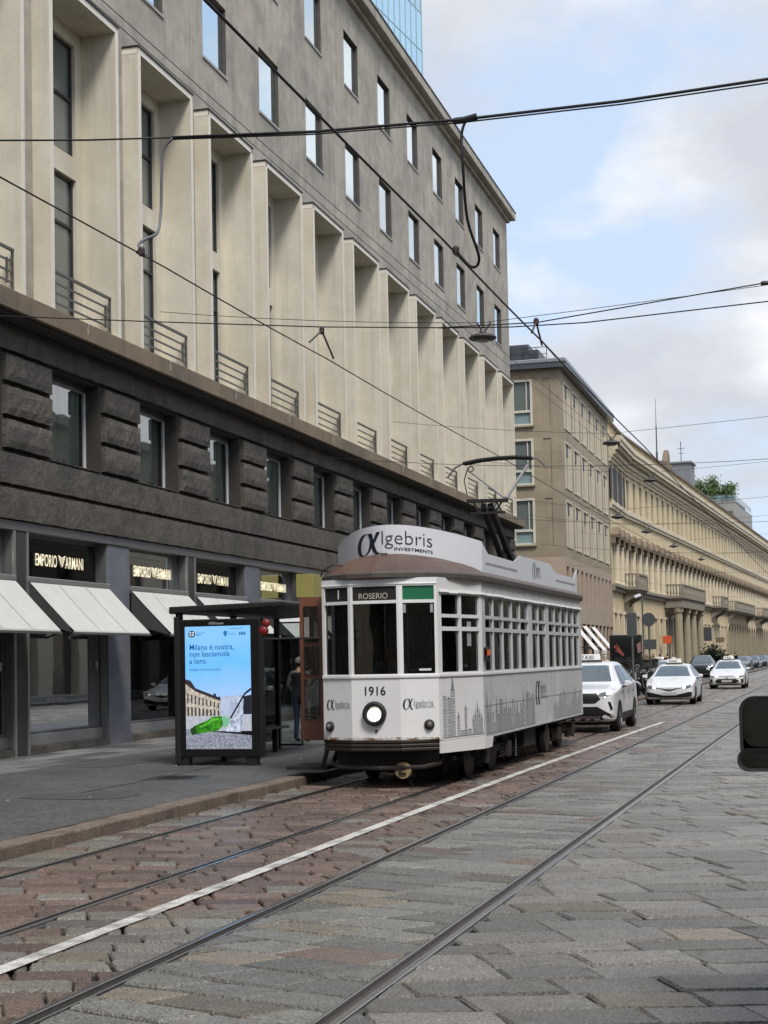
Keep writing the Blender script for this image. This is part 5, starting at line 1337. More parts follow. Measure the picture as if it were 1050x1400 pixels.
def drape(name, poly, bvh, m, parent, axis='front', off=.008, cuts=3, smooth=True, mirror=False):
    """polygon given in elevation, projected on to the body surface"""
    bm = bmesh.new()
    for sg in ((1, -1) if mirror else (1,)):
        vs = [bm.verts.new((sg*a, b_, 0)) for a, b_ in poly]; bm.faces.new(vs if sg == 1 else vs[::-1])
    bmesh.ops.triangulate(bm, faces=bm.faces)
    for _ in range(cuts): bmesh.ops.subdivide_edges(bm, edges=[e for e in bm.edges if e.calc_length() > .07], cuts=1, use_grid_fill=False); bmesh.ops.triangulate(bm, faces=bm.faces)
    bad = []
    for v in bm.verts:
        a, b_ = v.co.x, v.co.y
        if axis == 'front': org, d = Vector((a, -3, b_)), Vector((0, 1, 0))
        elif axis == 'rear': org, d = Vector((a, 9, b_)), Vector((0, -1, 0))
        elif axis == 'right': org, d = Vector((3, a, b_)), Vector((-1, 0, 0))
        else: org, d = Vector((-3, a, b_)), Vector((1, 0, 0))
        hit = bvh.ray_cast(org, d)
        if hit[0] is None: bad.append(v); v.co = org; continue
        v.co = hit[0]-d*off
    if bad: bmesh.ops.delete(bm, geom=bad, context='VERTS')
    me = bpy.data.meshes.new(name); bm.to_mesh(me); bm.free(); me.materials.append(m)
    for p in me.polygons: p.use_smooth = smooth
    return obj(name, me, parent)
def wheel(parent, x, y, r, w_, sx):
    mb = MB(); mb.lathe([(r*.62, -w_/2), (r*.9, -w_/2), (r, -w_*.35), (r, w_*.35), (r*.9, w_/2), (r*.62, w_/2)], 28, (0, 0, 0), 'X')
    wl = mb.build('wheel', m_tyre, parent, (x, y, r), smooth=False)
    mb = MB(); mb.lathe([(r*.60, -.02), (r*.64, .0), (r*.56, .01), (r*.52, -.04)], 24, (sx*w_*.48, 0, 0), 'X')
    for k in range(5):
        a = k*2*math.pi/5; c, s_ = math.cos(a), math.sin(a)
        for da in (-.16, .16): mb.bar((sx*w_*.46, .06*c, .06*s_), (sx*w_*.44, r*.58*math.cos(a+da), r*.58*math.sin(a+da)), .03, .045)
    mb.lathe([(.0, -.02), (.07, -.02), (.07, .02), (.0, .03)], 12, (sx*w_*.45, 0, 0), 'X'); mb.build('rim', m_rim, wl)
    return wl
def finish_car(t, body, bvh, S):
    """windows, wheels, mirrors, sign; S = dict of the model's measurements"""
    drape('windscreen', S['ws'], bvh, m_cgl, t, 'front', .006, 4)
    drape('rear_window', S['rw'], bvh, m_cgl, t, 'rear', .006, 3)
    for ax in ('right', 'left'):
        for q in S['sw']: drape('side_window', q, bvh, m_cgl2, t, ax, .008, 3)
        for y in S['axles']:
            arch = [(y+S['r']*1.13*math.cos(a), S['r']*.98+S['r']*1.13*math.sin(a)) for a in [math.pi*k/14 for k in range(15)]]+[(y-S['r']*1.1, .22), (y+S['r']*1.1, .22)]
            drape('wheel_arch', arch, bvh, m_cblk, t, ax, .004, 2)
        drape('sill_trim', [(S['axles'][0]+.45, S['sill'][0]), (S['axles'][1]-.45, S['sill'][0]), (S['axles'][1]-.45, S['sill'][1]), (S['axles'][0]+.45, S['sill'][1])], bvh, m_cblk if S.get('clad') else S['paint'], t, ax, .006, 2)
        for y in S['seams']:
            drape('door_seam', [(y, S['sill'][1]+.02), (y+.014, S['sill'][1]+.02), (y+.014, S['belt']-.01), (y, S['belt']-.01)], bvh, m_cblk, t, ax, .004, 2)
            drape('door_handle', [(y-.26, S['belt']-.13), (y-.06, S['belt']-.12), (y-.06, S['belt']-.09), (y-.26, S['belt']-.10)], bvh, m_chr, t, ax, .02, 1)
    for sx in (-1, 1):
        for y in S['axles']: wheel(t, sx*(S['hw']-.115), y, S['r'], .225, sx)
        x = S['hw']+.05; y, z = S['mir']
        mb = MB(); mb.add([Vector((sx*(x+a), y+b_, z+c)) for a, b_, c in ((-.02, 0, -.06), (.16, -.02, -.04), (.17, -.02, .06), (-.0, 0, .09), (-.02, .09, -.06), (.15, .1, -.04), (.16, .1, .06), (.0, .09, .09))], [(0, 1, 2, 3), (7, 6, 5, 4), (0, 4, 5, 1), (1, 5, 6, 2), (2, 6, 7, 3), (3, 7, 4, 0)])
        mr_ = mb.build('wing_mirror', S['paint'], t, bevel=.03); mb = MB(); mb.bar((sx*(S['hw']-.06), y+.06, z-.09), (sx*(x+.03), y+.05, z-.04), .05); mb.build('mirror_foot', m_cblk, mr_)
    if S.get('taxi'):
        y, z = S['taxi']; mb = MB(); mb.prism([(-.27, y-.06, z), (.27, y-.06, z), (.25, y-.05, z+.15), (-.25, y-.05, z+.15)], (0, .12, 0)); ts = mb.build('taxi_sign', m_taxi, t, bevel=.015)
        text_obj('taxi_letters', 'TAXI', m_cblk, ts, (-.20, y-.068, z+.03), (1, 0, 0), (0, 0, 1), .135, 1.05, .006, bold=.01)
        mb = MB(); mb.box(-.3, .3, y-.07, y+.08, z-.03, z-.001); mb.build('sign_base', m_cblk, ts)
    mb = MB(); mb.box(-S['hw']*.85, S['hw']*.85, S['axles'][0]-.4, S['axles'][1]+.4, .17, .30); mb.build('underbody', m_cblk, t)
def suv(name, label, loc, rotz, paint, taxi=True, group=None):
    t = thing(name, label, 'car', loc, rotz, group)
    st = [(0.0, .88, .50, .82, .62, .66, .42), (.05, .95, .62, .86, .74, .78, .30), (.16, 1.01, .70, .90, .84, .87, .25), (.45, 1.05, .74, .95, .89, .915, .24), (.95, 1.10, .76, 1.00, .905, .925, .24), (1.22, 1.13, .78, 1.03, .905, .925, .24), (1.40, 1.24, .74, 1.05, .905, .925, .24),
          (1.85, 1.52, .62, 1.08, .90, .925, .24), (2.15, 1.655, .585, 1.09, .90, .925, .24), (2.7, 1.69, .585, 1.10, .90, .925, .24), (3.6, 1.67, .575, 1.12, .90, .925, .24), (4.05, 1.60, .57, 1.13, .89, .92, .25), (4.4, 1.28, .70, 1.14, .86, .90, .28), (4.56, 1.10, .66, .98, .80, .86, .34), (4.60, .95, .55, .85, .66, .70, .45)]
    b_, bvh = car_body('body', st, paint, t)
    drape('grille', [(-.50, .93), (.50, .93), (.60, .80), (.47, .70), (-.47, .70), (-.60, .80)], bvh, m_cblk, t, 'front', .008)
    for z in (.75, .81, .87): drape('grille_slat', [(-.50, z-.008), (.50, z-.008), (.50, z+.008), (-.50, z+.008)], bvh, mat('grille_grey', (.05, .05, .052), .4, 0), t, 'front', .014, 2)
    drape('lower_bumper', [(-.52, .62), (.52, .62), (.86, .42), (.90, .28), (-.90, .28), (-.86, .42)], bvh, m_cblk, t, 'front', .008)
    drape('skid_strip', [(-.60, .40), (.60, .40), (.56, .34), (-.56, .34)], bvh, m_rim, t, 'front', .016, 2)
    for sx in (1, -1):
        drape('headlight', [(sx*.50, .90), (sx*.80, 1.01), (sx*.885, .99), (sx*.86, .90), (sx*.66, .82)], bvh, m_hl, t, 'front', .010)
        drape('headlamp_bulb', [(sx*.72, .965), (sx*.80, .985), (sx*.82, .915), (sx*.74, .895)], bvh, m_hlon, t, 'front', .020, 1)
        drape('fog_recess', [(sx*.76, .74), (sx*.82, .72), (sx*.86, .56), (sx*.82, .52)], bvh, m_cblk, t, 'front', .010, 2)
    S = dict(ws=[(-.74, 1.185), (.74, 1.185), (.585, 1.575), (-.585, 1.575)], rw=[(-.6, 1.25), (.6, 1.25), (.5, 1.55), (-.5, 1.55)],
             sw=[[(1.62, 1.10), (2.62, 1.12), (2.62, 1.57), (2.25, 1.55)], [(2.70, 1.12), (3.55, 1.14), (3.45, 1.56), (2.70, 1.575)], [(3.62, 1.15), (4.05, 1.22), (3.80, 1.52), (3.55, 1.55)]],
             axles=(.92, 3.61), r=.36, sill=(.26, .44), clad=True, seams=(1.55, 2.66, 3.5), belt=1.05, hw=.925, mir=(1.50, 1.12), paint=paint, taxi=(2.35, 1.70) if taxi else None)
    finish_car(t, b_, bvh, S); return t
def hatch(name, label, loc, rotz, paint, style=0, taxi=True, group=None, lights=True):
    t = thing(name, label, 'car', loc, rotz, group)
    st = [(0.0, .62, .46, .57, .58, .62, .36), (.05, .68, .58, .61, .70, .74, .24), (.18, .745, .66, .68, .80, .83, .19), (.50, .83, .71, .77, .855, .875, .17), (.95, .92, .74, .85, .865, .885, .17), (1.20, .965, .76, .89, .87, .885, .17), (1.35, 1.04, .73, .91, .87, .885, .17),
          (1.95, 1.36, .58, .95, .86, .885, .17), (2.25, 1.44, .555, .96, .86, .885, .17), (2.8, 1.475, .555, .97, .86, .885, .17), (3.5, 1.44, .55, .99, .86, .885, .17), (3.95, 1.33, .55, 1.0, .85, .88, .18), (4.2, 1.08, .66, .98, .82, .86, .22), (4.33, .92, .62, .84, .76, .80, .28), (4.37, .75, .5, .68, .62, .66, .38)]
    b_, bvh = car_body('body', st, paint, t)
    if style == 0:
        drape('grille', [(-.70, .62), (-.30, .60), (0, .545), (.30, .60), (.70, .62), (.30, .575), (.10, .51), (0, .495), (-.10, .51), (-.30, .575)], bvh, m_cblk, t, 'front', .010)
        drape('lower_intake', [(-.80, .44), (-.70, .46), (-.28, .36), (.28, .36), (.70, .46), (.80, .44), (.78, .27), (-.78, .27)], bvh, m_cblk, t, 'front', .008)
        drape('bumper_lip', [(-.75, .265), (.75, .265), (.70, .225), (-.70, .225)], bvh, m_chr, t, 'front', .012, 2)
        hl = [(.42, .625), (.70, .70), (.83, .71), (.80, .62), (.60, .575)]; bulb = [(.46, .625), (.58, .655), (.58, .595), (.48, .60)]
    else:
        drape('grille', [(-.44, .50), (.44, .50), (.60, .40), (.44, .29), (-.44, .29), (-.60, .40)], bvh, m_cblk, t, 'front', .010)
        drape('upper_slot', [(-.36, .66), (.36, .66), (.36, .635), (-.36, .635)], bvh, m_cblk, t, 'front', .010, 2)
        for sx in (1, -1): drape('side_vent', [(sx*.68, .48), (sx*.84, .52), (sx*.84, .30), (sx*.72, .28)], bvh, m_cblk, t, 'front', .010, 2)
        drape('bumper_lip', [(-.60, .245), (.60, .245), (.55, .215), (-.55, .215)], bvh, m_chr, t, 'front', .014, 2)
        hl = [(.46, .615), (.74, .67), (.86, .70), (.82, .61), (.62, .585)]; bulb = [(.47, .61), (.57, .63), (.58, .59), (.49, .585)]
    drape('emblem', [(-.07, .60), (.07, .60), (.09, .565), (.07, .53), (-.07, .53), (-.09, .565)], bvh, m_chr, t, 'front', .018, 1)
    for sx in (1, -1):
        drape('headlight', [(sx*a, z) for a, z in hl], bvh, m_hl, t, 'front', .012)
        if lights: drape('headlamp_bulb', [(sx*a, z) for a, z in bulb], bvh, m_hlon, t, 'front', .024, 1)
    drape('number_plate', [(-.26, .45), (.26, .45), (.26, .34), (-.26, .34)], bvh, m_plate, t, 'front', .03, 1)
    S = dict(ws=[(-.72, 1.00), (.72, 1.00), (.56, 1.375), (-.56, 1.375)], rw=[(-.58, 1.08), (.58, 1.08), (.48, 1.34), (-.48, 1.34)],
             sw=[[(1.62, .985), (2.55, .995), (2.55, 1.37), (2.25, 1.345)], [(2.62, .995), (3.45, 1.02), (3.30, 1.35), (2.62, 1.375)], [(3.52, 1.03), (3.85, 1.10), (3.62, 1.28), (3.42, 1.33)]],
             axles=(.87, 3.5), r=.315, sill=(.20, .30), seams=(1.5, 2.58, 3.4), belt=.93, hw=.885, mir=(1.50, .99), paint=paint, taxi=(2.35, 1.48) if taxi else None)
    finish_car(t, b_, bvh, S); return t
suv('taxi_suv', 'white taxi sport utility car waiting right behind the tram', (-6.06, 36.0, 0), 0, m_cw)
hatch('taxi_hatchback', 'white taxi hatchback with black lower intake beside the parked scooters', (-5.98, 55.6, 0), R(.8), m_cw, 0)
hatch('white_hatchback', 'white hatchback with hexagonal black grille driving behind the taxi hatchback', (at_z(994, 942).x, at_z(994, 942).y, 0), R(.8), m_cw, 1, taxi=True)
def far_spot(px, Y): return at_y(px, 890, Y).x
suv('dark_suv', 'dark blue sport utility car parked between the two white hatchbacks', (far_spot(957, 108), 108, 0), R(2), m_cdk, False)
hatch('white_taxi', 'small white taxi mostly hidden behind the scooters', (far_spot(898, 92), 92, 0), R(3), m_cw, 0, lights=False)
far = [(1010, 150, m_cgr, 'grey car parked beyond the hexagonal grilled hatchback'), (1024, 168, m_cdk, 'black car parked at the far kerb ahead of two darker cars'), (1036, 182, m_cdk, 'black car in the far kerbside row behind another black car'), (1046, 198, m_cgr, 'last grey car visible in the far kerbside row')]
for px, Y, mt, lb in far: hatch('parked_car', lb, (far_spot(px, Y), Y, 0), R(-4), mt, 1, taxi=False, lights=False, group='cars parked at the far kerb')

# ------------------------------------------------------------------ van whose mirror reaches into view
VN = thing('delivery_van', 'van beside the camera with black two-part door mirror', 'van', (.92, 0, 0), 0)
m_van = mat('van_paint', (.30, .31, .32), .3, .04, 1, coat=.6)
st = [(3.7, 1.9, .75, 1.25, .93, .97, .35), (3.8, 2.2, .86, 1.25, .97, .99, .3), (6.5, 2.25, .86, 1.25, .97, .99, .3), (7.6, 2.2, .84, 1.22, .97, .99, .3), (8.0, 2.05, .80, 1.2, .97, .99, .3), (8.6, 1.35, .84, 1.15, .95, .98, .3), (9.2, 1.15, .80, 1.0, .93, .96, .3), (9.6, .95, .74, .85, .88, .92, .32), (9.7, .8, .6, .7, .7, .74, .45)]
vb, vbvh = car_body('body', st, m_van, VN)
for ax in ('left', 'right'): drape('side_window', [(7.0, 1.28), (8.25, 1.26), (7.85, 1.85), (7.0, 1.95)], vbvh, m_cgl, VN, ax, .006, 3)
drape('rear_window', [(-.7, 1.3), (.7, 1.3), (.65, 1.9), (-.65, 1.9)], vbvh, m_cgl, VN, 'front', .006, 3)
for y in (4.6, 8.7):
    for sx in (-1, 1): wheel(VN, sx*.87, y, .34, .22, sx)
ML = Vector((-.92, 0, 0))
mb = MB()                                                         # housing: rounded shell, two stacked mirrors inside
def rrect(cx, cz, w_, h, r, n_=6):
    pts = []
    for k, (sx, sz) in enumerate(((1, 1), (-1, 1), (-1, -1), (1, -1))):
        for i in range(n_+1):
            a = math.pi/2*(k+i/n_); pts.append((cx+sx*(w_/2-r)+r*math.cos(a), cz+sz*(h/2-r)+r*math.sin(a)))
    return pts
def shell(cx, cz, w_, h, r, y0, y1, infl):
    a = rrect(cx, cz, w_, h, r); b_ = rrect(cx, cz, w_*infl, h*infl, r*.8); n_ = len(a)
    mb.add([(x, y0, z) for x, z in a]+[(x, y0+(y1-y0)*.6, z) for x, z in a]+[(x, y1, z) for x, z in b_], [(i, (i+1) % n_, n_+(i+1) % n_, n_+i) for i in range(n_)]+[(n_+i, n_+(i+1) % n_, 2*n_+(i+1) % n_, 2*n_+i) for i in range(n_)]+[tuple(range(2*n_, 3*n_))])
    # rim facing the camera
    c = rrect(cx, cz, w_-.034, h-.034, r*.85)
    mb.add([(x, y0, z) for x, z in a]+[(x, y0+.004, z) for x, z in c], [(i, n_+i, n_+(i+1) % n_, (i+1) % n_) for i in range(n_)])
mz0 = at_y(1030, 952, 8.0).z; mz1 = at_y(1030, 1027, 8.0).z; mz2 = at_y(1030, 1049, 8.0).z
mx0 = at_y(1011, 1000, 8.0).x-.92; mx0b = at_y(1007, 1000, 8.0).x-.92
shell((2*mx0+.25)/2, (mz0+mz2)/2+.012, .25, mz0-mz2-.024, .075, 8.0, 8.14, .72)
shell((2*mx0b+.26)/2, (mz1+mz2)/2-.004, .26, (mz1-mz2)+.035, .055, 7.985, 8.09, .8)
mm = mb.build('door_mirror', m_rubber, VN, smooth=False, fix=False)
g_mir = mat('mirror_glass', (.14, .155, .155), .05, 0, metal=1.)
for (cx, cz, w_, h, r, y) in (((2*mx0+.25)/2, (mz0+mz1)/2+.004, .25-.04, mz0-mz1-.035, .06, 8.006), ((2*mx0b+.26)/2, (mz1+mz2)/2-.004, .222, mz1-mz2-.004, .04, 7.992)):
    mb = MB(); mb.poly([(x, y+.003+(z-cz)*.045, z) for x, z in rrect(cx, cz, w_, h, r)]); mb.build('mirror_glass', g_mir, mm, fix=False)
mb = MB(); mb.tube([(mx0+.15, 8.08, (mz0+mz1)/2+.08), (-.95, 8.05, (mz0+mz1)/2+.06)], .03, 8); mb.tube([(mx0+.15, 8.08, mz2+.03), (-.95, 8.05, mz2+.06)], .03, 8); mb.build('mirror_arm', m_rubber, mm)

# ------------------------------------------------------------------ scooters on the pavement
m_sc = [mat('scooter_black', (.013, .013, .014), .35, .1, 3, coat=.4), mat('scooter_grey', (.26, .27, .28), .35, .1, 3, coat=.4), mat('scooter_white', (.48, .48, .47), .35, .05, 3, coat=.4)]
m_seat = mat('scooter_seat', (.02, .019, .018), .7, .1, 4)
g_scr = glass('scooter_screen', (.8, .82, .84), .12, .05, .75)
def scooter(label, loc, rotz, paint, topcase=True, screen=True):
    t = thing('scooter', label, 'scooter', loc, rotz, 'scooters parked on the pavement')
    for y in (0., 1.32):
        mb = MB(); mb.lathe([(.15, -.045), (.22, -.055), (.25, -.02), (.25, .02), (.22, .055), (.15, .045)], 22, (0, y, .25), 'X'); w_ = mb.build('wheel', m_tyre, t)
        mb = MB(); mb.lathe([(.145, -.04), (.155, 0), (.145, .04), (.12, 0)], 20, (0, y, .25), 'X')
        for k in range(5): mb.bar((0, y, .25), (0, y+.145*math.cos(k*1.257), .25+.145*math.sin(k*1.257)), .03)
        mb.build('rim', m_rim, w_)
    mb = MB(); mb.tube([(-.07, 0, .25), (-.07, .10, .62), (0, .20, .95)], .024, 8); mb.tube([(.07, 0, .25), (.07, .10, .62), (0, .20, .95)], .024, 8); mb.build('fork', m_rim, t)
    mb = MB(); mb.lathe([(.02, -.06), (.27, -.07), (.285, 0), (.27, .07), (.02, .06)], 20, (0, .0, .27), 'X')
    mb.v = [(x, y, z) if z > .30 else (x*.9, y*.98, .30) for x, y, z in mb.v]; mb.build('front_mudguard', paint, t)
    def loft(name, secs, m, parent=t, sub=2):
        q = MB(); n_ = 8
        for y, z, w_, h in secs:
            q.v += [(w_*math.cos(a), y, z+h*math.sin(a)) for a in [2*math.pi*k/n_+.39 for k in range(n_)]]
        for i in range(len(secs)-1):
            for j in range(n_): q.f.append((i*n_+j, i*n_+(j+1) % n_, (i+1)*n_+(j+1) % n_, (i+1)*n_+j)); q.m.append(0)
        q.f += [tuple(reversed(range(n_))), tuple(range((len(secs)-1)*n_, len(secs)*n_))]; q.m += [0, 0]
        return q.build(name, m, parent, smooth=True, sub=sub)
    mb = MB(); mb.add([(-.24, .16, .72), (.24, .16, .72), (.26, .22, .95), (-.26, .22, .95), (-.20, .24, .38), (.20, .24, .38), (-.12, .04, .66), (.12, .04, .66), (.13, .07, .92), (-.13, .07, .92), (-.12, .10, .42), (.12, .10, .42)],
                      [(6, 7, 8, 9), (10, 11, 7, 6), (0, 6, 9, 3), (1, 2, 8, 7), (4, 10, 6, 0), (5, 1, 7, 11), (3, 9, 8, 2), (0, 3, 2, 1), (4, 0, 1, 5), (4, 5, 11, 10)]); sh = mb.build('front_shield', paint, t, smooth=True, sub=2)
    mb = MB(); mb.lathe([(.0, -.02), (.06, -.01), (.075, .03)], 14, (0, .055, .84), 'Y'); mb.build('headlight', m_hl, sh)
    loft('floorboard', [(.22, .36, .17, .05), (.45, .33, .19, .05), (.72, .36, .18, .07)], paint)
    loft('tail_body', [(.62, .45, .12, .10), (.78, .55, .18, .18), (1.05, .60, .19, .17), (1.40, .70, .15, .10), (1.68, .80, .06, .04)], paint)
    loft('seat', [(.62, .76, .10, .04), (.80, .79, .16, .055), (1.10, .80, .17, .06), (1.32, .88, .15, .06), (1.55, .88, .09, .04)], m_seat)
    mb = MB(); mb.tube([(-.34, .34, 1.05), (-.15, .25, 1.02), (.15, .25, 1.02), (.34, .34, 1.05)], .018, 8); hb = mb.build('handlebar', m_cblk, t)
    for sx in (-1, 1):
        mb = MB(); mb.tube([(sx*.2, .27, 1.03), (sx*.27, .24, 1.22)], .007, 5); mb.lathe([(.0, -.01), (.055, -.005), (.06, .015), (0, .03)], 12, (sx*.29, .24, 1.25), 'Y'); mb.build('mirror', m_cblk, hb)
    if screen:
        mb = MB(); mb.add([(-.17, .12, .96), (.17, .12, .96), (.20, .22, 1.25), (-.20, .22, 1.25), (-.12, .28, 1.42), (.12, .28, 1.42), (0, .10, .96), (0, .19, 1.25), (0, .26, 1.43)], [(0, 6, 7, 3), (6, 1, 2, 7), (3, 7, 8, 4), (7, 2, 5, 8)]); mb.build('screen', g_scr, sh, smooth=True, fix=False)
    mb = MB(); mb.tube([(.16, .95, .32), (.18, 1.25, .34), (.18, 1.62, .42)], [.03, .055, .05], 10); mb.build('exhaust', m_rim, t)
    if topcase: mb = MB(); mb.box(-.20, .20, 1.48, 1.86, .96, 1.26); mb.build('top_case', m_cblk, t, bevel=.06)
    mb = MB(); mb.tube([(0, .85, .3), (.1, .9, .12), (.18, .95, .01)], .014, 6); mb.build('side_stand', m_rim, t)
    return t
scs = [(60.2, -8.35, 1.05, 0, 1, 1, 'white scooter with top case nearest the waiting taxis'), (61.6, -8.45, 1.15, 2, 0, 1, 'white scooter with clear screen and no top case at the row end'), (63.2, -8.30, .95, 0, 1, 0, 'black scooter with top case behind a white scooter'), (64.9, -8.5, 1.1, 1, 0, 1, 'white scooter without top case between black scooters'), (66.6, -8.3, 1.0, 0, 1, 1, 'black scooter with screen between a white and a grey one'), (68.4, -8.45, 1.08, 1, 1, 1, 'grey scooter with top case before the advertising column'), (70.3, -8.4, 1., 0, 0, 1, 'black scooter with no top case closing the scooter row'), (72.5, -8.5, 1.1, 1, 1, 0, 'grey scooter with top case past the scooter row')]
scs += [(56.5, -8.75, 1.0, 0, 1, 1, 'white scooter with top case standing just behind the white taxi'), (58.3, -8.9, 1.12, 1, 0, 1, 'grey scooter with tall screen squeezed behind the white taxi'), (59.6, -9.6, .9, 0, 1, 1, 'white scooter with top case in the second row'), (62.4, -9.7, 1.1, 0, 0, 0, 'low black scooter in the second row')]
scs = [(y-2.2, x+.42, a, (2 if i in (0, 3, 8, 10) else p), tcs, 1, lb) for i, (y, x, a, p, tcs, sc_, lb) in enumerate(scs)]
for y, x, a, p, tcs, sc_, lb in scs: SCT = scooter(lb, (x, y, PAVE_Z), -a+R(90)*0+R(180)*0+math.pi*.62, m_sc[p], bool(tcs), bool(sc_)); SCT.scale = (1.12, 1.12, 1.12)
# ================================================================== people
m_skin = mat('skin', (.42, .25, .17), .6, .08, 8)
m_hair = mat('dark_hair', (.02, .015, .011), .7, .2, 20)
def clothes(nm, c): return mat('cloth_'+nm, c, .85, .12, 6, .2, 60)
def human_mesh(pose, mats, seated=False):
    """one continuous body grown with the Skin modifier; mats = (skin, top, sleeves, trousers, shoes, hair)"""
    J = dict(pelvis=(0, 0, .95), spine=(0, .01, 1.14), chest=(0, 0, 1.34), neck=(0, 0, 1.50), head=(0, .025, 1.60), crown=(0, .01, 1.70),
             shL=(-.185, -.01, 1.42), elL=(-.245, -.03, 1.14), wrL=(-.25, .05, .90), haL=(-.245, .07, .83), shR=(.185, -.01, 1.42), elR=(.245, -.03, 1.14), wrR=(.25, .05, .90), haR=(.245, .07, .83),
             hpL=(-.095, 0, .90), knL=(-.10, .02, .50), anL=(-.10, -.03, .09), toL=(-.115, .13, .045), hpR=(.095, 0, .90), knR=(.10, .02, .50), anR=(.10, -.03, .09), toR=(.115, .13, .045))
    J.update(pose)
    RR = dict(pelvis=(.150, .105), spine=(.130, .095), chest=(.160, .105), neck=(.056, .058), head=(.078, .098), crown=(.062, .075), sh=(.062, .062), el=(.043, .043), wr=(.029, .032), ha=(.036, .022), hp=(.085, .088), kn=(.058, .060), an=(.042, .046), to=(.042, .030))
    E_ = [('pelvis', 'spine'), ('spine', 'chest'), ('chest', 'neck'), ('neck', 'head'), ('head', 'crown')]
    for s_ in 'LR': E_ += [('chest', 'sh'+s_), ('sh'+s_, 'el'+s_), ('el'+s_, 'wr'+s_), ('wr'+s_, 'ha'+s_), ('pelvis', 'hp'+s_), ('hp'+s_, 'kn'+s_), ('kn'+s_, 'an'+s_), ('an'+s_, 'to'+s_)]
    keys = list(J); me = bpy.data.meshes.new('person'); me.from_pydata([J[k] for k in keys], [(keys.index(a), keys.index(b_)) for a, b_ in E_], [])
    o = bpy.data.objects.new('person_tmp', me); COL.objects.link(o)
    o.modifiers.new('skin', 'SKIN'); 
    for i, k in enumerate(keys):
        sv = me.skin_vertices[0].data[i]; sv.radius = RR.get(k, RR.get(k[:2])); sv.use_root = k == 'pelvis'
    md = o.modifiers.new('sub', 'SUBSURF'); md.levels = 2; md.render_levels = 2
    bpy.context.view_layer.update()
    r = bpy.data.meshes.new_from_object(o.evaluated_get(bpy.context.evaluated_depsgraph_get())); bpy.data.objects.remove(o)
    bm = bmesh.new(); bm.from_mesh(r)
    # five separate, unequal, slightly bent fingers on each hand, nose and ears on the head
    for s_, sx in (('L', -1), ('R', 1)):
        h = Vector(J['ha'+s_]); d = (h-Vector(J['wr'+s_])).normalized(); side = Vector((0, 1, 0)); side = (side-d*side.dot(d)).normalized(); inn = Vector((-sx, 0, 0))
        for k, (o_, L_) in enumerate(((-.026, .062), (-.009, .074), (.009, .080), (.026, .070), (.036, .052))):
            q = MB(); b0 = h+side*o_+d*.012
            dd = d if k < 4 else (d*.6+side*.7).normalized()
            if k == 4: b0 = h+side*.024-d*.03
            q.tube([b0, b0+dd*L_*.55, b0+dd*L_*.9+inn*.016], [.0095, .0085, .006], 6)
            vs = [bm.verts.new(v) for v in q.v]
            for f in q.f: bm.faces.new([vs[i] for i in f])
    hd = Vector(J['head'])
    for c, rad in ((hd+Vector((0, .098, -.005)), .016), (hd+Vector((-.082, -.005, 0)), .02), (hd+Vector((.082, -.005, 0)), .02)):
        bmesh.ops.create_icosphere(bm, subdivisions=1, radius=rad, matrix=Matrix.Translation(c))
    bm.to_mesh(r); bm.free()
    r.materials.clear()
    for m_ in mats: r.materials.append(m_)
    sk, top, slv, tro, sho, hai = range(6)
    segs = [(J['sh'+s_], J['el'+s_], slv) for s_ in 'LR']+[(J['el'+s_], J['wr'+s_], slv) for s_ in 'LR']+[(J['wr'+s_], Vector(J['ha'+s_])*2-Vector(J['wr'+s_]), sk) for s_ in 'LR']
    segs += [(J['hp'+s_], J['kn'+s_], tro) for s_ in 'LR']+[(J['kn'+s_], J['an'+s_], tro) for s_ in 'LR']+[(J['an'+s_], J['to'+s_], sho) for s_ in 'LR']
    segs += [(J['pelvis'], Vector(J['pelvis'])+Vector((0, 0, .03)), tro), (J['spine'], J['chest'], top), (J['neck'], J['crown'], sk)]
    def dist(p, a, b_):
        a, b_ = Vector(a), Vector(b_); t = max(0, min(1, (p-a).dot(b_-a)/max(1e-9, (b_-a).length_squared))); return (p-a-(b_-a)*t).length
    for p in r.polygons:
        c = p.center; k = min(segs, key=lambda s_: dist(c, s_[0], s_[1]))[2]
        if k == sk and c.z > hd.z-.06 and (c.y < hd.y-.02 or c.z > hd.z+.055): k = hai
        p.material_index = k; p.use_smooth = True
    return r
def person(label, loc, rotz, mats, pose=None, group=None, scale=1.):
    t = thing('person', label, 'person', loc, rotz, group)
    b_ = obj('body', human_mesh(pose or {}, mats), t); b_.scale = (scale,)*3
    return t
c_navy, c_blk, c_wht, c_blue, c_kh, c_grey, c_red = clothes('navy', (.02, .025, .045)), clothes('black', (.014, .014, .015)), clothes('white', (.62, .62, .60)), clothes('light_blue', (.20, .30, .45)), clothes('khaki', (.22, .17, .11)), clothes('grey', (.14, .14, .15)), clothes('rust', (.25, .08, .05))
m_shoe = clothes('shoe', (.02, .018, .017))
def plaid():
    m = bpy.data.materials.new('plaid_sleeve'); m.use_nodes = True; n = m.node_tree.nodes; l = m.node_tree.links; b_ = n['Principled BSDF']; b_.inputs['Roughness'].default_value = .85
    g = n.new('ShaderNodeNewGeometry'); c = n.new('ShaderNodeTexChecker'); c.inputs['Scale'].default_value = 24; c.inputs['Color1'].default_value = (.16, .14, .13, 1); c.inputs['Color2'].default_value = (.03, .03, .035, 1)
    l.new(g.outputs['Position'], c.inputs['Vector']); l.new(c.outputs[0], b_.inputs['Base Color']); return m
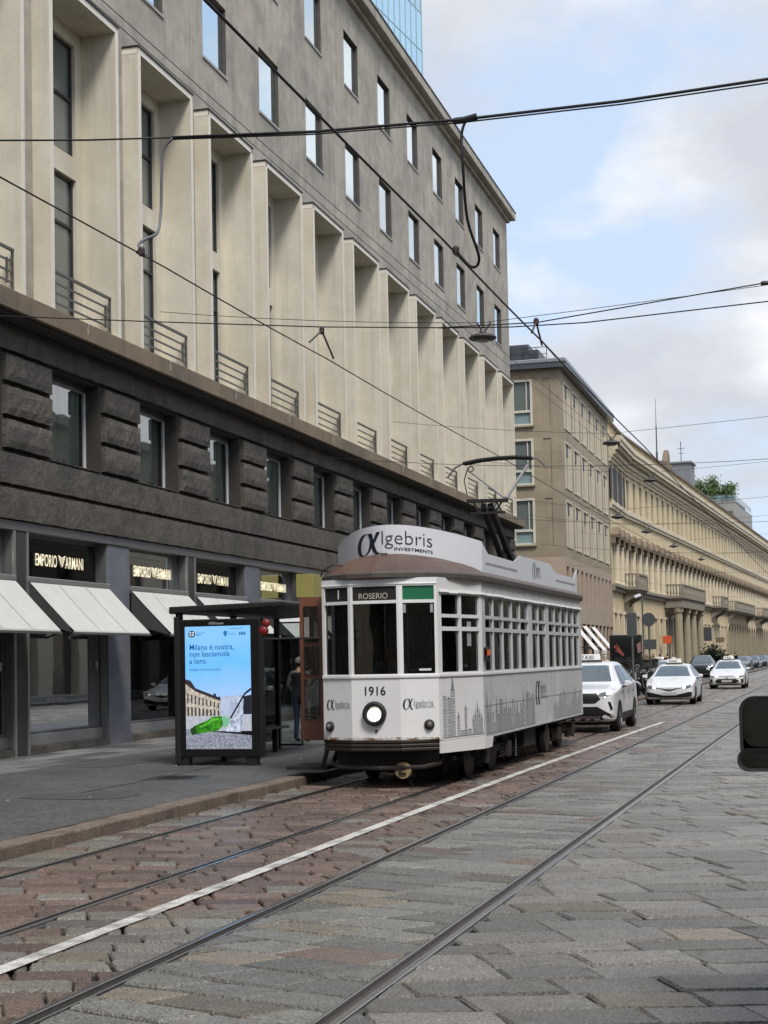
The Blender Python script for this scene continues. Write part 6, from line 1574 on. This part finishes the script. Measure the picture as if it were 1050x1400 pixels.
wk = dict(anL=(-.10, -.16, .10), knL=(-.10, .02, .52), toL=(-.11, -.02, .05), anR=(.10, .17, .09), knR=(.10, .16, .50), toR=(.11, .32, .06), elL=(-.24, .03, 1.14), wrL=(-.24, .17, .93), haL=(-.235, .21, .87), elR=(.24, -.09, 1.14), wrR=(.25, -.06, .90), haR=(.25, -.05, .83))
pp = person('person in grey cap and dark vest with plaid sleeves standing past the shelter', (-10.86, 30.3, PAVE_Z), R(-14), (m_skin, c_blk, plaid(), c_navy, m_shoe, m_hair), dict(elL=(-.27, -.05, 1.15), wrL=(-.24, .10, .98), haL=(-.21, .15, .93), elR=(.26, -.05, 1.15), wrR=(.25, .08, .95), haR=(.24, .11, .88)), scale=1.03)
mb = MB(); mb.lathe([(.104, 0), (.108, .035), (.10, .075), (.07, .115), (.02, .13)], 18, (0, .012, 1.66)); mb.add([(-.085, .08, 1.665), (.085, .08, 1.665), (.06, .20, 1.65), (-.06, .20, 1.65), (-.085, .08, 1.68), (.085, .08, 1.68), (.06, .20, 1.662), (-.06, .20, 1.662)], [(3, 2, 1, 0), (4, 5, 6, 7), (0, 1, 5, 4), (1, 2, 6, 5), (2, 3, 7, 6), (3, 0, 4, 7)]); mb.build('cap', clothes('cap', (.24, .22, .20)), pp, smooth=False)
# the driver, seated in the cab
dp = dict(pelvis=(0, 0, .55), spine=(0, .0, .74), chest=(0, .02, .94), neck=(0, .03, 1.10), head=(0, .06, 1.20), crown=(0, .05, 1.30), shL=(-.185, .02, 1.02), elL=(-.26, .12, .78), wrL=(-.20, .34, .74), haL=(-.18, .41, .74), shR=(.185, .02, 1.02), elR=(.26, .12, .78), wrR=(.20, .34, .74), haR=(.18, .41, .74), hpL=(-.1, .05, .53), knL=(-.13, .42, .55), anL=(-.13, .40, .12), toL=(-.14, .55, .06), hpR=(.1, .05, .53), knR=(.13, .42, .55), anR=(.13, .40, .12), toR=(.14, .55, .06))
dr_ = person('tram driver in light blue shirt seated behind the windscreen', (TRAM_X-.08, 21.95, .74), math.pi, (m_skin, c_blue, c_blue, c_navy, m_shoe, m_hair), dp)
mb = MB(); mb.box(-.24, .24, .78, 1.14, 1.18, 1.24); mb.tube([(0, .96, .74), (0, .96, 1.18)], .05, 8); mb.box(-.22, .22, 1.16, 1.20, 1.25, 1.7); mb.build('driver_seat', m_seat, TR, (-.08, 0, 0), bevel=.02)
mb = MB(); mb.box(-.5, .5, .12, .40, .74, 1.42); mb.build('driver_desk', m_tin, TR)
# people further along
PX = [(807, 66, 'person with light hair on the pavement behind the tram', (m_skin, c_kh, c_kh, c_grey, m_shoe, clothes('blond', (.35, .25, .14))), 0), (819, 63, 'dark haired person walking past behind the white taxi roof', (m_skin, c_blk, c_blk, c_navy, m_shoe, m_hair), 1), (827, 68, 'person in white top and pale cap behind the taxi sign', (m_skin, c_wht, c_wht, c_kh, m_shoe, clothes('pale', (.5, .48, .45))), 0),
      (893, 84, 'person in black jacket standing beyond the scooters', (m_skin, c_blk, c_blk, c_grey, m_shoe, m_hair), 1), (902, 96, 'person in rust coloured top beyond the scooter row', (m_skin, c_red, c_red, c_blk, m_shoe, m_hair), 0), (921, 100, 'person in white shirt with black backpack straps by the porch', (m_skin, c_wht, c_wht, c_navy, m_shoe, m_hair), 1), (912, 104, 'person in navy clothes next to the porch columns', (m_skin, c_navy, c_navy, c_navy, m_shoe, m_hair), 1),
      (999, 140, 'person in white shirt near the far parked cars', (m_skin, c_wht, c_wht, c_grey, m_shoe, m_hair), 1), (1005, 142, 'person in black at the far parked cars', (m_skin, c_blk, c_blk, c_blk, m_shoe, m_hair), 0), (884, 80, 'person in grey jacket among the parked scooters', (m_skin, c_grey, c_grey, c_navy, m_shoe, m_hair), 1), (958, 118, 'person in pale top beside the dark parked car', (m_skin, c_wht, c_kh, c_kh, m_shoe, m_hair), 1)]
for i, (px, Y, lb, ms, w_) in enumerate(PX):
    t = person(lb, (far_spot(px, Y), Y, PAVE_Z), R(160+40*(i % 3)) if i % 2 else R(-20), ms, wk if w_ else {}, 'pedestrians along the pavement')
    if 'backpack' in lb: mb = MB(); mb.box(-.15, .15, -.30, -.12, 1.05, 1.45); mb.build('backpack', c_blk, t, bevel=.05)

# ================================================================== street furniture
# bus shelter with the lit advertising panel at its near end
m_shl = mat('shelter_black', (.018, .018, .019), .4, .1, 3, spec=.5)
m_bez = mat('screen_bezel', (.006, .006, .007), .25, 0, coat=.3)
g_shl = glass('shelter_glass', (.85, .9, .9), .03, .01, .92)
SY = 23.75; XA, XB = at_y(240, 1000, SY).x, at_y(357, 1000, SY).x
SH = thing('bus_shelter', 'black framed glass tram stop shelter with flat roof', 'bus shelter', ((XA+XB)/2, SY+.3, PAVE_Z), 0)
ox, oy = (XA+XB)/2, SY+.3; hw_ = (XB-XA)/2
mb = MB(); 
rx0, rx1 = at_y(232, 826, SY).x-ox, .80+hw_*.55
zr = at_y(300, 836, SY).z-PAVE_Z
mb.add([(rx0, -.35, zr-.02), (rx1, -.35, zr+.06), (rx1, 4.6, zr+.06), (rx0, 4.6, zr-.02), (rx0, -.35, zr+.10), (rx1, -.35, zr+.14), (rx1, 4.6, zr+.14), (rx0, 4.6, zr+.10)], [(3, 2, 1, 0), (4, 5, 6, 7), (0, 1, 5, 4), (1, 2, 6, 5), (2, 3, 7, 6), (3, 0, 4, 7)]); mb.build('roof', m_shl, SH, bevel=.02)
for x, y in ((-hw_+.05, -.2), (-hw_+.05, 2.2), (-hw_+.05, 4.45)):
    mb = MB(); mb.box(x-.05, x+.05, y-.05, y+.05, 0, zr+.0); mb.build('post', m_shl, SH, bevel=.01)
for y0, y1 in ((-.1, 2.15), (2.25, 4.4)):
    mb = MB(); mb.box(-hw_+.045, -hw_+.055, y0, y1, .15, 2.25); mb.build('back_glass', g_shl, SH)
ex0 = at_y(361, 1000, SY+4.75).x-ox; ex1 = at_y(414.5, 1000, SY+4.75).x-ox; et = at_y(400, 850, SY+4.75).z-PAVE_Z
mb = MB(); mb.box(-hw_+.1, ex1-.03, 4.44, 4.45, .12, et); mb.build('end_glass', g_shl, SH)
mb = MB(); mb.box(ex1-.03, ex1, 4.42, 4.46, .05, et); mb.box(-hw_+.1, ex1-.03, 4.42, 4.46, .05, .09); mb.box(-hw_+.1, ex1-.03, 4.42, 4.46, et-.03, et); mb.build('end_frame', m_shl, SH)
mb = MB(); mb.box(-hw_+.25, -hw_+.6, .6, 3.6, .44, .48); mb.box(-hw_+.35, -hw_+.45, .8, .9, 0, .44); mb.box(-hw_+.35, -hw_+.45, 3.3, 3.4, 0, .44); mb.build('bench', m_shl, SH, bevel=.01)
# advertising panel
AP = thing('advertising_panel', 'black advertising panel with bright blue lit poster of a green bottle', 'advertising panel', (ox, SY, PAVE_Z), 0)
pw = hw_; zt = at_y(300, 846, SY).z-PAVE_Z
mb = MB(); mb.box(-pw, pw, 0, .22, .14, zt); mb.build('case', m_shl, AP, bevel=.02)
mb = MB(); mb.box(-pw+.06, -pw+.22, .03, .19, 0, .14); mb.build('foot', m_shl, AP); mb = MB(); mb.box(pw-.3, pw-.1, .03, .19, 0, .14); mb.build('foot', m_shl, AP)
mb = MB(); mb.box(-pw, -pw+.10, -.03, -.002, .02, zt+.05); mb.build('edge_post', m_shl, AP, bevel=.015)
mb = MB(); mb.poly([(-pw+.11, -.004, .17), (pw-.01, -.004, .17), (pw-.01, -.004, zt-.02), (-pw+.11, -.004, zt-.02)]); mb.build('bezel', m_bez, AP, fix=False)
s_l, s_r = at_y(254, 940, SY).x-ox, at_y(343.5, 940, SY).x-ox; s_b, s_t = at_y(298, 1024, SY).z-PAVE_Z, at_y(298, 856, SY).z-PAVE_Z
SW, SHh = s_r-s_l, s_t-s_b
def scr(x, y, l=0): return (s_l+SW*x/587., -.008-.0012*l, s_t-SHh*y/1112.)      # poster coordinates measured on the photograph's panel
def screen_mat():
    m = bpy.data.materials.new('poster_sky'); m.use_nodes = True; n = m.node_tree.nodes; l = m.node_tree.links; n.clear()
    o = n.new('ShaderNodeOutputMaterial'); e = n.new('ShaderNodeEmission'); c = n.new('ShaderNodeTexCoord'); sp = n.new('ShaderNodeSeparateXYZ'); l.new(c.outputs['Generated'], sp.inputs[0])
    ns = n.new('ShaderNodeTexNoise'); ns.inputs['Scale'].default_value = 2.2; l.new(c.outputs['Generated'], ns.inputs['Vector'])
    ad = n.new('ShaderNodeMath'); ad.operation = 'MULTIPLY_ADD'; l.new(ns.outputs[0], ad.inputs[0]); ad.inputs[1].default_value = .35; l.new(sp.outputs['Z'], ad.inputs[2])
    r = n.new('ShaderNodeValToRGB'); r.color_ramp.elements[0].position = .2; r.color_ramp.elements[0].color = (.28, .46, .80, 1); r.color_ramp.elements[1].position = 1.1; r.color_ramp.elements[1].color = (.20, .46, .80, 1)
    el = r.color_ramp.elements.new(.65); el.color = (.13, .42, .78, 1); l.new(ad.outputs[0], r.inputs[0]); l.new(r.outputs[0], e.inputs[0]); e.inputs[1].default_value = .85; l.new(e.outputs[0], o.inputs[0]); return m
mb = MB(); mb.poly([scr(0, 0), scr(587, 0), scr(587, 640), scr(0, 640)][::-1]); SCN = mb.build('screen', screen_mat(), AP, fix=False)
def sp_(nm, col, polys, l=1, s_=.8):
    mb = MB()
    for p in polys: mb.poly([scr(x, y, l) for x, y in p])
    return mb.build(nm, glow('poster_'+nm, col, s_), SCN, fix=False)
def grain_glow(nm, c1, c2, sc_, s_=.8):
    m = bpy.data.materials.new('poster_'+nm); m.use_nodes = True; n = m.node_tree.nodes; l = m.node_tree.links; n.clear()
    o = n.new('ShaderNodeOutputMaterial'); e = n.new('ShaderNodeEmission'); g = n.new('ShaderNodeNewGeometry'); ns = n.new('ShaderNodeTexNoise'); ns.inputs['Scale'].default_value = sc_; ns.inputs['Detail'].default_value = 6; l.new(g.outputs['Position'], ns.inputs['Vector'])
    r = n.new('ShaderNodeValToRGB'); r.color_ramp.elements[0].position = .35; r.color_ramp.elements[0].color = (*c1, 1); r.color_ramp.elements[1].position = .65; r.color_ramp.elements[1].color = (*c2, 1)
    l.new(ns.outputs[0], r.inputs[0]); l.new(r.outputs[0], e.inputs[0]); e.inputs[1].default_value = s_; l.new(e.outputs[0], o.inputs[0]); MATS['poster_'+nm] = m
grain_glow('road', (.10, .11, .15), (.34, .36, .42), 45); grain_glow('square', (.34, .36, .42), (.44, .46, .52), 12); grain_glow('bottle', (.01, .07, .005), (.05, .26, .02), 14, .9); grain_glow('cup', (.18, .22, .30), (.55, .62, .74), 16); grain_glow('facade', (.30, .26, .22), (.55, .50, .42), 20); grain_glow('far_house', (.30, .36, .48), (.42, .48, .62), 14)
sp_('square', 0, [[(0, 812), (587, 812), (587, 950), (0, 950)]], 1); sp_('road', 0, [[(0, 930), (587, 990), (587, 1112), (0, 1112)]], 2)
sp_('facade', 0, [[(0, 480), (80, 555), (310, 670), (312, 812), (0, 830)]], 1)
sp_('cornice', (.035, .03, .035), [[(0, 478), (45, 490), (90, 560), (310, 650), (312, 680), (90, 590), (0, 520)], [(250, 612), (270, 608), (280, 640), (255, 640)]], 2)
sp_('openings', (.05, .05, .06), [[(x, 600+x*.33), (x+13, 604+x*.33), (x+13, 690+x*.18), (x, 690+x*.18)] for x in range(14, 300, 34)]+[[(x, 725+x*.13), (x+16, 727+x*.13), (x+16, 812), (x, 815)] for x in range(14, 300, 34)], 3)
sp_('far_house', 0, [[(312, 640), (587, 620), (587, 812), (312, 812)]], 1); sp_('dark_arch', (.02, .02, .03), [[(515, 640), (587, 625), (587, 800), (515, 800)]], 2)
sp_('cup', 0, [[(450, 640), (520, 660), (505, 870), (490, 960), (360, 955), (400, 860), (440, 830)]], 3); sp_('straw', (.01, .012, .025), [[(395, 830), (525, 610), (587, 560), (587, 585), (535, 622), (405, 842)]], 4)
sp_('bottle', 0, [[(40, 930), (80, 900), (200, 850), (240, 820), (320, 815), (330, 860), (335, 900), (290, 945), (220, 955), (100, 975), (55, 985), (38, 960)]], 4); sp_('bottle_cap', (.02, .05, .015), [[(38, 930), (85, 900), (100, 972), (55, 988)]], 5); sp_('bottle_light', (.10, .40, .04), [[(205, 860), (240, 835), (300, 830), (300, 850), (240, 860), (205, 890)], [(120, 905), (190, 880), (190, 895), (125, 920)]], 5); sp_('bottle_mouth', (.13, .32, .20), [[(318, 812), (370, 825), (400, 840), (380, 900), (340, 925), (332, 870)]], 5, 1.)
m_pt = glow('poster_type', (.004, .055, .22), 1.)
for s_, y in (('Milano è nostra,', 212), ('non lasciamola', 274), ('a loro.', 338)): text_obj('poster_letters', s_, m_pt, SCN, scr(38, y, 2), (1, 0, 0), (0, 0, 1), SHh*72/1112, .93, .001, bold=.006)
text_obj('poster_letters', 'Aiutaci a tenerla pulita.', m_pt, SCN, scr(38, 402, 2), (1, 0, 0), (0, 0, 1), SHh*36/1112, .93, .001)
# crest and partner marks
rgp = lambda cx, cy, r, n_=18: [(cx+r*math.cos(2*math.pi*k/n_), cy+r*math.sin(2*math.pi*k/n_)) for k in range(n_)]
sp_('crest_ring', (.01, .03, .03), [rgp(63, 68, 32)], 2); sp_('crest_shield', (.55, .66, .80), [[(42, 48), (84, 48), (84, 74), (63, 94), (42, 74)]], 3); sp_('crest_cross', (.01, .02, .03), [[(59, 50), (67, 50), (67, 90), (59, 90)], [(46, 60), (80, 60), (80, 68), (46, 68)]], 4)
text_obj('poster_letters', 'Comune di', m_pt, SCN, scr(105, 62, 2), (1, 0, 0), (0, 0, 1), SHh*20/1112, .9, .001); text_obj('poster_letters', 'Milano', m_pt, SCN, scr(105, 82, 2), (1, 0, 0), (0, 0, 1), SHh*22/1112, .9, .001, bold=.01)
sp_('partner_mark', (.02, .16, .38), [rgp(365, 62, 18), [(350, 78), (380, 78), (365, 100)], [(410, 22), (518, 22), (518, 27), (410, 27)]]+[[(487+i*21, 56), (503+i*21, 56), (503+i*21, 86), (487+i*21, 86)] for i in range(3)], 2)
text_obj('poster_letters', 'Amsa', glow('poster_partner', (.02, .16, .38), 1.), SCN, scr(392, 82, 2), (1, 0, 0), (0, 0, 1), SHh*34/1112, .9, .001)
text_obj('maker_letters', 'IGPDecaux', mat('maker_print', (.5, .5, .52), .5, 0), AP, (s_l+SW*.37, -.007, zt-.09), (1, 0, 0), (0, 0, 1), .055, 1.05, .002, bold=.01)

# far advertising column, traffic signs seen from behind, camera pole
KY = 77
kx0, kx1 = at_y(833, 880, KY).x, at_y(877, 880, KY).x; kz = at_y(850, 868, KY).z
FK = thing('advertising_column', 'black advertising column with red hand poster behind the scooters', 'advertising panel', ((kx0+kx1)/2, KY, PAVE_Z), 0)
w_ = (kx1-kx0)/2
mb = MB(); mb.box(-w_, w_, 0, .3, .1, kz-PAVE_Z); mb.build('case', m_shl, FK, bevel=.04); mb = MB(); mb.box(-w_+.2, w_-.2, .05, .25, 0, .1); mb.build('foot', m_shl, FK)
mb = MB(); mb.poly([(-w_+.1, -.004, .4), (w_-.1, -.004, .4), (w_-.1, -.004, kz-.35), (-w_+.1, -.004, kz-.35)]); mb.build('poster', m_bez, FK, fix=False)
hx, hz = -w_*.55, kz*.69
m_hand = mat('poster_red', (.34, .08, .06), .6, .3, 8)
mb = MB()
for p in ([(-.05, .1), (.15, .28), (.30, .05), (.62, -.42), (.50, -.55), (.15, -.2)], [(.12, .26), (-.02, .42), (.04, .46), (.22, .22)], [(-.05, .12), (-.18, .36), (-.12, .40), (.06, .18)], [(.0, .05), (-.25, .22), (-.22, .29), (.04, .14)], [(.1, -.15), (-.12, -.12), (-.10, -.05), (.1, -.05)]): mb.poly([(hx+x*.6, -.010, hz+z*.6) for x, z in p])
mb.build('hand_print', m_hand, FK, fix=False)
mb = MB(); mb.poly([(hx+1.0, -.010, hz+.25), (hx+1.2, -.010, hz+.40), (hx+1.22, -.010, hz-.1), (hx+1.05, -.010, hz-.2)]); mb.build('face_print', mat('poster_pink', (.30, .16, .15), .6, .2, 8), FK, fix=False)
text_obj('poster_letters', 'BALOPO', mat('poster_white', (.6, .6, .6), .6, 0), FK, (-w_*.72, -.010, hz-.95), (1, 0, 0), (0, 0, 1), .30, 1.1, .002)
m_pole = mat('galvanised_pole', (.16, .165, .165), .5, .1, 4, metal=.5)
m_back = mat('sign_back', (.075, .078, .082), .6, .1, 3)
def pole_at(px, Y, z1, name, label, cat='traffic sign'):
    t = thing(name, label, cat, (far_spot(px, Y), Y, PAVE_Z), 0); mb = MB(); mb.tube([(0, 0, 0), (0, 0, z1)], .045, 10); mb.lathe([(.09, 0), (.09, .05), (.05, .08)], 10); mb.build('pole', m_pole, t); return t
SYY = 58.5
t = pole_at(865, SYY, at_y(865, 838, SYY).z-PAVE_Z, 'traffic_sign', 'tall rectangular sign seen from its grey back on a pole among scooters')
z0, z1 = at_y(865, 870, SYY).z-PAVE_Z, at_y(865, 838, SYY).z-PAVE_Z; mb = MB(); mb.box(-.19, .19, -.06, -.045, z0, z1); mb.build('sign_plate', m_back, t, bevel=.005); mb = MB(); mb.box(-.19, .19, -.045, -.02, z0+.15, z0+.19); mb.box(-.19, .19, -.045, -.02, z1-.19, z1-.15); mb.build('clamp', m_pole, t)
SY2 = 74.
t = pole_at(888, SY2, at_y(888, 838, SY2).z-PAVE_Z, 'traffic_sign', 'round sign seen from its dark back with a square plate below')
zc = at_y(889, 847, SY2).z-PAVE_Z; mb = MB(); mb.lathe([(.0, -.02), (.32, -.02), (.33, 0), (0, .0)], 28, (0, -.055, zc), 'Y'); mb.build('round_plate', m_back, t); mb = MB(); mb.box(-.24, .34, -.07, -.05, zc-1.42, zc-.95); mb.build('square_plate', m_back, t)
t = pole_at(880, 80, at_y(880, 812, 80).z-PAVE_Z, 'camera_pole', 'slim grey pole carrying a white surveillance camera', 'pole')
zc = at_y(880, 812, 80).z-PAVE_Z; mb = MB(); mb.bar((-.08, -.06, zc-.05), (-.38, -.26, zc-.16), .14); mb.build('camera', m_wframe, t, bevel=.02); mb = MB(); mb.bar((0, 0, zc-.02), (-.12, -.08, zc-.03), .05); mb.build('arm', m_pole, t)
# potted shrubs by the palazzo
m_dkleaf = mat('dark_leaf', (.022, .035, .018), .55, .4, 2)
for px, lb in ((968, 'dark potted shrub nearer the porch columns'), (981, 'dark potted shrub farther from the porch columns')):
    Y = 126; b_ = bush('potted_shrub', lb, 'shrub', (far_spot(px, Y), Y, PAVE_Z+.5), .75, 1.5, 500, px, m_dkleaf, .3, 'potted shrubs by the palazzo')
    mb = MB(); mb.lathe([(.30, -.5), (.42, -.02), (.45, .02), (.38, .02)], 14); mb.build('pot', m_blk, b_)
# mannequins in the shop windows
def mannequin(label, s_, off, stripes):
    p = b1(off, s_, PAVE_Z+.06); t = thing('mannequin', label, 'mannequin', tuple(p), R(-90), 'mannequins in the shop windows')
    m_m = mat('mannequin_body', (.05, .05, .052), .4, .05, 3); tops = c_wht if stripes else c_navy
    obj('figure', human_mesh({}, (m_m, c_navy, c_navy, c_blk, m_shoe, m_m)), t)
    if stripes:
        for k in range(6): mb = MB(); mb.lathe([(.205, 0), (.207, .035)], 20, (0, 0, 1.06+k*.065)); mb.v = [(x*1.0, y*.72, z) for x, y, z in mb.v]; mb.build('stripe', c_wht, t)
mannequin('mannequin in white striped top behind the shop glass', 28.0, -.95, True)

# ================================================================== overhead lines
m_wire = mat('wire_black', (.012, .012, .013), .6, .1, 4)
m_porc = mat('insulator', (.05, .035, .03), .4, .1, 6)
m_hose = mat('grey_jumper', (.14, .15, .17), .6, .1, 6)
def sagline(p, q, sag, n_=14):
    p, q = Vector(p), Vector(q); return [p+(q-p)*(i/n_)-Vector((0, 0, sag*4*(i/n_)*(1-i/n_))) for i in range(n_+1)]
def wire(name, label, pts, r, m=m_wire, group='overhead wires'):
    mb = MB(); mb.tube(pts, r, 6); return tag(mb.build(name, m, smooth=True), label, 'wire', group)
XL, XR, ZW = -6.37, -3.50, 5.79
ys = [2, 14, 19, 29.5, 51, 61, 80, 100, 125, 160]
pts = []
for a, b_ in zip(ys, ys[1:]): pts += sagline((XL, a, ZW), (XL, b_, ZW), .03*(b_-a)/12, 4)[:-1]
wire('contact_wire', 'trolley contact wire over the track of the tram', pts+[Vector((XL, 160, ZW))], .0085)
pts = []
for a, b_ in zip(ys, ys[1:]): pts += sagline((XR, a, ZW), (XR, b_, ZW), .03*(b_-a)/12, 4)[:-1]
wire('contact_wire', 'trolley contact wire over the empty track beside the white line', pts+[Vector((XR, 160, ZW))], .0105)
W14 = lambda px, py, Y=14.: at_y(px, py, Y)
pl_, pr_ = W14(0, 192), W14(1050, 108)
lf = pl_+(pl_-W14(235, 190))*3.2; lf = Vector((-14.4, 14, 8.3)); rt_ = Vector((9.6, 14, 8.7))
wire('span_cable', 'taped feeder cable crossing above both tracks with drop leads', [lf, pl_, W14(120, 191.5), W14(235, 188)], .010)
wire('span_cable', 'thick doubled stretch of the taped feeder cable right of its first drop', [W14(235, 188), W14(430, 180), W14(635, 163), W14(850, 138), pr_, rt_], .015)
wire('span_cable', 'thin messenger wire lashed under the thick feeder cable', [W14(235, 190.5), W14(430, 183.5), W14(635, 167), W14(850, 142.5), pr_-Vector((0, 0, .035)), rt_-Vector((0, 0, .05))], .008)
t = thing('cable_tie', 'black tape wrap on the thick feeder cable', 'cable tie', tuple(W14(635, 164))); mb = MB(); mb.tube([(-.10, 0, 0), (.0, 0, 0), (.12, 0, .02)], .034, 8); mb.build('wrap', m_wire, t)
def smoothpath(ps, n_=5):
    out_ = []
    for i in range(len(ps)-1):
        a, b_, c, d = ps[max(0, i-1)], ps[i], ps[i+1], ps[min(len(ps)-1, i+2)]
        for k in range(n_):
            u = k/n_; out_.append(.5*((2*b_)+(c-a)*u+(2*a-5*b_+4*c-d)*u*u+(3*b_-a-3*c+d)*u**3))
    return out_+[ps[-1]]
wire('jumper_lead', 'grey drop lead from the feeder cable to the tram wire', smoothpath([W14(236, 189), W14(224, 205), W14(221, 240), W14(220, 290), W14(215, 318, 13.8), W14(200, 326, 13.6), W14(190, 334, 13.5), Vector((XL, 13.45, ZW+.03))]), .016, m_hose)
wire('jumper_lead', 'black drop lead from the feeder cable to the other tram wire', smoothpath([W14(637, 164), W14(631, 185), W14(633, 230), W14(639, 300, 14.2), W14(655, 352, 14.4), W14(645, 365, 14.5), Vector((XR, 14.5, ZW+.03))]), .014)
for X, Y, lb in ((XL, 13.45, 'clamp where the grey drop lead meets the wire'), (XR, 14.5, 'clamp where the black drop lead meets the wire')):
    t = thing('wire_clamp', lb, 'clamp', (X, Y, ZW)); mb = MB(); mb.lathe([(.02, -.02), (.035, .0), (.035, .05), (.02, .07)], 10); mb.bar((0, -.09, 0), (0, .09, 0), .03); mb.build('clamp_body', m_porc, t)
W19 = lambda px, py, Y=19.: at_y(px, py, Y)
lf = Vector((-14.45, 19, 7.2))
wire('span_wire', 'span wire carrying both tram wires near the tram front', [lf, W19(0, 432), W19(215, 440), W19(440, 447), W19(600, 448), W19(733, 441), W19(1050, 386), Vector((9.6, 19, 9.0))], .008)
wire('span_wire', 'lower span wire branching beside the empty track', [W19(600, 448.5), W19(700, 447), W19(800, 441), W19(1050, 412), Vector((9.6, 19, 7.6))], .008)
t = thing('span_insulator', 'small bell insulator near the right end of the span wire', 'insulator', tuple(W19(1046, 387))); mb = MB(); mb.lathe([(.0, -.05), (.025, -.05), (.03, 0), (.025, .05), (0, .05)], 8, (0, 0, 0), 'X'); mb.build('bell', m_porc, t)
for (a, b_, c, X, lb) in (((440, 452), (423, 468), (456, 490), XL, 'V shaped hanger holding the tram wire at the span wire'), ((733, 440), (727, 455), (741, 472), XR, 'V shaped hanger holding the wire over the empty track')):
    t = thing('wire_hanger', lb, 'hanger', (0, 0, 0)); mb = MB(); P0_ = W19(*a)
    mb.tube([P0_, W19(b_[0], b_[1], 18.6)], .013, 6); mb.tube([P0_, W19(c[0], c[1], 19.5)], .013, 6); mb.build('strut', m_porc, t)
    mb = MB(); mb.lathe([(.015, -.05), (.035, -.03), (.035, .03), (.015, .05)], 8, P0_); mb.build('knob', m_porc, t)
wire('feeder_wire', 'thin high wire running along the cream bays', sagline((-10.0, 4, 11.6), (-10.0, 62, 11.3), .25, 20)+[Vector((-9.0, 110, 10.8))], .007)
wire('feeder_wire', 'second thin high wire sloping from the bays to the far lamps', sagline((-9.2, 4, 10.9), (-7.3, 51, 9.1), .25, 20), .006)
# pendant street lamps on cross spans
m_lampd = mat('lamp_cap', (.05, .045, .042), .5, .2, 5)
def pendant(label, X, Y, Z, full=True):
    t = thing('pendant_lamp', label, 'street lamp', (X, Y, Z), 0, 'pendant street lamps over the street')
    mb = MB(); mb.lathe([(.10, .10), (.26, .05), (.30, .0), (.28, -.03), (.0, -.03)], 20); mb.build('shade', m_lampd, t)
    mb = MB(); mb.lathe([(.0, -.035), (.17, -.04), (.12, -.085), (0, -.10)], 16); mb.build('lens', mat('lamp_diffuser', (.35, .35, .33), .3, .05), t, smooth=True)
    mb = MB(); mb.tube([(0, 0, .1), (-.05, 0, .22), (-.12, 0, .33)], .018, 6); mb.tube([(0, 0, .1), (.10, 0, .20), (.18, 0, .33)], .018, 6); mb.lathe([(.05, .08), (.07, .12), (.03, .22)], 8); mb.build('bracket', m_lampd, t)
    lf_, rt2 = Vector((-14.7 if Y < 77 else -16.2, Y, Z+1.2)), Vector((9.6, Y, Z+1.4))
    wire('lamp_span_wire', 'cross wire holding '+label, sagline(lf_, Vector((X, Y, Z+.33)), .08, 6)+sagline(Vector((X, Y, Z+.33)), rt2, .1, 8)[1:], .007, m_wire, 'lamp span wires')
for X, Y, Z, lb in ((at_y(660, 462, 32).x, 32, at_y(660, 462, 32).z, 'the pendant lamp before the last cream bay'), (at_y(836, 606, 51).x, 51, at_y(836, 606, 51).z, 'the pendant lamp before the slate shutters'), (at_y(889, 657, 66).x, 66, at_y(889, 657, 66).z, 'the pendant lamp below the palazzo cornice'), (at_y(844, 707, 70).x, 70, at_y(844, 707, 70).z, 'the low pendant lamp beside the corner building'), (at_y(884, 727, 82).x, 82, at_y(884, 727, 82).z, 'the pendant lamp before the pedimented windows'), (at_y(921, 747, 100).x, 100, at_y(921, 747, 100).z, 'the pendant lamp above the columned porch'), (at_y(959, 765, 125).x, 125, at_y(959, 765, 125).z, 'the smallest pendant lamp far along the palazzo')):
    pendant(lb, X, Y, Z)
for Y, z in ((40, 6.6), (58, 6.5), (76, 6.5), (95, 6.5), (118, 6.5), (140, 6.5)):
    wire('span_wire', {40: 'span wire crossing behind the pantograph', 58: 'span wire over the taxi hatchback', 76: 'span wire over the white hatchback', 95: 'span wire before the columned porch', 118: 'span wire past the dark parked car', 140: 'last span wire over the far parked cars'}[Y], sagline((-14.8 if Y < 77 else -16.4, Y, z+1.0), (9.6, Y, z+1.0), .9, 16), .007)
